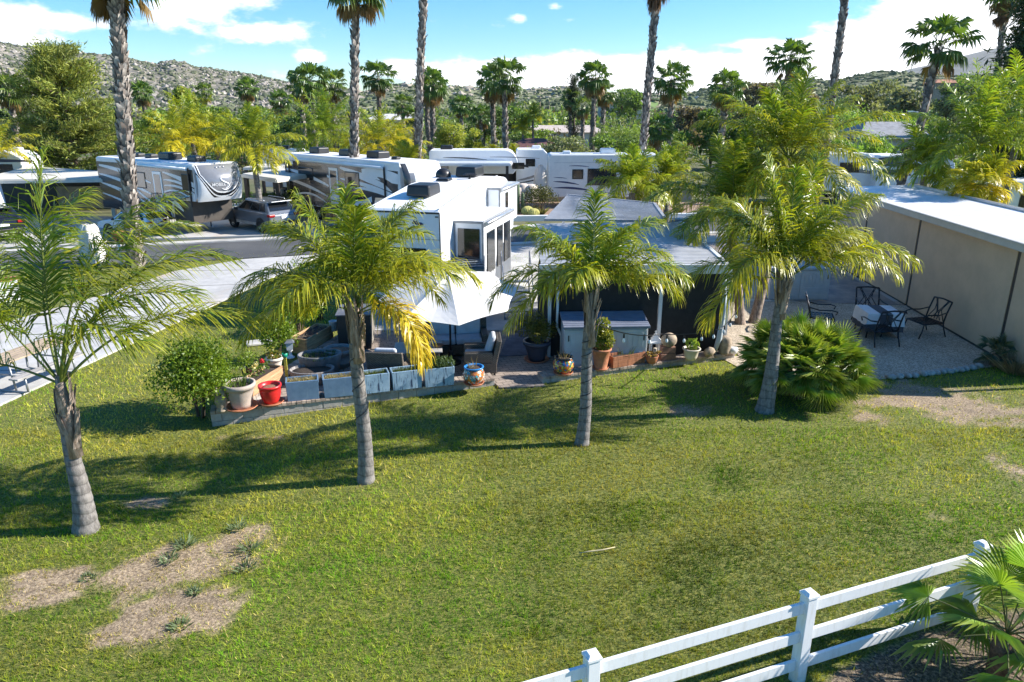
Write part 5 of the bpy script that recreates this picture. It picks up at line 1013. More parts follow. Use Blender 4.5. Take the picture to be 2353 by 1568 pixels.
for s in (-1,1): m=MB(); m.bx(s*.27-.25,s*.27+.25,-.412,-.4,.1,1.6); m.build('door',M('cream_door',(.46,.43,.37),.6,var=.12),t,.004)
# entry steps of the trailer
t=thing('entry_steps','grey metal entry steps with handrails beside the white trailer','steps',(.15,22.8,.02),.1); m=MB()
for k in range(4): m=MB(); m.bx(-.42,.42,-.6+k*.27,-.36+k*.27,.26*(k+1)-.04,.26*(k+1)); m.build('tread',steel,t,.005)
for s in (-1,1):
    m=MB(); m.beam((s*.44,-.62,.0),(s*.44,.5,1.06),.04,.14); m.build('stringer',steel,t); m=MB(); m.tube([(s*.46,-.55,.2),(s*.46,-.55,1.05),(s*.46,.45,2.0),(s*.46,.45,1.0)],.02,6); m.build('handrail',alu,t)
flat('patio_mat',[(-.35,18.6),(.85,18.75),(1.0,23.5),(.45,23.5),(.0,21.5)],.03,M('blue_grey_mat',(.075,.09,.13),.8,var=.3,vs=2),thick=.015)
# ---------------------------------------------------------------- screen room with metal roof
meshM=M('black_mesh_screen',(.012,.012,.013),.75,var=.3,vs=6); postw=M('white_aluminium',(.62,.63,.64),.4,var=.05)
rf,nt,b=nodes('ribbed_white_roof'); co=coord(nt,'Object'); wv=nt.nodes.new('ShaderNodeTexWave'); wv.bands_direction='X'; wv.inputs['Scale'].default_value=1.6; nt.links.new(co,wv.inputs[0]); n1=noise(nt,co,1.5,6,.65)
nt.links.new(ramp(nt,n1,[(.35,(.4,.4,.405)),(.65,(.5,.5,.51))]),b.inputs[0]); b.inputs['Roughness'].default_value=.4; bumpn(nt,b,wv.outputs[0],.08,.01)
t=thing('screen_room','patio cover with ribbed white roof and black mesh screen walls','patio cover',(0,0,0))
def Gz(x,y,z): return G(x,y,z)
fl=A(.75,18.25,2.62); fr_=G(1650,596,2.62); fr_[1]=18.25; br_=G(1562,511,2.95); bl=A(.7,br_[1]-.4,2.95)
def slab(m,q,th): m.ext(q,(0,0,-th))
def ribroof(c00,c10,c11,c01,n):
    m=MB(); m.ext([c00,c10,c11,c01],(0,0,-.06))
    for k in range(n+1):
        v_=k/n; a_=c00*(1-v_)+c01*v_; b_=c10*(1-v_)+c11*v_; m.beam(a_+A(0,0,.004),b_+A(0,0,.004),.022,.016)
    return m
m=ribroof(fl,fr_,br_,bl,34)
m.build('roof',rf,t)
m=MB(); m.beam(fl+(-.05,-.03,-.1),fr_+(.05,-.03,-.1),.06,.24); m.build('fascia',postw,t,.01)
m=MB(); m.beam(fr_+(.05,0,-.05),br_+(.05,0,-.05),.12,.16); m.build('gutter',postw,t,.01)
for i,q in enumerate(((1.0,18.6),(3.95,18.62),(5.75,18.68))): m=MB(); m.bx(q[0]-.045,q[0]+.045,q[1]-.05,q[1]+.05,0,2.45); m.build('post',postw,t,.006)
m=MB(); m.tube([(1.22,18.5,2.4),(1.2,18.5,.9),(1.32,18.42,.65),(1.32,18.42,.1)],.035,8); m.build('downspout',postw,t)
for a,b2 in (((1.05,18.64),(3.9,18.66)),((4.0,18.66),(5.7,18.7)),((5.8,18.72),(6.0,19.3)),((6.0,19.35),(6.15,23)),((.98,18.66),(.72,19.4)),((.72,19.4),(1.0,22.9))):
    m=MB(); a=A(*a);b2=A(*b2); d=nz(b2-a); n=A(-d[1],d[0])*.008; m.prism([a-n,b2-n,b2+n,a+n],.02,2.4); m.build('screen_panel',meshM,t)
m=MB(); m.tube([(5.55,18.45,2.2),(5.6,18.4,1.4),(5.52,18.35,.6),(5.42,18.35,.2)],[.05,.065,.075,.05],10); m.build('rolled_curtain',M('pale_fabric',(.42,.47,.5),.8,var=.1),t)
t=thing('patio_cover','second patio cover roof panel sloping up behind the screen room','patio cover'); q=[Gz(1303,449,3.05),Gz(1504,469,3.05),Gz(1531,507,2.9),Gz(1255,520,2.9)]; q[3][1]=q[2][1]+.3
m=ribroof(q[3],q[2],q[1],q[0],34)
m.build('roof',rf,t); m=MB(); m.beam(q[1]+(0,0,-.03),q[2]+(0,0,-.03),.1,.14); m.beam(q[0]+(0,.05,-.02),q[1]+(0,.05,-.02),.08,.13); m.build('gutter',M('grey_gutter',(.3,.31,.33),.5),t)
for p_ in (q[1],q[0],q[2]): m=MB(); m.bx(p_[0]-.2,p_[0]-.1,p_[1]-.4,p_[1]-.3,0,2.85); m.build('post',postw,t)
# resin storage sheds
def shed(label,c,rz,w,d,h,lidm):
    t=thing('storage_shed',label,'storage shed',c,rz); pv=M('pale_resin',(.5,.52,.54),.55,var=.06); m=MB(); m.bx(-w/2,w/2,-d/2,d/2,0,h*.82); m.build('body',pv,t,.012)
    for s in (-1,1):
        dr=MB(); x0=-w/2+.03 if s<0 else .006; x1=-.006 if s<0 else w/2-.03; dr.bx(x0,x1,-d/2-.022,-d/2-.003,.05,h*.8); o=dr.build('door',pv,t,.006)
        pn=MB()
        for k in range(3): pn.bx(x0+.12,x1-.08,-d/2-.034,-d/2-.023,.12+k*.12,.21+k*.12)
        for k in range(6): xx=x0+.12+k*(x1-x0-.2)/6; pn.bx(xx,xx+(x1-x0-.2)/6-.012,-d/2-.034,-d/2-.023,h*.45,h*.74)
        pn.build('panel',pv,o,.003)
        hd=MB(); hd.bx(s*(w/2-.1)-.012,s*(w/2-.1)+.012,-d/2-.045,-d/2-.024,h*.58,h*.7); hd.build('hinge',black,o)
    m=MB(); m.ext([(-w/2-.04,-d/2-.06,h*.83),(-w/2-.04,d/2+.02,h*.96),(-w/2-.04,d/2+.02,h),(-w/2-.04,-d/2-.06,h*.88)],(w+.08,0,0))
    for k in range(1,9):
        y=-d/2-.06+k*(d+.08)/9; zz=h*.88+(h*.12)*k/9; m.box((0,y,zz+.004),(w+.06,.018,.014))
    m.build('lid',lidm,t,.01); return t
shed('wide pale resin storage shed with blue-grey lid in front of the black screens',(2.4,18.12,.01),.05,2.15,.85,1.3,M('slate_blue_lid',(.17,.19,.25),.5,var=.1))
c=(G(1767,693)+G(1902,690))/2; shed('second pale resin storage shed beyond the leaning palms near the beige wall',c+A(0,.45,.03),-.03,2.05,.85,1.3,M('pale_blue_lid',(.4,.45,.5),.5,var=.1))
# ---------------------------------------------------------------- beige shade building on the right
t=thing('shade_building','long carport closed by beige drop shades under a flat white roof','carport'); BA=A(13.92,31.2); BB=A(12.95,16.5); bd=nz(BB-BA); bn=A(-bd[1],bd[0])
bm=M('beige_shade_fabric',(.56,.4,.27),.85,var=.07,vs=1.2,bump=.08,bs=90); darkgap=M('dark_gap',(.015,.013,.013),.8)
Lb=np.linalg.norm(BB-BA)
pxs=[]
for x,y in ((1975,640.5),(2091,704.6),(2300,826)): q=G(x,y); pxs.append(np.dot(q[:2]-BA,bd))
ed=[0]+pxs+[Lb]
for i in range(4):
    s0=ed[i]+(.0 if i==0 else .075); s1=ed[i+1]-.075; nn=-bn*.012 if True else 0
    m=MB(); pts=[]
    a=BA+bd*s0;b2=BA+bd*s1; m.prism([a,b2,b2+bn*.03,a+bn*.03],.06,3.0); m.build('shade_panel',bm,t)
    m=MB(); m.prism([a-bn*.012,b2-bn*.012,b2+bn*.04,a+bn*.04],.02,.075); m.build('hem_bar',darkbrown,t)
    if i<3:
        m=MB(); a=BA+bd*(ed[i+1]-.09); b2=BA+bd*(ed[i+1]+.09); m.prism([a+bn*.02,b2+bn*.02,b2+bn*.1,a+bn*.1],0,3.0); m.build('post',darkbrown,t)
bn_out=bn if bn[0]<0 else -bn
m=MB(); a=BA+bd*(-.2)+bn_out*.22; b2=BB+bn_out*.22; m.beam((a[0],a[1],3.12),(b2[0],b2[1],3.12),.16,.2); m.beam((a[0]-.06,a[1],3.22),(b2[0]-.06,b2[1],3.22),.1,.05); m.build('gutter',M('beige_gutter',(.5,.46,.4),.5,var=.05),t,.015)
m=MB(); kk=14
for k in range(kk):
    y0=-.2+(Lb+.2)*k/kk; y1=-.2+(Lb+.2)*(k+1)/kk
    a=BA+bd*y0+bn_out*.15; b2=BA+bd*y1+bn_out*.15; c_=b2-bn_out*2.9; d_2=a-bn_out*2.9; e=bd*.004
    m.ext([(a+e)[0:2].tolist()+[3.2],(b2-e)[0:2].tolist()+[3.2],(c_-e)[0:2].tolist()+[3.32],(d_2+e)[0:2].tolist()+[3.32]],(0,0,-.06))
m.build('roof',M('white_roof_panel',(.72,.72,.73),.45,var=.08,vs=1),t); m=MB(); a=BA+bd*(-.2)-bn_out*2.85; b2=BB-bn_out*2.85; m.beam((a[0],a[1],3.36),(b2[0],b2[1],3.36),.12,.1); m.build('ridge_trim',alu,t)
for q in (.3,Lb-.3):
    m=MB(); a=BA+bd*q-bn_out*2.7; m.bx(a[0]-.06,a[0]+.06,a[1]-.06,a[1]+.06,0,3.25); m.build('post',darkbrown,t)
# ---------------------------------------------------------------- gravel patio set
iron=M('dark_wrought_iron',(.03,.032,.04),.4,.5,var=.1)
def ironchair(label,loc,rz):
    t=thing('metal_chair',label,'chair',loc,rz,'metal chairs around the covered table'); w=.34; m=MB()
    for k in range(6): m.bx(-w+.02,w-.02,-.3+k*.11,-.3+k*.11+.05,.43,.45)
    for k in range(4): m.bx(-w+.04+k*.2-.02,-w+.04+k*.2+.03,-.31,.31,.41,.428)
    m.tube([(-w,-.34,.42),(w,-.34,.42),(w,.34,.42),(-w,.34,.42),(-w,-.34,.42)],.022,6); m.build('seat',iron,t)
    m=MB()
    for s in (-1,1): m.tube([(s*w,.32,.42),(s*w,.38,.7),(s*w,.5,1.04)],.024,6)
    m.tube([(-w,.5,1.04),(0,.51,1.07),(w,.5,1.04)],.026,6)
    for s in (-1,1):
        m.tube([(s*w*.9,.34,.46),(s*.12,.39,.75),(s*w*.55,.5,1.03)],.013,5); m.tube([(s*.05,.34,.46),(s*.05,.4,.7),(s*.24,.5,1.03)],.013,5); m.tube([(s*w*.5,.34,.46),(-s*.02,.4,.72),(-s*.2,.5,1.03)],.013,5)
    m.build('backrest',iron,t)
    for s in (-1,1):
        m=MB(); m.tube([(s*w,.4,.74),(s*(w+.03),.1,.68),(s*(w+.03),-.25,.7),(s*(w+.02),-.4,.66),(s*w,-.36,.56)],.02,6); m.build('armrest',iron,t)
        for y in (-1,1): m=MB(); m.tube([(s*w,y*.32,.42),(s*(w+.02),y*.38,.2),(s*(w+.03),y*.46,0)],.02,6); m.build('leg',iron,t)
    return t
TC=(G(1975,790)+G(2062,782))/2; TC=G(2012,768)
ironchair('metal chair behind the covered table, facing the lawn',TC+A(.25,1.0,.02),-.12); ironchair('metal chair right of the covered table, near the beige wall',TC+A(1.35,-.1,.02),-1.35)
ironchair('metal chair on the lawn side of the table, back turned',TC+A(-.35,-.85,.02),pi+.1); ironchair('metal chair left of the covered table, mostly behind the spiky palm clump',TC+A(-1.5,.45,.02),1.25)
t=thing('patio_table','square patio table draped with a grey cloth and dark runner','table',TC+A(0,0,.02),-.08); cl=M('pale_grey_cloth',(.72,.7,.72),.9,var=.06,bump=.15,bs=8); dk=M('dark_cloth',(.075,.075,.09),.9,var=.1)
def drape(m,w,d,z,drop,mi=0,fl_=.06,n=40):
    v=[];
    pts=[]
    for k in range(n):
        a=2*pi*k/n+pi/4; c_,s_=cos(a),sin(a); q=1/max(abs(c_),abs(s_)); pts.append((c_*q*w/2,s_*q*d/2,k))
    rows=[(.0,z),(1,z),(1.02,z-.03)]+[(1.02+fl_*j/4*(1),z-.03-(drop)*j/4) for j in range(1,5)]
    for ri,(sc_,zz) in enumerate(rows):
        for x,y,k in pts:
            wob=1+(.03*sin(k*1.9)*(ri-2)/4 if ri>2 else 0); v.append((x*sc_*wob,y*sc_*wob,zz))
    m.add(v,[(i*n+k,i*n+(k+1)%n,(i+1)*n+(k+1)%n,(i+1)*n+k) for i in range(len(rows)-1) for k in range(n)],mi,None,False)
m=MB(); drape(m,.98,.98,.735,.5); o=m.build('under_cloth',dk,t); m=MB(); drape(m,1.0,1.0,.745,.34); m.build('tablecloth',cl,t)
m=MB(); m.bx(-.17,.17,-.515,.515,.748,.752); m.bx(-.17,.17,-.56,-.535,.42,.745); m.build('runner',dk,t,.004)
m=MB(); m.bx(-.47,.47,-.47,.47,.7,.73); m.build('table_top',iron,t)
for x in (-1,1):
    for y in (-1,1): m=MB(); m.tube([(x*.42,y*.42,.7),(x*.45,y*.45,0)],.025,6); m.build('leg',iron,t)
# string light from palm to palm
t=thing('string_light','string of clear bulbs hanging from the palm trunk past the dark screens','string light'); p0=P(1362,742,13.2); p1=P(1520,768,16.8); p2=P(1655,756,16.5); p3=P(1702,700,19.0)
def cat(a,b_,s,n=10): return [a*(1-i/n)+b_*(i/n)+A(0,0,-s*4*(i/n)*(1-i/n)) for i in range(n+1)]
wire=cat(p0,p1,.12)+cat(p1,p2,.06)[1:]+cat(p2,p3,.08)[1:]
m=MB(); m.tube(wire,.012,5); m.build('wire',black,t)
bulb=M('clear_bulb',(.75,.77,.8),.05,var=.02); 
for i in (4,8,11,14,17,19,22,25,28):
    q=wire[i]; m=MB(); m.lathe([(.018,-.02),(.02,-.1),(.016,-.11)],q,8); o=m.build('socket',black,t); m=MB(); m.lathe([(.016,-.11),(.035,-.16),(.03,-.2),(.005,-.215)],q,10); m.build('bulb',bulb,o)
for (bx_,by_),z0,z1,n_,(r0_,r1_,tt_,lx),lab in (((840,1105),.95,2.55,3,(.145,.105,2.65,.017),'dark wire wound round the trunk of the palm by the parasol'),((1335,1022),.65,2.3,6,(.135,.095,2.48,.1),'dark wire wound round the trunk of the palm by the pale shed')):
    q=G(bx_,by_); m=MB(); pts=[]
    for k in range(n_*16):
        a=k/16*2*pi; z=z0+(z1-z0)*k/(n_*16); tq=(z+.15)/(tt_+.15); rad=r1_+(r0_-r1_)*(1-tq)**1.3+.006; pts.append((q[0]+lx*tq+.03*sin(tq*5)+cos(a)*rad,q[1]+sin(a)*rad,z))
    m.tube(pts,.009,4); single(m,'wire_coil',black,lab,'wire')
# ---------------------------------------------------------------- white rail fence
K=H-1.24; FPs=[A(.1533,1.1325)*K,A(.651,1.314)*K,A(1.1326,1.5015)*K]; dv=(FPs[2]-FPs[0])/2; FPs=[FPs[0]-dv]+[FPs[0],FPs[0]+dv,FPs[0]+2*dv]
fenM,nt,b=nodes('weathered_white_vinyl'); co=coord(nt,'Object'); n1=noise(nt,co,3,6,.7); n2=noise(nt,coord(nt,'Object',(9,9,1.5)),2,5,.6); tx=nt.nodes.new('ShaderNodeTexCoord'); sz_=nt.nodes.new('ShaderNodeSeparateXYZ'); nt.links.new(tx.outputs['Object'],sz_.inputs[0])
lo_=ramp(nt,sz_.outputs[2],[(.0,.75),(.28,.0)]); dm=nt.nodes.new('ShaderNodeMath'); dm.operation='MULTIPLY'; nt.links.new(lo_,dm.inputs[0]); nt.links.new(ramp(nt,n1,[(.4,.2),(.6,1.)]),dm.inputs[1])
c=mixc(nt,(.8,.8,.79),(.6,.58,.53),ramp(nt,n2,[(.5,0.),(.68,.45)])); c=mixc(nt,c,(.36,.29,.2),dm.outputs[0]); nt.links.new(c,b.inputs[0]); b.inputs['Roughness'].default_value=.4
t=thing('rail_fence','white vinyl three-rail fence crossing the lower right of the lawn','fence'); ang=math.atan2(dv[1],dv[0]); sp_l=np.linalg.norm(dv)
for q in FPs:
    m=MB(); m.box((q[0],q[1],.6),(.135,.135,1.24),ang); o=m.build('post',fenM,t,.006); m=MB(); m.box((q[0],q[1],1.225),(.16,.16,.035),ang); m.box((q[0],q[1],1.255),(.15,.15,.03),ang,taper=.55); m.build('post_cap',fenM,o,.004)
for i in range(3):
    for z in (1.06,.66,.26):
        a=FPs[i]+nz(dv)*.0;b2=FPs[i+1]; m=MB(); m.beam((a[0],a[1],z),(b2[0],b2[1],z),.042,.145); m.build('rail',fenM,t,.006)
# palm litter: fallen leaf on the lawn
m=MB(); q=G(1370,1273); m.tube([q+A(-.28,-.03,.03),q+A(-.1,.0,.045),q+A(.1,.03,.05),q+A(.3,.09,.06)],[.004,.012,.013,.006],5); single(m,'fallen_leaf',M('straw',(.5,.42,.25),.8),'curved straw-coloured palm strip lying on the open lawn','leaf')
# picnic table at the left
t=thing('picnic_table','weathered wood picnic table with grey tube legs on the driveway','picnic table',A(-11.95,16.7,.045),1.33); wd=M('weathered_planks',(.38,.29,.2),.8,var=.3,vs=3,bump=.2,sc=(.6,8,1)); gp=M('grey_plank',(.33,.31,.29),.85,var=.25,vs=3,sc=(.6,8,1))
m=MB()
for k in range(5): m.bx(-1.0,1.0,-.37+k*.15,-.37+k*.15+.14,.73,.77)
m.build('table_top',wd,t,.006)
for s in (-1,1):
    m=MB(); m.bx(-1.0,1.0,s*.72-.13,s*.72-.005,.43,.47); m.bx(-1.0,1.0,s*.72+.005,s*.72+.13,.43,.47); m.build('bench',gp,t,.006)
    m=MB(); m.tube([(s*.7,-.72,.42),(s*.7,-.74,.05),(s*.7,-.6,.02),(s*.7,.6,.02),(s*.7,.74,.05),(s*.7,.72,.42)],.026,8); m.tube([(s*.7,-.72,.42),(s*.7,.72,.42)],.022,6); m.tube([(s*.7,-.4,.03),(s*.7,-.32,.72)],.024,6); m.tube([(s*.7,.4,.03),(s*.7,.32,.72)],.024,6); m.build('leg_frame',steel,t)
# low white wall with red cap, bollards, covered umbrella at left
a=G(-120,712);b2=G(48,688); t=thing('white_wall','low white garden wall with a red tile cap at the left edge','garden wall'); m=MB(); m.beam(a+A(0,0,.35),b2+A(0,0,.35),.25,.75); m.build('wall',white,t); m=MB(); m.beam(a+A(0,0,.77),b2+A(0,0,.77),.34,.08); m.build('cap',terracotta,t,.01)
t=thing('path_light','slim white path light bollard with dark pointed cap beside the tall trunk','path light',G(281,612)); m=MB(); m.lathe([(.01,0),(.07,0),(.06,.95),(.01,.95)],n=10); m.build('post',white,t); m=MB(); m.lathe([(.01,.95),(.09,.96),(.02,1.25),(.005,1.28)],n=10); m.build('cap',black,t)
t=thing('closed_parasol','closed white parasol standing behind the windswept palm fronds','parasol',G(218,607)); m=MB(); m.tube([(0,0,0),(0,0,1.75)],.03,8); m.build('pole',alu,t)
m=MB(); th=np.arange(24)*2*pi/24; rows=[(.22,1.72),(.32,1.55),(.37,1.1),(.42,.6),(.42,.1)]; v=[(r*(1+.22*cos(k*4))*cos(a_),r*(1+.22*cos(k*4))*sin(a_),z) for r,z in rows for k,a_ in enumerate(th)]; m.add(v,[(i*24+k,i*24+(k+1)%24,(i+1)*24+(k+1)%24,(i+1)*24+k) for i in range(4) for k in range(24)],0,None,True); o=m.build('canopy',can,t)
# ---------------------------------------------------------------- trailers
blackgel=M('black_gelcoat',(.012,.012,.014),.18,var=.1,coat=.5); shieldg=M('grey_shield_gelcoat',(.17,.175,.19),.16,var=.15,vs=1,coat=.8); cream=M('cream_gelcoat',(.72,.71,.68),.3,var=.04,coat=.2)
def sw(x0,z0,x1,z1,bow,w0,wm,w1,n=14):
    up=[];dn=[]
    for i in range(n+1):
        t=i/n; x=x0+(x1-x0)*t; z=z0+(z1-z0)*t+bow*4*t*(1-t); w=(w0*(1-t)**2+2*wm*t*(1-t)*1.6+w1*t*t)/2
        up.append((x,z+w)); dn.append((x,z-w))
    return up,dn
def sidequads(m,band,mi,y=-.006):
    up,dn=band; k=len(up); v=[(x,y,z) for x,z in dn]+[(x,y,z) for x,z in up]
    m.add(v,[(i,i+1,k+i+1,k+i) for i in range(k-1)],mi)
def fifth(L,Hh,zb=.8,over=2.7,zo=1.75,nose=.9,rearr=.12):
    p=[(0,zb),(0,Hh-rearr),(rearr,Hh)]
    p+=[(L-nose+nose*sin(a),Hh-.9+.9*cos(a)) for a in np.linspace(0,pi/2,7)]
    return p+[(L-.05,zo+.35),(L-.35,zo),(L-over,zo),(L-over-.12,zb)]
def rv(name,label,p0,ang,L,prof,mats,W=2.45,bands=(),polys=(),windows=(),doors=(),acs=(),awn=None,slides=(),wheels=(),group=None,roofm=None,legs=(),cat='trailer',winm=None,frames=True,skirt=None):
    t=thing(name,label,cat,(p0[0],p0[1],p0[2] if len(p0)>2 else .05),ang,group)
    m=MB(); m.ext([(x,0,z) for x,z in prof],(0,W,0),0)
    for i,(b,mi) in enumerate(bands): sidequads(m,b,mi,-.006-.0012*i)
    for i,(p,mi) in enumerate(polys): m.sheet([(x,-.004-.0011*i,z) for x,z in p],mi)
    m.build('body',mats,t,.05,3)
    Hh=max(z for x,z in prof); top=[(x,z) for x,z in prof if z>Hh-.5]
    m=MB(); tp=sorted(top)
    for a,b in zip(tp[:-1],tp[1:]):
        if b[0]-a[0]>.02: m.ext([(a[0],.08,a[1]+.004),(b[0],.08,b[1]+.004),(b[0],W-.08,b[1]+.004),(a[0],W-.08,a[1]+.004)],(0,0,.015))
    m.build('roof',roofm or rvroof,t)
    for (x0,x1,z0,z1) in windows:
        m=MB(); m.bx(x0,x1,-.03,.01,z0,z1); o=m.build('window',winm or darkglass,t,.02)
        if frames:
            m=MB(); 
            for q in ((x0-.035,x1+.035,z0-.035,z0),(x0-.035,x1+.035,z1,z1+.035),(x0-.035,x0,z0,z1),(x1,x1+.035,z0,z1)): m.bx(q[0],q[1],-.022,-.002,q[2],q[3])
            m.build('frame',black,o)
    for (x0,x1,z0,z1,mt) in doors:
        m=MB(); m.bx(x0,x1,-.032,-.0,z0,z1); o=m.build('door',mt,t,.02); m=MB(); m.bx(x0+.14,x1-.14,-.042,-.033,z0+.85,z1-.15); m.build('pane',darkglass,o,.01); m=MB(); m.bx(x1-.1,x1-.05,-.07,-.033,z0+.8,z0+.95); m.build('handle',alu,o)
    for (x,y,mt,s) in acs:
        zt=np.interp(x,[q[0] for q in tp],[q[1] for q in tp]); m=MB(); m.box((x,y,zt+.19*s),(1.0*s,.72*s,.32*s),0,taper=.93,tl=(.02,0)); m.build('air_conditioner',mt,t,.07,3)
    if awn:
        x0,x1,z=awn; m=MB(); m.tube([(x0,-.14,z),(x1,-.14,z)],.085,10); m.bx(x0,x1,-.1,.0,z+.06,z+.12); m.build('awning',rvwhite,t)
        for x in (x0,x1): m=MB(); m.bx(x-.03,x+.03,-.11,-.035,z-1.9,z+.02); m.build('awning_arm',mats[-1] if 0 else black,t)
    for (x0,x1,z0,z1,dp,mi) in slides:
        m=MB(); m.bx(x0,x1,-dp,.05,z0,z1); m.build('slide_out',mats[mi],t,.02)
    for x in wheels:
        for yy in (.12,W-.12): m=MB(); wheel_geo(m,(x,yy,.38),.38,.24); m.build('wheel',[rubber,alu],t)
    for x,y in legs: m=MB(); m.tube([(x,y,1.2),(x,y,.04)],.045,8); m.lathe([(.01,0),(.16,0),(.14,.04),(.05,.06)],(x,y,0),12); m.build('landing_leg',alu,t)
    return t
def wheel_geo(m,c,r,w,spokes=5,n=24):
    th=np.arange(n)*2*pi/n; prof=[(r*.62,-w/2),(r*.93,-w/2),(r,-w/2+.03),(r,w/2-.03),(r*.93,w/2),(r*.62,w/2)]
    v=np.concatenate([np.stack([c[0]+rr*np.cos(th),np.full(n,c[1]+yy),c[2]+rr*np.sin(th)],1) for rr,yy in prof]); j=np.arange(n)
    m.add(v,np.concatenate([np.stack([i*n+j,i*n+(j+1)%n,(i+1)*n+(j+1)%n,(i+1)*n+j],1) for i in range(5)]),0,None,True)
    for s in (-1,1):
        y=c[1]+s*(w/2-.03); hub=[(c[0]+r*.64*cos(a),y-s*.03,c[2]+r*.64*sin(a)) for a in th]; m.add(hub,[tuple(range(n))],0)
        for k in range(spokes):
            a=k*2*pi/spokes+.3; d=A(cos(a),0,sin(a)); e=A(-sin(a),0,cos(a)); cc=A(c[0],y,c[2]); m.add([cc-e*r*.1,cc+e*r*.1,cc+d*r*.63+e*r*.14,cc+d*r*.63-e*r*.14],[(0,1,2,3)],1)
        v=np.concatenate([np.stack([c[0]+rr*np.cos(th),np.full(n,y),c[2]+rr*np.sin(th)],1) for rr in (r*.58,r*.66)]); m.add(v,[(i,(i+1)%n,n+(i+1)%n,n+i) for i in range(n)],1)
def capsurf(L,W,z0,z1,bul,s,q):
    s=np.asarray(s,float);q=np.asarray(q,float); e=1-(2*s-1)**2; f=np.sin(pi*np.clip(q,0,1)*.86+.22)
    return L-.2+bul*(e**.6)*(.35+.65*f)+.28*f-.15*(q)**6*.5, W*s, z0+(z1-z0)*q
def cap(t,L,W,z0,z1,bul,colf,mats,n=120,name='front_cap'):
    m=MB(); g_=np.linspace(0,1,n+1); Sg,Q=np.meshgrid(g_,g_); x,y,z=capsurf(L,W,z0,z1,bul,Sg.ravel(),Q.ravel()); v=np.stack([x,y,z],1)
    f={}
    for i in range(n):
        for j in range(n):
            k=colf((j+.5)/n,(i+.5)/n); a=i*(n+1)+j; f.setdefault(k,[]).append((a,a+1,a+n+2,a+n+1))
    m.v.append(v); m.c.append(np.ones((len(v),3))*.5)
    for k,q in f.items(): m.f.append((np.array(q),k,True))
    m.n=len(v); return m.build(name,mats,t)
# --- A: grey / black / white trailer with the rounded cap
hA=A(.8,-.6); LA=10.5; fc=G(447,382,3.65); pA=fc[:2]-hA*LA
HA=3.65; prof=[(0,.75),(0,HA-.1),(.1,HA),(LA-.25,HA),(LA-.2,1.95),(LA-.5,1.8),(LA-2.6,1.75),(LA-2.75,.8)]
darkgel=M('dark_grey_gelcoat',(.05,.052,.058),.2,var=.1,coat=.4); mA=[rvwhite,blackgel,darkgel,navy,shieldg]
bA=[(sw(0,3.1,6,2.4,.1,.9,.8,.9),2)]
polA=[([(0,.76),(LA-2.8,.82),(LA-2.6,1.76),(LA-1.2,1.85),(LA-.3,1.95),(LA-.25,3.4),(4.6,3.45),(0,3.4)],2),([(0,.77),(LA-2.8,.83),(LA-3.6,1.9),(5.5,2.0),(0,1.9)],1),([(7.4,2.3),(LA-.3,2.0),(LA-.3,2.5),(8.3,2.9),(7.4,3.0)],1)]
bA=[(sw(7.3,3.15,LA-.3,2.6,.06,.05,.16,.3),0),(sw(7.3,2.75,LA-.3,2.35,.14,.04,.12,.16),0),(sw(7.3,2.45,LA-.3,2.15,.16,.04,.1,.14),0),(sw(7.2,2.1,9.7,1.95,.22,.05,.08,.06),0),(sw(7.1,1.95,9.2,1.85,.26,.03,.05,.03),3),(sw(7.25,1.9,8.9,1.25,.1,.1,.3,.12),0),(sw(7.3,1.75,LA-2.72,.86,-.02,.35,.3,.06),0),(sw(.3,3.2,6.0,2.5,.1,.1,.22,.06),0),(sw(.2,2.7,5.9,1.9,.1,.06,.18,.08),0),(sw(.2,2.2,5.5,1.3,.1,.05,.22,.05),0),(sw(.2,1.6,4.5,.95,.05,.05,.12,.05),0),(sw(3.2,2.6,6.0,1.4,-.1,.05,.14,.06),0),(sw(9.3,1.9,LA-.26,2.0,.02,.2,.2,.35),0)]
tA=rv('travel_trailer','grey, black and white fifth-wheel trailer with a big rounded grey nose shield and steps',pA,math.atan2(-.6,.8),LA,prof,mA,2.5,bA,polA,[(9.15,9.95,2.35,3.15),(4.2,5.4,2.2,3.0)],[(6.25,7.15,1.0,3.15,rvwhite)],[(1.2,1.25,black,1),(2.6,1.25,black,.7),(4.0,1.25,black,.7),(6.0,1.25,black,1.15),(8.6,1.25,black,.9)],(3.2,LA-.6,3.42),[],(2.2,3.2),legs=((LA-2.9,.25),(LA-2.9,2.2)))
def colA(s,q):
    u=abs(2*s-1); zc=.1+.72*u**2.6
    if q>zc+.16 and u<.86: return 4
    if q>zc+.12 and u<.9: return 0
    if q>zc+.04 and u<.95: return 1
    if q>zc+.0: return 0
    if q>zc-.06 and q>.1: return 1
    return 0
cap(tA,LA,2.5,1.8,HA-.02,.42,colA,mA)
m=MB(); m.bx(LA-2.75,LA-.9,.1,2.4,.62,1.74); m.build('front_skirt',M('brown_skirt',(.06,.05,.042),.5,var=.15),tA,.02)
v,f=text_geo('MOBILE SUITES',.21,.004); s_=.5+v[:,0]/2.5; q_=.46+v[:,1]/1.85; x,y,z=capsurf(LA,2.5,1.8,HA-.02,.42,s_,q_); m=MB(); m.add(np.stack([x+.02,y,z],1),f); m.build('lettering',M('silver_lettering',(.62,.63,.65),.3,.3),tA)
m=MB(); 
q_=np.linspace(0,1,22); ss=.5+.09*np.sin(q_*2*pi)*(1-.1*q_); x,y,z=capsurf(LA,2.5,1.8,HA-.02,.42,ss,.34+.36*q_); m.tube(np.stack([x+.015,y,z],1),.035*np.sin(pi*(.12+.8*q_)),6)
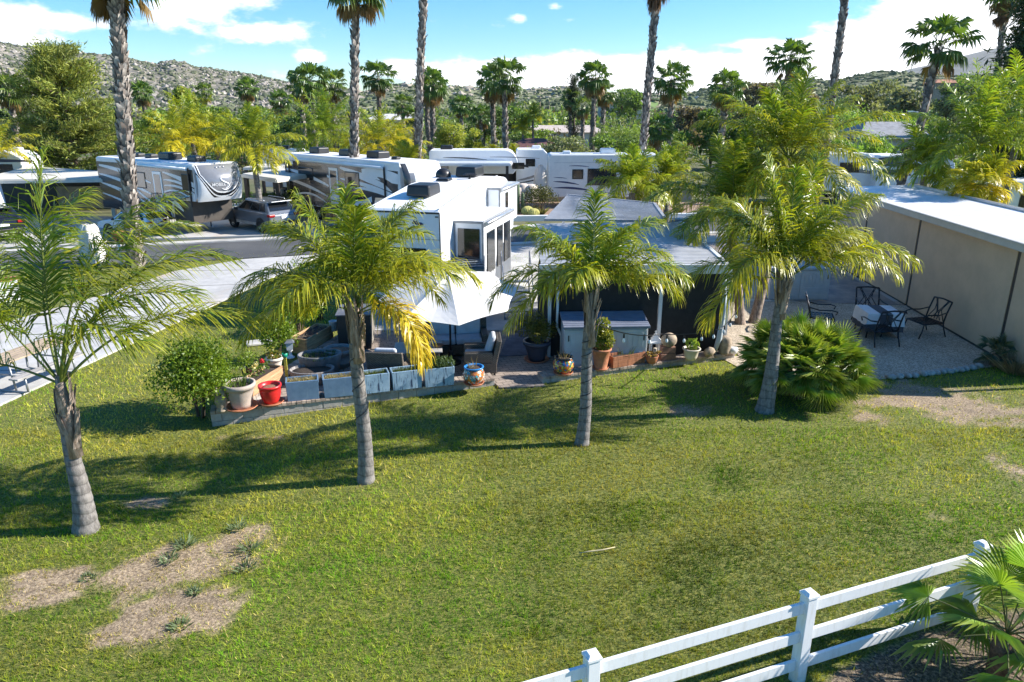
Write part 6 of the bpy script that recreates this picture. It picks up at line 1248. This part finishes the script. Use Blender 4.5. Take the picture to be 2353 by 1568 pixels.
q_=np.linspace(0,1,16); x,y,z=capsurf(LA,2.5,1.8,HA-.02,.42,.42+.2*q_,.35-.05*np.sin(q_*pi)+.03*q_); m.tube(np.stack([x+.015,y,z],1),.02*np.sin(pi*(.1+.8*q_)),6); m.build('swan_emblem',white,tA)
for k in range(3): m=MB(); x,y,z=capsurf(LA,2.5,1.8,HA-.02,.42,.42+k*.08,.9); m.lathe([(.01,0),(.05,0),(.06,.05),(.01,.06)],(float(x)-.02,float(y),float(z)),10); m.build('marker_light',alu,tA)
m=MB(); m.ext([(8.3,-.9,1.9),(9.7,-.9,1.9),(9.7,-.02,2.0),(8.3,-.02,2.0)],(0,0,.04)); m.build('hatch_cover',blackgel,tA)
t=thing('entry_stairs','black metal stairs with railing at the grey black trailer door','stairs',(pA[0]+hA[0]*6.7+.6*-.0,pA[1]+hA[1]*6.7,.09),math.atan2(-.6,.8))
for k in range(5): m=MB(); m.bx(.1+k*.27,.38+k*.27,-1.25,-.15,.95-k*.19,.99-k*.19); m.build('tread',black,t)
m=MB(); m.bx(-.6,.1,-1.25,-.1,.95,1.0); m.build('landing',black,t)
for s in (-.15,-1.25):
    m=MB(); m.tube([(-.6,s,1.95),(.1,s,1.95),(1.45,s,1.0)],.02,5)
    for k in range(9): x=-.6+k*.25; z=1.95 if x<.1 else 1.95-(x-.1)*.7; m.tube([(x,s,z),(x,s,z-.95)],.013,4)
    m.build('railing',black,t)
# --- B: second striped trailer
hB=A(.715,-.7); fb=G(925,378,3.72); LB=11.8; pB=fb[:2]-hB*LB; HB=3.72
prof=[(0,.8),(0,HB-.1),(.1,HB),(LB-.3,HB),(LB-.25,2.0),(LB-.5,1.85),(LB-2.6,1.8),(LB-2.75,.8)]
polB=[([(0,.85),(LB-2.8,.85),(LB-2.5,1.82),(LB-.5,1.9),(LB-.4,3.3),(0,3.35)],2),([(0,.86),(LB-2.85,.86),(LB-3.5,1.7),(0,1.9)],1),([(1.0,2.3),(4.7,1.9),(4.7,3.2),(1.0,3.3)],1),([(6.2,2.2),(10,2.3),(10,3.0),(6.2,3.2)],1)]
bB=[(sw(.1,3.3,5.,2.6,.05,.1,.3,.1),0),(sw(.2,2.8,4.8,2.1,.1,.1,.2,.1),0),(sw(.2,2.2,4.6,1.5,.1,.1,.2,.05),0),(sw(6.1,3.2,LB-.5,2.2,.05,.1,.4,.1),0),(sw(6.1,2.6,LB-.5,1.95,.1,.06,.2,.2),0),(sw(6.1,2.1,LB-.6,1.9,.2,.05,.12,.2),0),(sw(6.3,1.2,9.,1.7,-.1,.05,.2,.3),0),(sw(1.,1.3,4.5,1.1,.3,.06,.12,.04),0),(sw(8.2,3.1,LB-.4,2.9,.05,.3,.5,.5),0),(sw(9.6,2.9,LB-.35,2.1,.1,.02,.3,.5),2)]
tB=rv('travel_trailer','long black and white swoosh-striped fifth-wheel trailer behind the second tall trunk',pB,math.atan2(-.7,.715),LB,prof,mA,2.5,bB,polB,[(6.6,7.9,2.3,3.0),(1.6,3.2,2.3,3.0)],[(4.95,5.85,1.1,3.15,rvwhite)],[(2.0,1.25,black,1.1),(5.2,1.25,black,1.1),(8.0,1.25,black,1.15),(9.6,1.25,black,.5)],(.6,LB-1.5,3.42),[],(2.5,3.5),legs=((LB-2.9,.25),))
cap(tB,LB,2.5,1.85,HB-.02,.4,lambda s,q: 2 if s<.1 else 4 if (s<.2 and q<.75) else 0,mA)
# --- J: the white trailer in the middle (rear towards us)
hJ=nz(A(.25,.968)); pj=G(1012,487,3.5); LJ=8.9; HJ=3.5
prof=[(0,.6),(0,HJ-.06),(.06,HJ),(3.6,HJ+.38),(6.6,HJ+.42),(7.6,HJ+.3),(8.4,HJ-.1),(8.9,HJ-.9),(8.75,1.6),(6.3,1.5),(6.2,.6)]
jm=[rvwhite,black,alu]
tJ=rv('travel_trailer','white fifth-wheel trailer with two black roof air conditioners and slide-outs behind the parasol',(pj[0],pj[1],.02),math.atan2(hJ[1],hJ[0]),LJ,prof,jm,2.45,(),(),[(7.3,7.9,2.55,3.35)],[],[(1.9,1.25,black,1.12),(6.4,1.1,black,1.15)],None,[],(3.2,4.1),frames=True)
# main slide with end window, upper bedroom slide
def jslide(x0,x1,z0,z1,dp,name='slide_out'):
    m=MB(); m.bx(x0,x1,-dp,.02,z0,z1); o=m.build(name,rvwhite,tJ,.02)
    m=MB()
    for q in ((-dp-.012,-dp+.05),(-.06,-.012)): m.bx(x0-.012,x0+.03,q[0],q[1],z0,z1)
    m.bx(x0-.013,x0+.03,-dp,-.01,z1-.07,z1+.008); m.bx(x0,x1,-dp-.013,-dp+.02,z1-.06,z1+.009); m.build('trim',M('grey_trim',(.28,.29,.3),.45),o); return o
o=jslide(1.15,4.6,.75,3.05,.98)
m=MB(); m.bx(1.118,1.14,-.86,-.14,1.6,2.82); m.build('end_window',darkglass,o,.03)
for a in ((1.5,2.4),(2.7,3.4),(3.6,4.4)): m=MB(); m.bx(a[0],a[1],-1.012,-.97,1.3,2.65); m.build('side_window',darkglass,o,.02)
m=MB(); m.tube([(1.2,-1.07,2.98),(4.55,-1.07,2.98)],.06,10); m.build('slide_awning',alu,o)
o=jslide(4.9,7.4,2.3,3.68,.5); m=MB(); m.bx(5.6,5.95,-.53,-.49,2.7,3.45); m.build('side_window',darkglass,o,.01); m=MB(); m.tube([(4.95,-.56,3.62),(7.35,-.56,3.62)],.06,10); m.build('slide_awning',alu,o)
m=MB(); m.bx(-.03,-.008,.5,1.95,1.5,2.35); m.build('rear_window',darkglass,tJ,.04)
m=MB(); m.bx(-.018,-.003,0.03,2.42,HJ-.1,HJ-.05); m.bx(-.014,-.003,.02,.05,.62,HJ-.1); m.build('corner_trim',black,tJ)
m=MB(); m.ext([(.06,.06,HJ+.022),(3.6,.06,HJ+.402),(3.6,.1,HJ+.402),(.06,.1,HJ+.022)],(0,0,.03)); m.ext([(3.6,.06,HJ+.402),(6.6,.06,HJ+.442),(6.6,.1,HJ+.442),(3.6,.1,HJ+.402)],(0,0,.03)); m.build('roof_trim',M('roof_seal',(.45,.45,.46),.6),tJ)
v,f=text_geo('JAYCO',.24,.006); m=MB(); m.add(np.stack([np.full(len(v),-.02),1.52-v[:,0]*1.05,3.1+v[:,1]],1),f); m.build('lettering',navy,tJ)
m=MB()
for pts in ([(0,0),(.1,.16),(.08,.06),(.17,.1),(.16,.03),(.3,.04),(.38,-.02),(.3,-.05),(.2,-.11),(.1,-.12),(.22,-.05),(.08,-.02)],[(.02,-.05),(.1,-.07),(.16,-.13),(.05,-.11)]): m.ext([(-.016,.92-x,3.1+z) for x,z in pts],(-.006,0,0))
m.build('bird_emblem',navy,tJ)
m=MB(); m.lathe([(.01,0),(.05,0),(.04,.12),(.01,.12)],(5.4,.8,HJ+.44),8); m.box((5.45,.8,HJ+.6),(.3,.5,.06),.5,taper=.6); m.build('antenna',black,tJ)
m=MB(); m.box((4.6,1.5,HJ+.48),(.5,.5,.08),0,taper=.85); m.build('roof_vent',black,tJ,.02); m=MB(); m.ball((5.9,2.0,HJ+.5),(.3,.3,.26),14); m.build('satellite_dome',black,tJ)
m=MB(); m.bx(.2,.0,.05,.1,.1,.1) if 0 else m.bx(-.12,.0,.1,2.35,.55,.72); m.build('bumper',black,tJ)
for y in (.9,1.22,1.54,.12,2.32): m=MB(); m.box((-.02,y,HJ-.18),(.03,.09,.035)); m.build('marker_light',bpy.data.materials['red_lens'] if 'red_lens' in bpy.data.materials else black,tJ)
m=MB(); m.bx(-.012,-.003,.03,2.42,2.62,2.635); m.bx(-.012,-.003,.03,2.42,1.3,1.315); m.bx(-.012,-.003,1.22,1.232,.62,1.3); m.build('panel_seam',greymid,tJ)
m=MB(); m.bx(-.03,-.003,.2,.75,.75,1.15); m.build('access_hatch',M('hatch_white',(.68,.69,.7),.4,var=.05),tJ,.01)
# --- E: cream trailer with blue swooshes, side on
pe=G(1262,358,3.45); qe=G(1530,352,3.45); LE=(qe[0]-pe[0])*1.0; YE=pe[1]
bE=[(sw(1.3,2.75,2.6,2.7,.03,.02,.06,.02),1),(sw(.3,1.75,2.0,1.55,.05,.02,.12,.02),1),(sw(.3,1.35,2.9,1.15,.08,.02,.16,.02),1),(sw(.3,2.0,1.2,1.95,.03,.01,.05,.01),1),(sw(3.0,1.0,5.6,.9,.05,.02,.06,.02),1),(sw(.3,2.95,LE-2,3.0,0,.03,.03,.03),2)]
tE=rv('travel_trailer','cream fifth-wheel trailer with thin blue swooshes, seen side-on behind the low palms',(pe[0],YE,.05),0,LE,fifth(LE,3.45,.75),[cream,navy,alu],2.45,bE,(),[(1.55,2.2,1.95,2.5),(2.55,4.35,1.55,2.55),(4.9,5.2,1.9,2.5),(LE-2.6,LE-2.0,2.1,2.6)],[(4.75,5.4,.95,2.75,cream)],[(3.9,1.2,white,1.0),(1.2,1.2,white,.55),(6.0,1.2,white,.55)],None,[],(3.4,4.4),roofm=rvroof)
m=MB(); m.tube([(-.1,.3,.9),(-.1,.3,3.5),(.15,.3,3.6)],.02,6); m.tube([(-.1,.7,.9),(-.1,.7,3.5),(.15,.7,3.6)],.02,6)
for k in range(8): m.tube([(-.1,.3,1.0+k*.32),(-.1,.7,1.0+k*.32)],.016,5)
m.build('ladder',alu,tE); m=MB(); m.lathe([(.12,0),(.17,0),(.17,.01),(.12,.01)],n=20); o=m.build('round_badge',navy,tE); o.rotation_euler=(R(90),0,0); o.location=(LE-1.1,-.01,2.85)
# --- far trailers
def farrv(label,x0,x1,y,z,bands,acs,L=None,win=((1.2,2.6,2.0,2.7),),mats=None,ang=0,prof=None,**k):
    a=G(x0,y,z); b=G(x1,y,z); L=L or (b[0]-a[0]); prof=prof or ([(0,.75),(0,z-.1),(.1,z),(L-.4,z),(L-.1,z-.3),(L,z-1),(L,.75)] if L<5 else None); return rv('travel_trailer',label,(a[0],a[1],.05),ang,L,prof or fifth(L,z,.75),mats or [rvwhite,navy,greymid,black],2.45,[(q,i) for q,i in bands],(),win,[],acs,None,[],(L*.4,L*.48),frames=False,**k)
farrv('far white trailer with thin dark lines behind the long awning, rounded nose at its right',985,1190,348,3.4,[(sw(1,2.9,4.2,2.75,.05,.02,.1,.02),3),(sw(2,2.6,5.5,2.5,.06,.02,.08,.02),3),(sw(4.4,2.95,8,2.85,.03,.02,.06,.02),2),(sw(5.8,2.6,7.2,2.3,-.05,.02,.1,.2),3)],[(1.2,1.2,black,.9)],win=((6.0,6.9,2.1,2.55),(.6,1.4,2.1,2.5)))
farrv('far white trailer with a grey diagonal swoosh, right of the long-awning trailer',1186,1262,346,3.4,[(sw(.1,1.2,2.3,1.9,-.1,.05,.2,.02),2),(sw(.2,1.0,2.4,1.5,-.05,.03,.1,.02),3)],[(1.5,1.2,white,.7)],win=((.7,1.4,2.2,2.75),))
farrv('far white trailer half hidden behind the carport and striped trailer',600,690,347,3.4,[(sw(.3,2.7,2.8,2.6,0,.1,.1,.1),2),(sw(.3,2.2,2.8,2.1,0,.1,.1,.1),3)],[(1.3,1.2,black,.8)])
farrv('white trailer with blue top stripe at the far left edge beyond the carport',-140,44,352,3.4,[(sw(.2,2.9,6.5,2.8,0,.2,.2,.1),1),(sw(3.5,1.8,6.5,1.2,.1,.1,.4,.2),1)],[(4.6,1.2,white,.8)],win=((3.9,4.9,1.9,2.6),))
farrv('white motorhome between the big palm crowns on the right',1900,2010,355,3.3,[(sw(.5,2.2,3.8,1.9,.1,.05,.3,.1),2)],[(1.5,1.2,white,.8)],win=((1.0,2.4,2.0,2.7),))
farrv('white trailer with dark blue peaked nose behind the beige building',2020,2200,360,3.2,[(sw(.0,2.8,2.2,2.5,.1,.5,.5,.1),1),(sw(.1,2.1,2.4,1.9,.1,.2,.3,.1),1)],[(3,1.2,white,.6)],win=((2.6,3.6,1.9,2.6),))
a=G(2196,418,3.1); rv('motorhome','white motorhome close behind the beige wall roof at the right edge',(a[0],a[1],.05),-.12,7.5,[(0,.6),(0,3.0),(.1,3.1),(7,3.1),(7.4,2.6),(7.5,.6)],[rvwhite,greymid,black],2.45,[(sw(.2,1.5,6,1.3,.1,.1,.3,.1),1)],(),[(.8,1.9,1.8,2.5),(3.0,4.4,1.8,2.5)],[],[(2,1.2,white,.8)],wheels=(1.6,5.8),cat='motorhome')
a=G(-172,400,2.9); rv('motorhome','white motorhome nose with dark side window at the left edge under the carport',(a[0],a[1],.05),-.35,2.75,[(0,.6),(0,2.8),(2.0,2.9),(2.6,2.3),(2.75,.6)],[rvwhite,greymid,black],2.3,(),(),[(1.3,2.4,1.6,2.4)],[],[],wheels=(2.0,),cat='motorhome')
# ---------------------------------------------------------------- cars
def car(label,loc,rz,paint,name='parked_car',van=False,sc=1):
    t=thing(name,label,'car',loc,rz,None,sc); m=MB(); Wd=.9
    lp=[(-2.28,.42),(-2.34,.62),(-2.3,.95),(-2.16,1.06),(1.05,1.08),(1.95,.97),(2.26,.82),(2.34,.6),(2.28,.38)]
    m.ext([(x,-Wd,z) for x,z in lp],(0,2*Wd,0))
    zt=1.64 if not van else 2.1; b=[(-2.2,1.03,.86),(1.05,1.06,.86)]; tp=[(-1.78,zt-.05,.66),(.25,zt,.66)] if not van else [(-2.1,zt,.76),(.6,zt,.76)]
    v=[]
    for s in (-1,1): v+= [(b[0][0],s*b[0][2],b[0][1]),(b[1][0],s*b[1][2],b[1][1]),(tp[1][0],s*tp[1][2],tp[1][1]),(tp[0][0],s*tp[0][2],tp[0][1])]
    m.add(v,[(0,1,2,3),(7,6,5,4),(3,2,6,7),(0,3,7,4),(1,5,6,2)]); m.build('body',paint,t,.07,3)
    def side(s,u0,u1,w0,w1,off=.012):
        B0,B1,T0,T1=[np.array(q) for q in (v[0 if s<0 else 4],v[1 if s<0 else 5],v[3 if s<0 else 7],v[2 if s<0 else 6])]
        f=lambda u,w:(B0*(1-u)+B1*u)*(1-w)+(T0*(1-u)+T1*u)*w
        return [f(u,w)+A(0,s*off,0) for u,w in ((u0,w0),(u1,w0),(u1,w1),(u0,w1))]
    for s in (-1,1):
        for u0,u1 in ((.1,.25),(.28,.56),(.59,.93)): m=MB(); m.ext(side(s,u0,u1,.16,.86),(0,s*.01,0)); m.build('side_window',darkglass,t)
        m=MB(); m.tube([(-1.5,s*.62,zt+.0),(-1.4,s*.62,zt+.06),(0.0,s*.62,zt+.07),(.1,s*.62,zt+.02)],.018,6); m.build('roof_rail',alu,t)
        m=MB(); m.bx(-2.38,-2.1,s*.9-.16*(s>0)-.0*(s<0),s*.9+.16*(s<0)+.0,.86,1.0) if 0 else m.box((-2.23,s*.76,.94),(.28,.34,.13)); m.build('taillight',M('red_lens',(.3,.01,.012),.2) if 'red_lens' not in bpy.data.materials else bpy.data.materials['red_lens'],t,.02)
        m=MB(); m.box((2.15,s*.72,.78),(.3,.3,.13)); m.build('headlight',alu,t,.03)
        m=MB(); m.box((.75,s*1.0,1.12),(.14,.2,.14)); m.build('mirror',black,t,.03)
        for x in (-1.38,1.36):
            m=MB(); th=np.linspace(0,pi,15); m.ext([(x+.43*cos(a),s*(Wd+.004),.36+.43*sin(a)) for a in th]+[(x-.43,s*(Wd+.004),.3),(x+.43,s*(Wd+.004),.3)],(0,s*.012,0)); m.build('wheel_arch',black,t)
            m=MB(); wheel_geo(m,(x,s*.82,.35),.35,.24); m.build('wheel',[rubber,alu],t)
        m=MB(); m.bx(-1.0,1.0,s*Wd-.004 if s>0 else s*Wd-.016,s*Wd+.016 if s>0 else s*Wd+.004,.36,.5); m.build('sill',alu,t)
    m=MB(); m.ext([np.array(q)+A(-.012,0,.006) for q in (A(*v[0])*.8+A(*v[3])*.2+A(0,.1,0),A(*v[4])*.8+A(*v[7])*.2-A(0,.1,0),A(*v[7])*.88+A(*v[4])*.12-A(0,.06,0),A(*v[3])*.88+A(*v[0])*.12+A(0,.06,0))],(-.008,0,.004)); m.build('rear_window',darkglass,t)
    m=MB(); m.ext([np.array(q)+A(.012,0,.01) for q in (A(*v[1])*.9+A(*v[2])*.1+A(0,.06,0),A(*v[5])*.9+A(*v[6])*.1-A(0,.06,0),A(*v[6])*.9+A(*v[5])*.1-A(0,.06,0),A(*v[2])*.9+A(*v[1])*.1+A(0,.06,0))],(.008,0,.006)); m.build('windscreen',darkglass,t)
    m=MB(); m.box((-2.0,0,zt-.02),(.32,1.24,.04)); m.build('spoiler',paint,t,.015)
    m=MB(); m.box((-2.31,0,.48),(.1,1.7,.26)); m.build('rear_bumper',black,t,.03); m=MB(); m.box((-2.365,0,.43),(.03,1.0,.09)); m.build('skid_plate',alu,t,.01)
    m=MB(); m.box((-2.345,0,.82),(.02,.42,.13)); m.build('plate',white,t)
    return t
r1=G(654,585); f1=G(589,573); r2=G(717,577); ctr=(f1+r2)/2
car0=G(600,537); 
_f=G(589/1.088,573/1.088); _r=G(654/1.088,585.5/1.088); _r2=G(717/1.088,577/1.088); hd_=nz(_f-_r); mid=(_f+_r)/2+nz(_r2-_r)*.82
car('grey crossover car with red taillights parked on the far driveway',mid+A(0,0,.1),math.atan2(hd_[1],hd_[0]),M('grey_car_paint',(.15,.165,.19),.22,.2,var=.04,coat=1.0))
q=G(-20,548); car('black hatchback seen from behind at the left edge',q+A(0,0,.09),math.atan2(.8,-.5)+.35,M('black_car_paint',(.015,.016,.02),.15,.3,var=.04,coat=1.0))
q=G(285,543); car('white utility vehicle with a red stripe hidden by the windswept fronds',q+A(.2,.6,.09),2.9,rvwhite,'utility_vehicle',sc=.7)
m=MB(); 
q=G(775,495); car('white van on the far driveway behind the palm crown',q+A(0,.8,.1),math.atan2(.7,-.7),rvwhite,'parked_van',True)
# ---------------------------------------------------------------- far carports and garden things
def carport(label,cs,z,th,roofm,postm,posts=True,name='carport'):
    t=thing(name,label,'carport'); q=[G(x,y,z) for x,y in cs]; m=MB(); m.ext(q,(0,0,-th)); m.build('roof',roofm,t,.03); c=sum(q)/4
    m=MB(); qq=[c+(p-c)*1.012 for p in q]
    for i in range(4): m.beam(qq[i]+A(0,0,-th-.04),qq[(i+1)%4]+A(0,0,-th-.04),.1,.16)
    m.build('fascia',roofm,t)
    for p in q:
        p=c+(p-c)*.93; m=MB(); m.bx(p[0]-.1,p[0]+.1,p[1]-.1,p[1]+.1,0,z-th); m.build('post',postm,t)
    return t
cr_=M('cream_roof',(.62,.58,.5),.6,var=.1,vs=1)
carport('small cream-roofed carport between the two striped trailers',[(557,399),(635,411),(738,396),(642,386)],2.65,.1,cr_,darkbrown)
carport('small cream roof canopy peeking behind the carport and palm trunk',[(560,384),(628,384),(680,377),(600,376)],2.6,.08,cr_,darkbrown)
carport('wide cream-roofed carport at the left edge with dark brown inside',[(-60,413),(258,409),(285,397),(70,382)],2.5,.12,cr_,creamM)
carport('flat-roofed dark patio room with white awning edge before the far trailer',[(985,374),(1172,374),(1180,364),(990,361)],2.75,.1,rvwhite,darkbrown)
a=G(990,376,0);
def boxthing(name,label,cat,x0,x1,y,z,d,h,mat_,z0=0.,bev=.02,rz=0):
    a=G(x0,y,z);b=G(x1,y,z); t=thing(name,label,cat,((a[0]+b[0])/2,a[1],z0),rz); w=b[0]-a[0]; return t,w
pq=G(1085,372,2.5); t=thing('screen_wall','dark brown screen wall under the awning of the far trailer','wall',(pq[0],pq[1]+.6,0)); m=MB(); m.bx(-3.9,3.9,-.03,.03,.05,2.55); m.build('screen',darkbrown,t); 
for k in range(5): m=MB(); m.bx(-3.9+k*1.93,-3.82+k*1.93,-.07,-.03,0,2.58); m.build('post',black,t)
pq=G(90,395,2.5); t=thing('screen_wall','dark brown screen at the back of the wide left carport','wall',(pq[0],pq[1]+1.5,0)); m=MB(); m.bx(-6,6,-.03,.03,0,2.5); m.build('screen',darkbrown,t); m=MB(); m.bx(.5,5.6,-.9,-.84,.1,1.5); m.build('bar_front',M('beige_bar',(.3,.26,.2),.7,var=.15),t)
# hedge, cross, planter wall by the grey car
def boxhedge(label,x,y,w,d,h,n,c=DG,seed=0):
    gg=rg_(seed); q=G(x,y); t=thing('hedge',label,'hedge',q); m=MB(); p=gg.uniform(-1,1,(n,3))*A(w/2,d/2,h/2); k=gg.integers(0,3,n); p[np.arange(n),k]=np.sign(p[np.arange(n),k])*A(w/2,d/2,h/2)[k]*gg.uniform(.85,1.06,n); p[:,2]+=h/2
    leaves(m,p,.13*gg.uniform(.7,1.3,n),cols(n,c[0],c[1],gg),.6,None,gg); m.build('foliage',leafM,t); return t
boxhedge('clipped green hedge behind the grey car and brown cross',690,497,4.6,1.2,1.35,3200,((.03,.07,.01),(.09,.14,.025)),801); boxhedge('dark shrub row under the rounded trailer nose',515,483,3.6,1.2,1.1,1500,DG,802)
boxhedge('square dark hedge left of the white draped cloth',1185,420,2.6,1.0,1.5,1500,((.03,.05,.012),(.14,.13,.04)),803); boxhedge('green hedge behind the white trailer left of the dark screen wall',1030,410,3.0,1,2.2,1600,GG,804)
boxhedge('green shrub row in front of the cream trailer',1385,462,3.2,1.2,1.0,1600,GG,805)
boxhedge('low green planting along the left driveway kerb near the tall trunk',100,560,3,1,.7,900,GG,806)
t=thing('cross','rusty brown wooden cross standing before the hedge by the grey car','cross',G(710,502)); m=MB(); m.bx(-.09,.09,-.07,.07,0,1.55); m.build('upright',M('rusty_brown',(.16,.08,.045),.85,var=.4,vs=8),t,.02); m=MB(); m.bx(-.42,.42,-.075,.075,1.02,1.22); m.build('crossbar',bpy.data.materials['rusty_brown'],t,.02)
a=G(690,512); b2=G(760,504); t=thing('planter_wall','low tan stone planter wall beside the grey car','garden wall'); m=MB(); m.beam(a+A(0,0,.22),b2+A(0,0,.22),.35,.45); m.beam(b2+A(0,0,.22),b2+A(1,2.5,.22),.35,.45); m.build('wall',stoneM,t,.03)
rock('tan boulder leaning at the end of the stone planter wall by the car',G(683,513,.1),(.3,.25,.3),820)
# cactus bed, retaining wall, covered furniture
a=G(1185,468); b2=G(1300,463); t=thing('retaining_wall','grey retaining wall behind the barrel cacti, right of the white trailer','garden wall'); m=MB(); m.beam(a+A(-1,0,.45),b2+A(9,0,.45),.3,1.1); m.build('wall',M('grey_render',(.3,.28,.26),.85,var=.2),t,.02)
a=G(1165,508);b2=G(1720,500); t=thing('white_edge_wall','long low white edging wall of the gravel cactus bed','garden wall'); m=MB(); m.beam(a+A(0,0,.14),b2+A(0,0,.14),.3,.34); m.build('wall',white,t,.02)
cact,nt,b=nodes('barrel_cactus_skin'); b.inputs['Base Color'].default_value=(.5,.46,.14,1); b.inputs['Roughness'].default_value=.8
for x,y,s,lab in ((1212,497,.36,'left and larger golden barrel cactus in the gravel bed'),(1227,500,.32,'right and smaller golden barrel cactus in the gravel bed')):
    m=MB(); th=40; v=[];mm=10
    for i in range(mm+1):
        ph=pi*i/mm
        for j in range(th): r=s*sin(ph)*(1+.07*(-1)**j); v.append((r*cos(2*pi*j/th),r*sin(2*pi*j/th),s*.85*(1-cos(ph))))
    m.add(v,[(i*th+j,(i)*th+(j+1)%th,(i+1)*th+(j+1)%th,(i+1)*th+j) for i in range(mm) for j in range(th)]); single(m,'barrel_cactus',cact,lab,'cactus',G(x,y,.12))
m=MB(); 
for dx,h in ((0,1.9),(.3,1.3),(-.3,1.1)): m.tube([(dx,0,0),(dx,0,h*.6),(dx,0,h-.08),(dx,0,h)],[.11,.12,.1,.03],10)
single(m,'column_cactus',M('cactus_green',(.09,.14,.06),.7,var=.2),'tall green column cactus beside the white trailer front','cactus',G(1190,492,.1))
shrub('red_flowered_bush','dark bush with orange-red blooms in the cactus bed',G(1238,488,.1),2.9,1.8,2200,.12,(.03,.05,.012),(.1,.1,.03),cat='bush',ncl=16,rg=rg_(830))
for k in range(6):
    gg=rg_(840+k); t=thing('agave',['spiky agave left of the barrel cacti','spiky agave behind the barrel cacti','spiky agave right of the barrel cacti','dark agave near the cream trailer','small agave by the low palms','agave at the right end of the gravel bed'][k],'plant',G([1203,1222,1245,1330,1560,1620][k],[490,488,494,478,490,492][k],.12)); m=MB(); grassy(m,60,.12,.55,(.08,.11,.05),(.2,.18,.08),gg,0,.03,1.3); m.build('leaves',leafM,t)
drape_m=M('beige_cover',(.55,.48,.42),.85,var=.1,bump=.2,bs=5)
for i,(x,w,h,lab) in enumerate(((1190,1.2,1.0,'left beige-covered patio chair by the white draped cloth'),(1203,1.0,1.15,'middle beige-covered patio chair by the white draped cloth'),(1221,1.1,1.1,'right beige-covered patio chair by the white draped cloth'))):
    q=G(x,462,0.3); m=MB(); m.lathe([(w*.55,0),(w*.5,h*.5),(w*.42,h*.92),(w*.2,h),(.01,h*.98)],n=14); single(m,'covered_chair',drape_m,lab,'covered chair',(q[0],q[1]+1.2,.2),0,'covered patio furniture')
q=G(1241,447,.2); t=thing('draped_cloth','tall white cloth draped over a folded parasol before the olive tree','cloth cover',(q[0],q[1],.2)); m=MB(); rows=[(.25,2.2),(.42,1.9),(.5,1.2),(.62,.5),(.68,.05)]; v=[(r*(1+.13*cos(k*3.1))*cos(a_),r*.6*(1+.13*cos(k*3.1))*sin(a_),z+(r-.25)*.2*cos(a_)) for r,z in rows for k,a_ in enumerate(th_ for th_ in np.arange(24)*2*pi/24)]; m.add(v,[(i*24+k,i*24+(k+1)%24,(i+1)*24+(k+1)%24,(i+1)*24+k) for i in range(4) for k in range(24)]+[tuple(range(24))],0,None,True); m.build('cloth',can,t)
rock('rounded white boulder at the rear corner of the cream trailer',G(1272,452,.2),(.75,.5,.5),850,M('pale_boulder',(.55,.5,.46),.85,var=.15))
# meadow house, distant roofs and poles
def house(label,x,y,Y,w,d,h,wallm,roofm,ang=0):
    q=P(x,y,Y); t=thing('house',label,'house',(q[0],Y,q[2]-h),ang); m=MB(); m.bx(-w/2,w/2,-d/2,d/2,-3,h*.66); m.build('wall',wallm,t)
    m=MB(); m.add([(-w/2-.5,-d/2-.5,h*.66),(w/2+.5,-d/2-.5,h*.66),(w/2+.5,d/2+.5,h*.66),(-w/2-.5,d/2+.5,h*.66),(-w/2+d*.3,0,h),(w/2-d*.3,0,h)],[(0,1,5,4),(1,2,5),(2,3,4,5),(3,0,4),(3,2,1,0)]); m.build('roof',roofm,t)
    for k in range(4): m=MB(); xx=-w/2+w*(k+.5)/4; m.bx(xx-.7,xx+.7,-d/2-.05,-d/2+.02,h*.2,h*.5); m.build('window',darkglass,t)
    return t
tile=M('orange_roof_tile',(.36,.16,.09),.85,var=.25,vs=.8); stucco=M('cream_stucco',(.55,.5,.42),.9,var=.08)
house('cream house with grey roof standing on the green meadow slope',1433,224,255,16,9,5.2,stucco,M('grey_tile',(.33,.3,.28),.9)); house('house with an orange tile roof on the right hillside',2170,183,200,7,6,2.6,M('tan_stucco',(.3,.25,.19),.9),tile); house('cream house with low roof among the ridge trees',1836,232,175,7,6,3.6,stucco,tile)
house('small house with dark reddish roof low in the middle distance',1228,318,95,6,6,3.0,M('brown_wall',(.25,.17,.13),.9),M('red_brown_roof',(.12,.05,.045),.85)); house('pale flat long building among palms in the middle distance',1290,288,130,14,6,3.2,stucco,M('pale_roof',(.5,.42,.36),.85)); house('grey house glimpsed right of the leaning trunk',2035,280,68,7,6,4,M('grey_wall',(.33,.34,.34),.8),M('grey_roof2',(.25,.25,.26),.8)); house('pale building glimpsed behind the bare grey tree',905,262,140,9,6,3,stucco,M('white_roof2',(.6,.58,.55),.8))
for i,(x,y,Y) in enumerate(((1241,222,190),(1188,233,200),(1262,232,230),(2117,268,60))):
    q=P(x,y,Y); t=thing('utility_pole' if i<3 else 'street_lamp',['utility pole on the far slope right of the close palm pair','utility pole on the far slope behind the close palm pair','third utility pole on the far slope below the small conifer','curved grey street lamp behind the right palm crown'][i],'pole',(q[0],Y,0)); m=MB(); m.tube([(0,0,-1),(0,0,q[2])],.16 if i<3 else .06,6)
    if i==3: m.tube([(0,0,q[2]),(-.2,0,q[2]+.3),(-.8,0,q[2]+.4)],.05,6)
    m.build('shaft',M('pole_wood',(.2,.15,.11),.9) if i==0 else bpy.data.materials['pole_wood'] if i<3 else alu,t)
    if i<3: m=MB(); m.bx(-1.1,1.1,-.1,.1,q[2]-.6,q[2]-.4); m.build('crossarm',bpy.data.materials['pole_wood'],t)
    else: m=MB(); m.box((-.95,0,q[2]+.38),(.4,.16,.1)); m.build('lamp_head',alu,t)
# green meadow strip on the slope
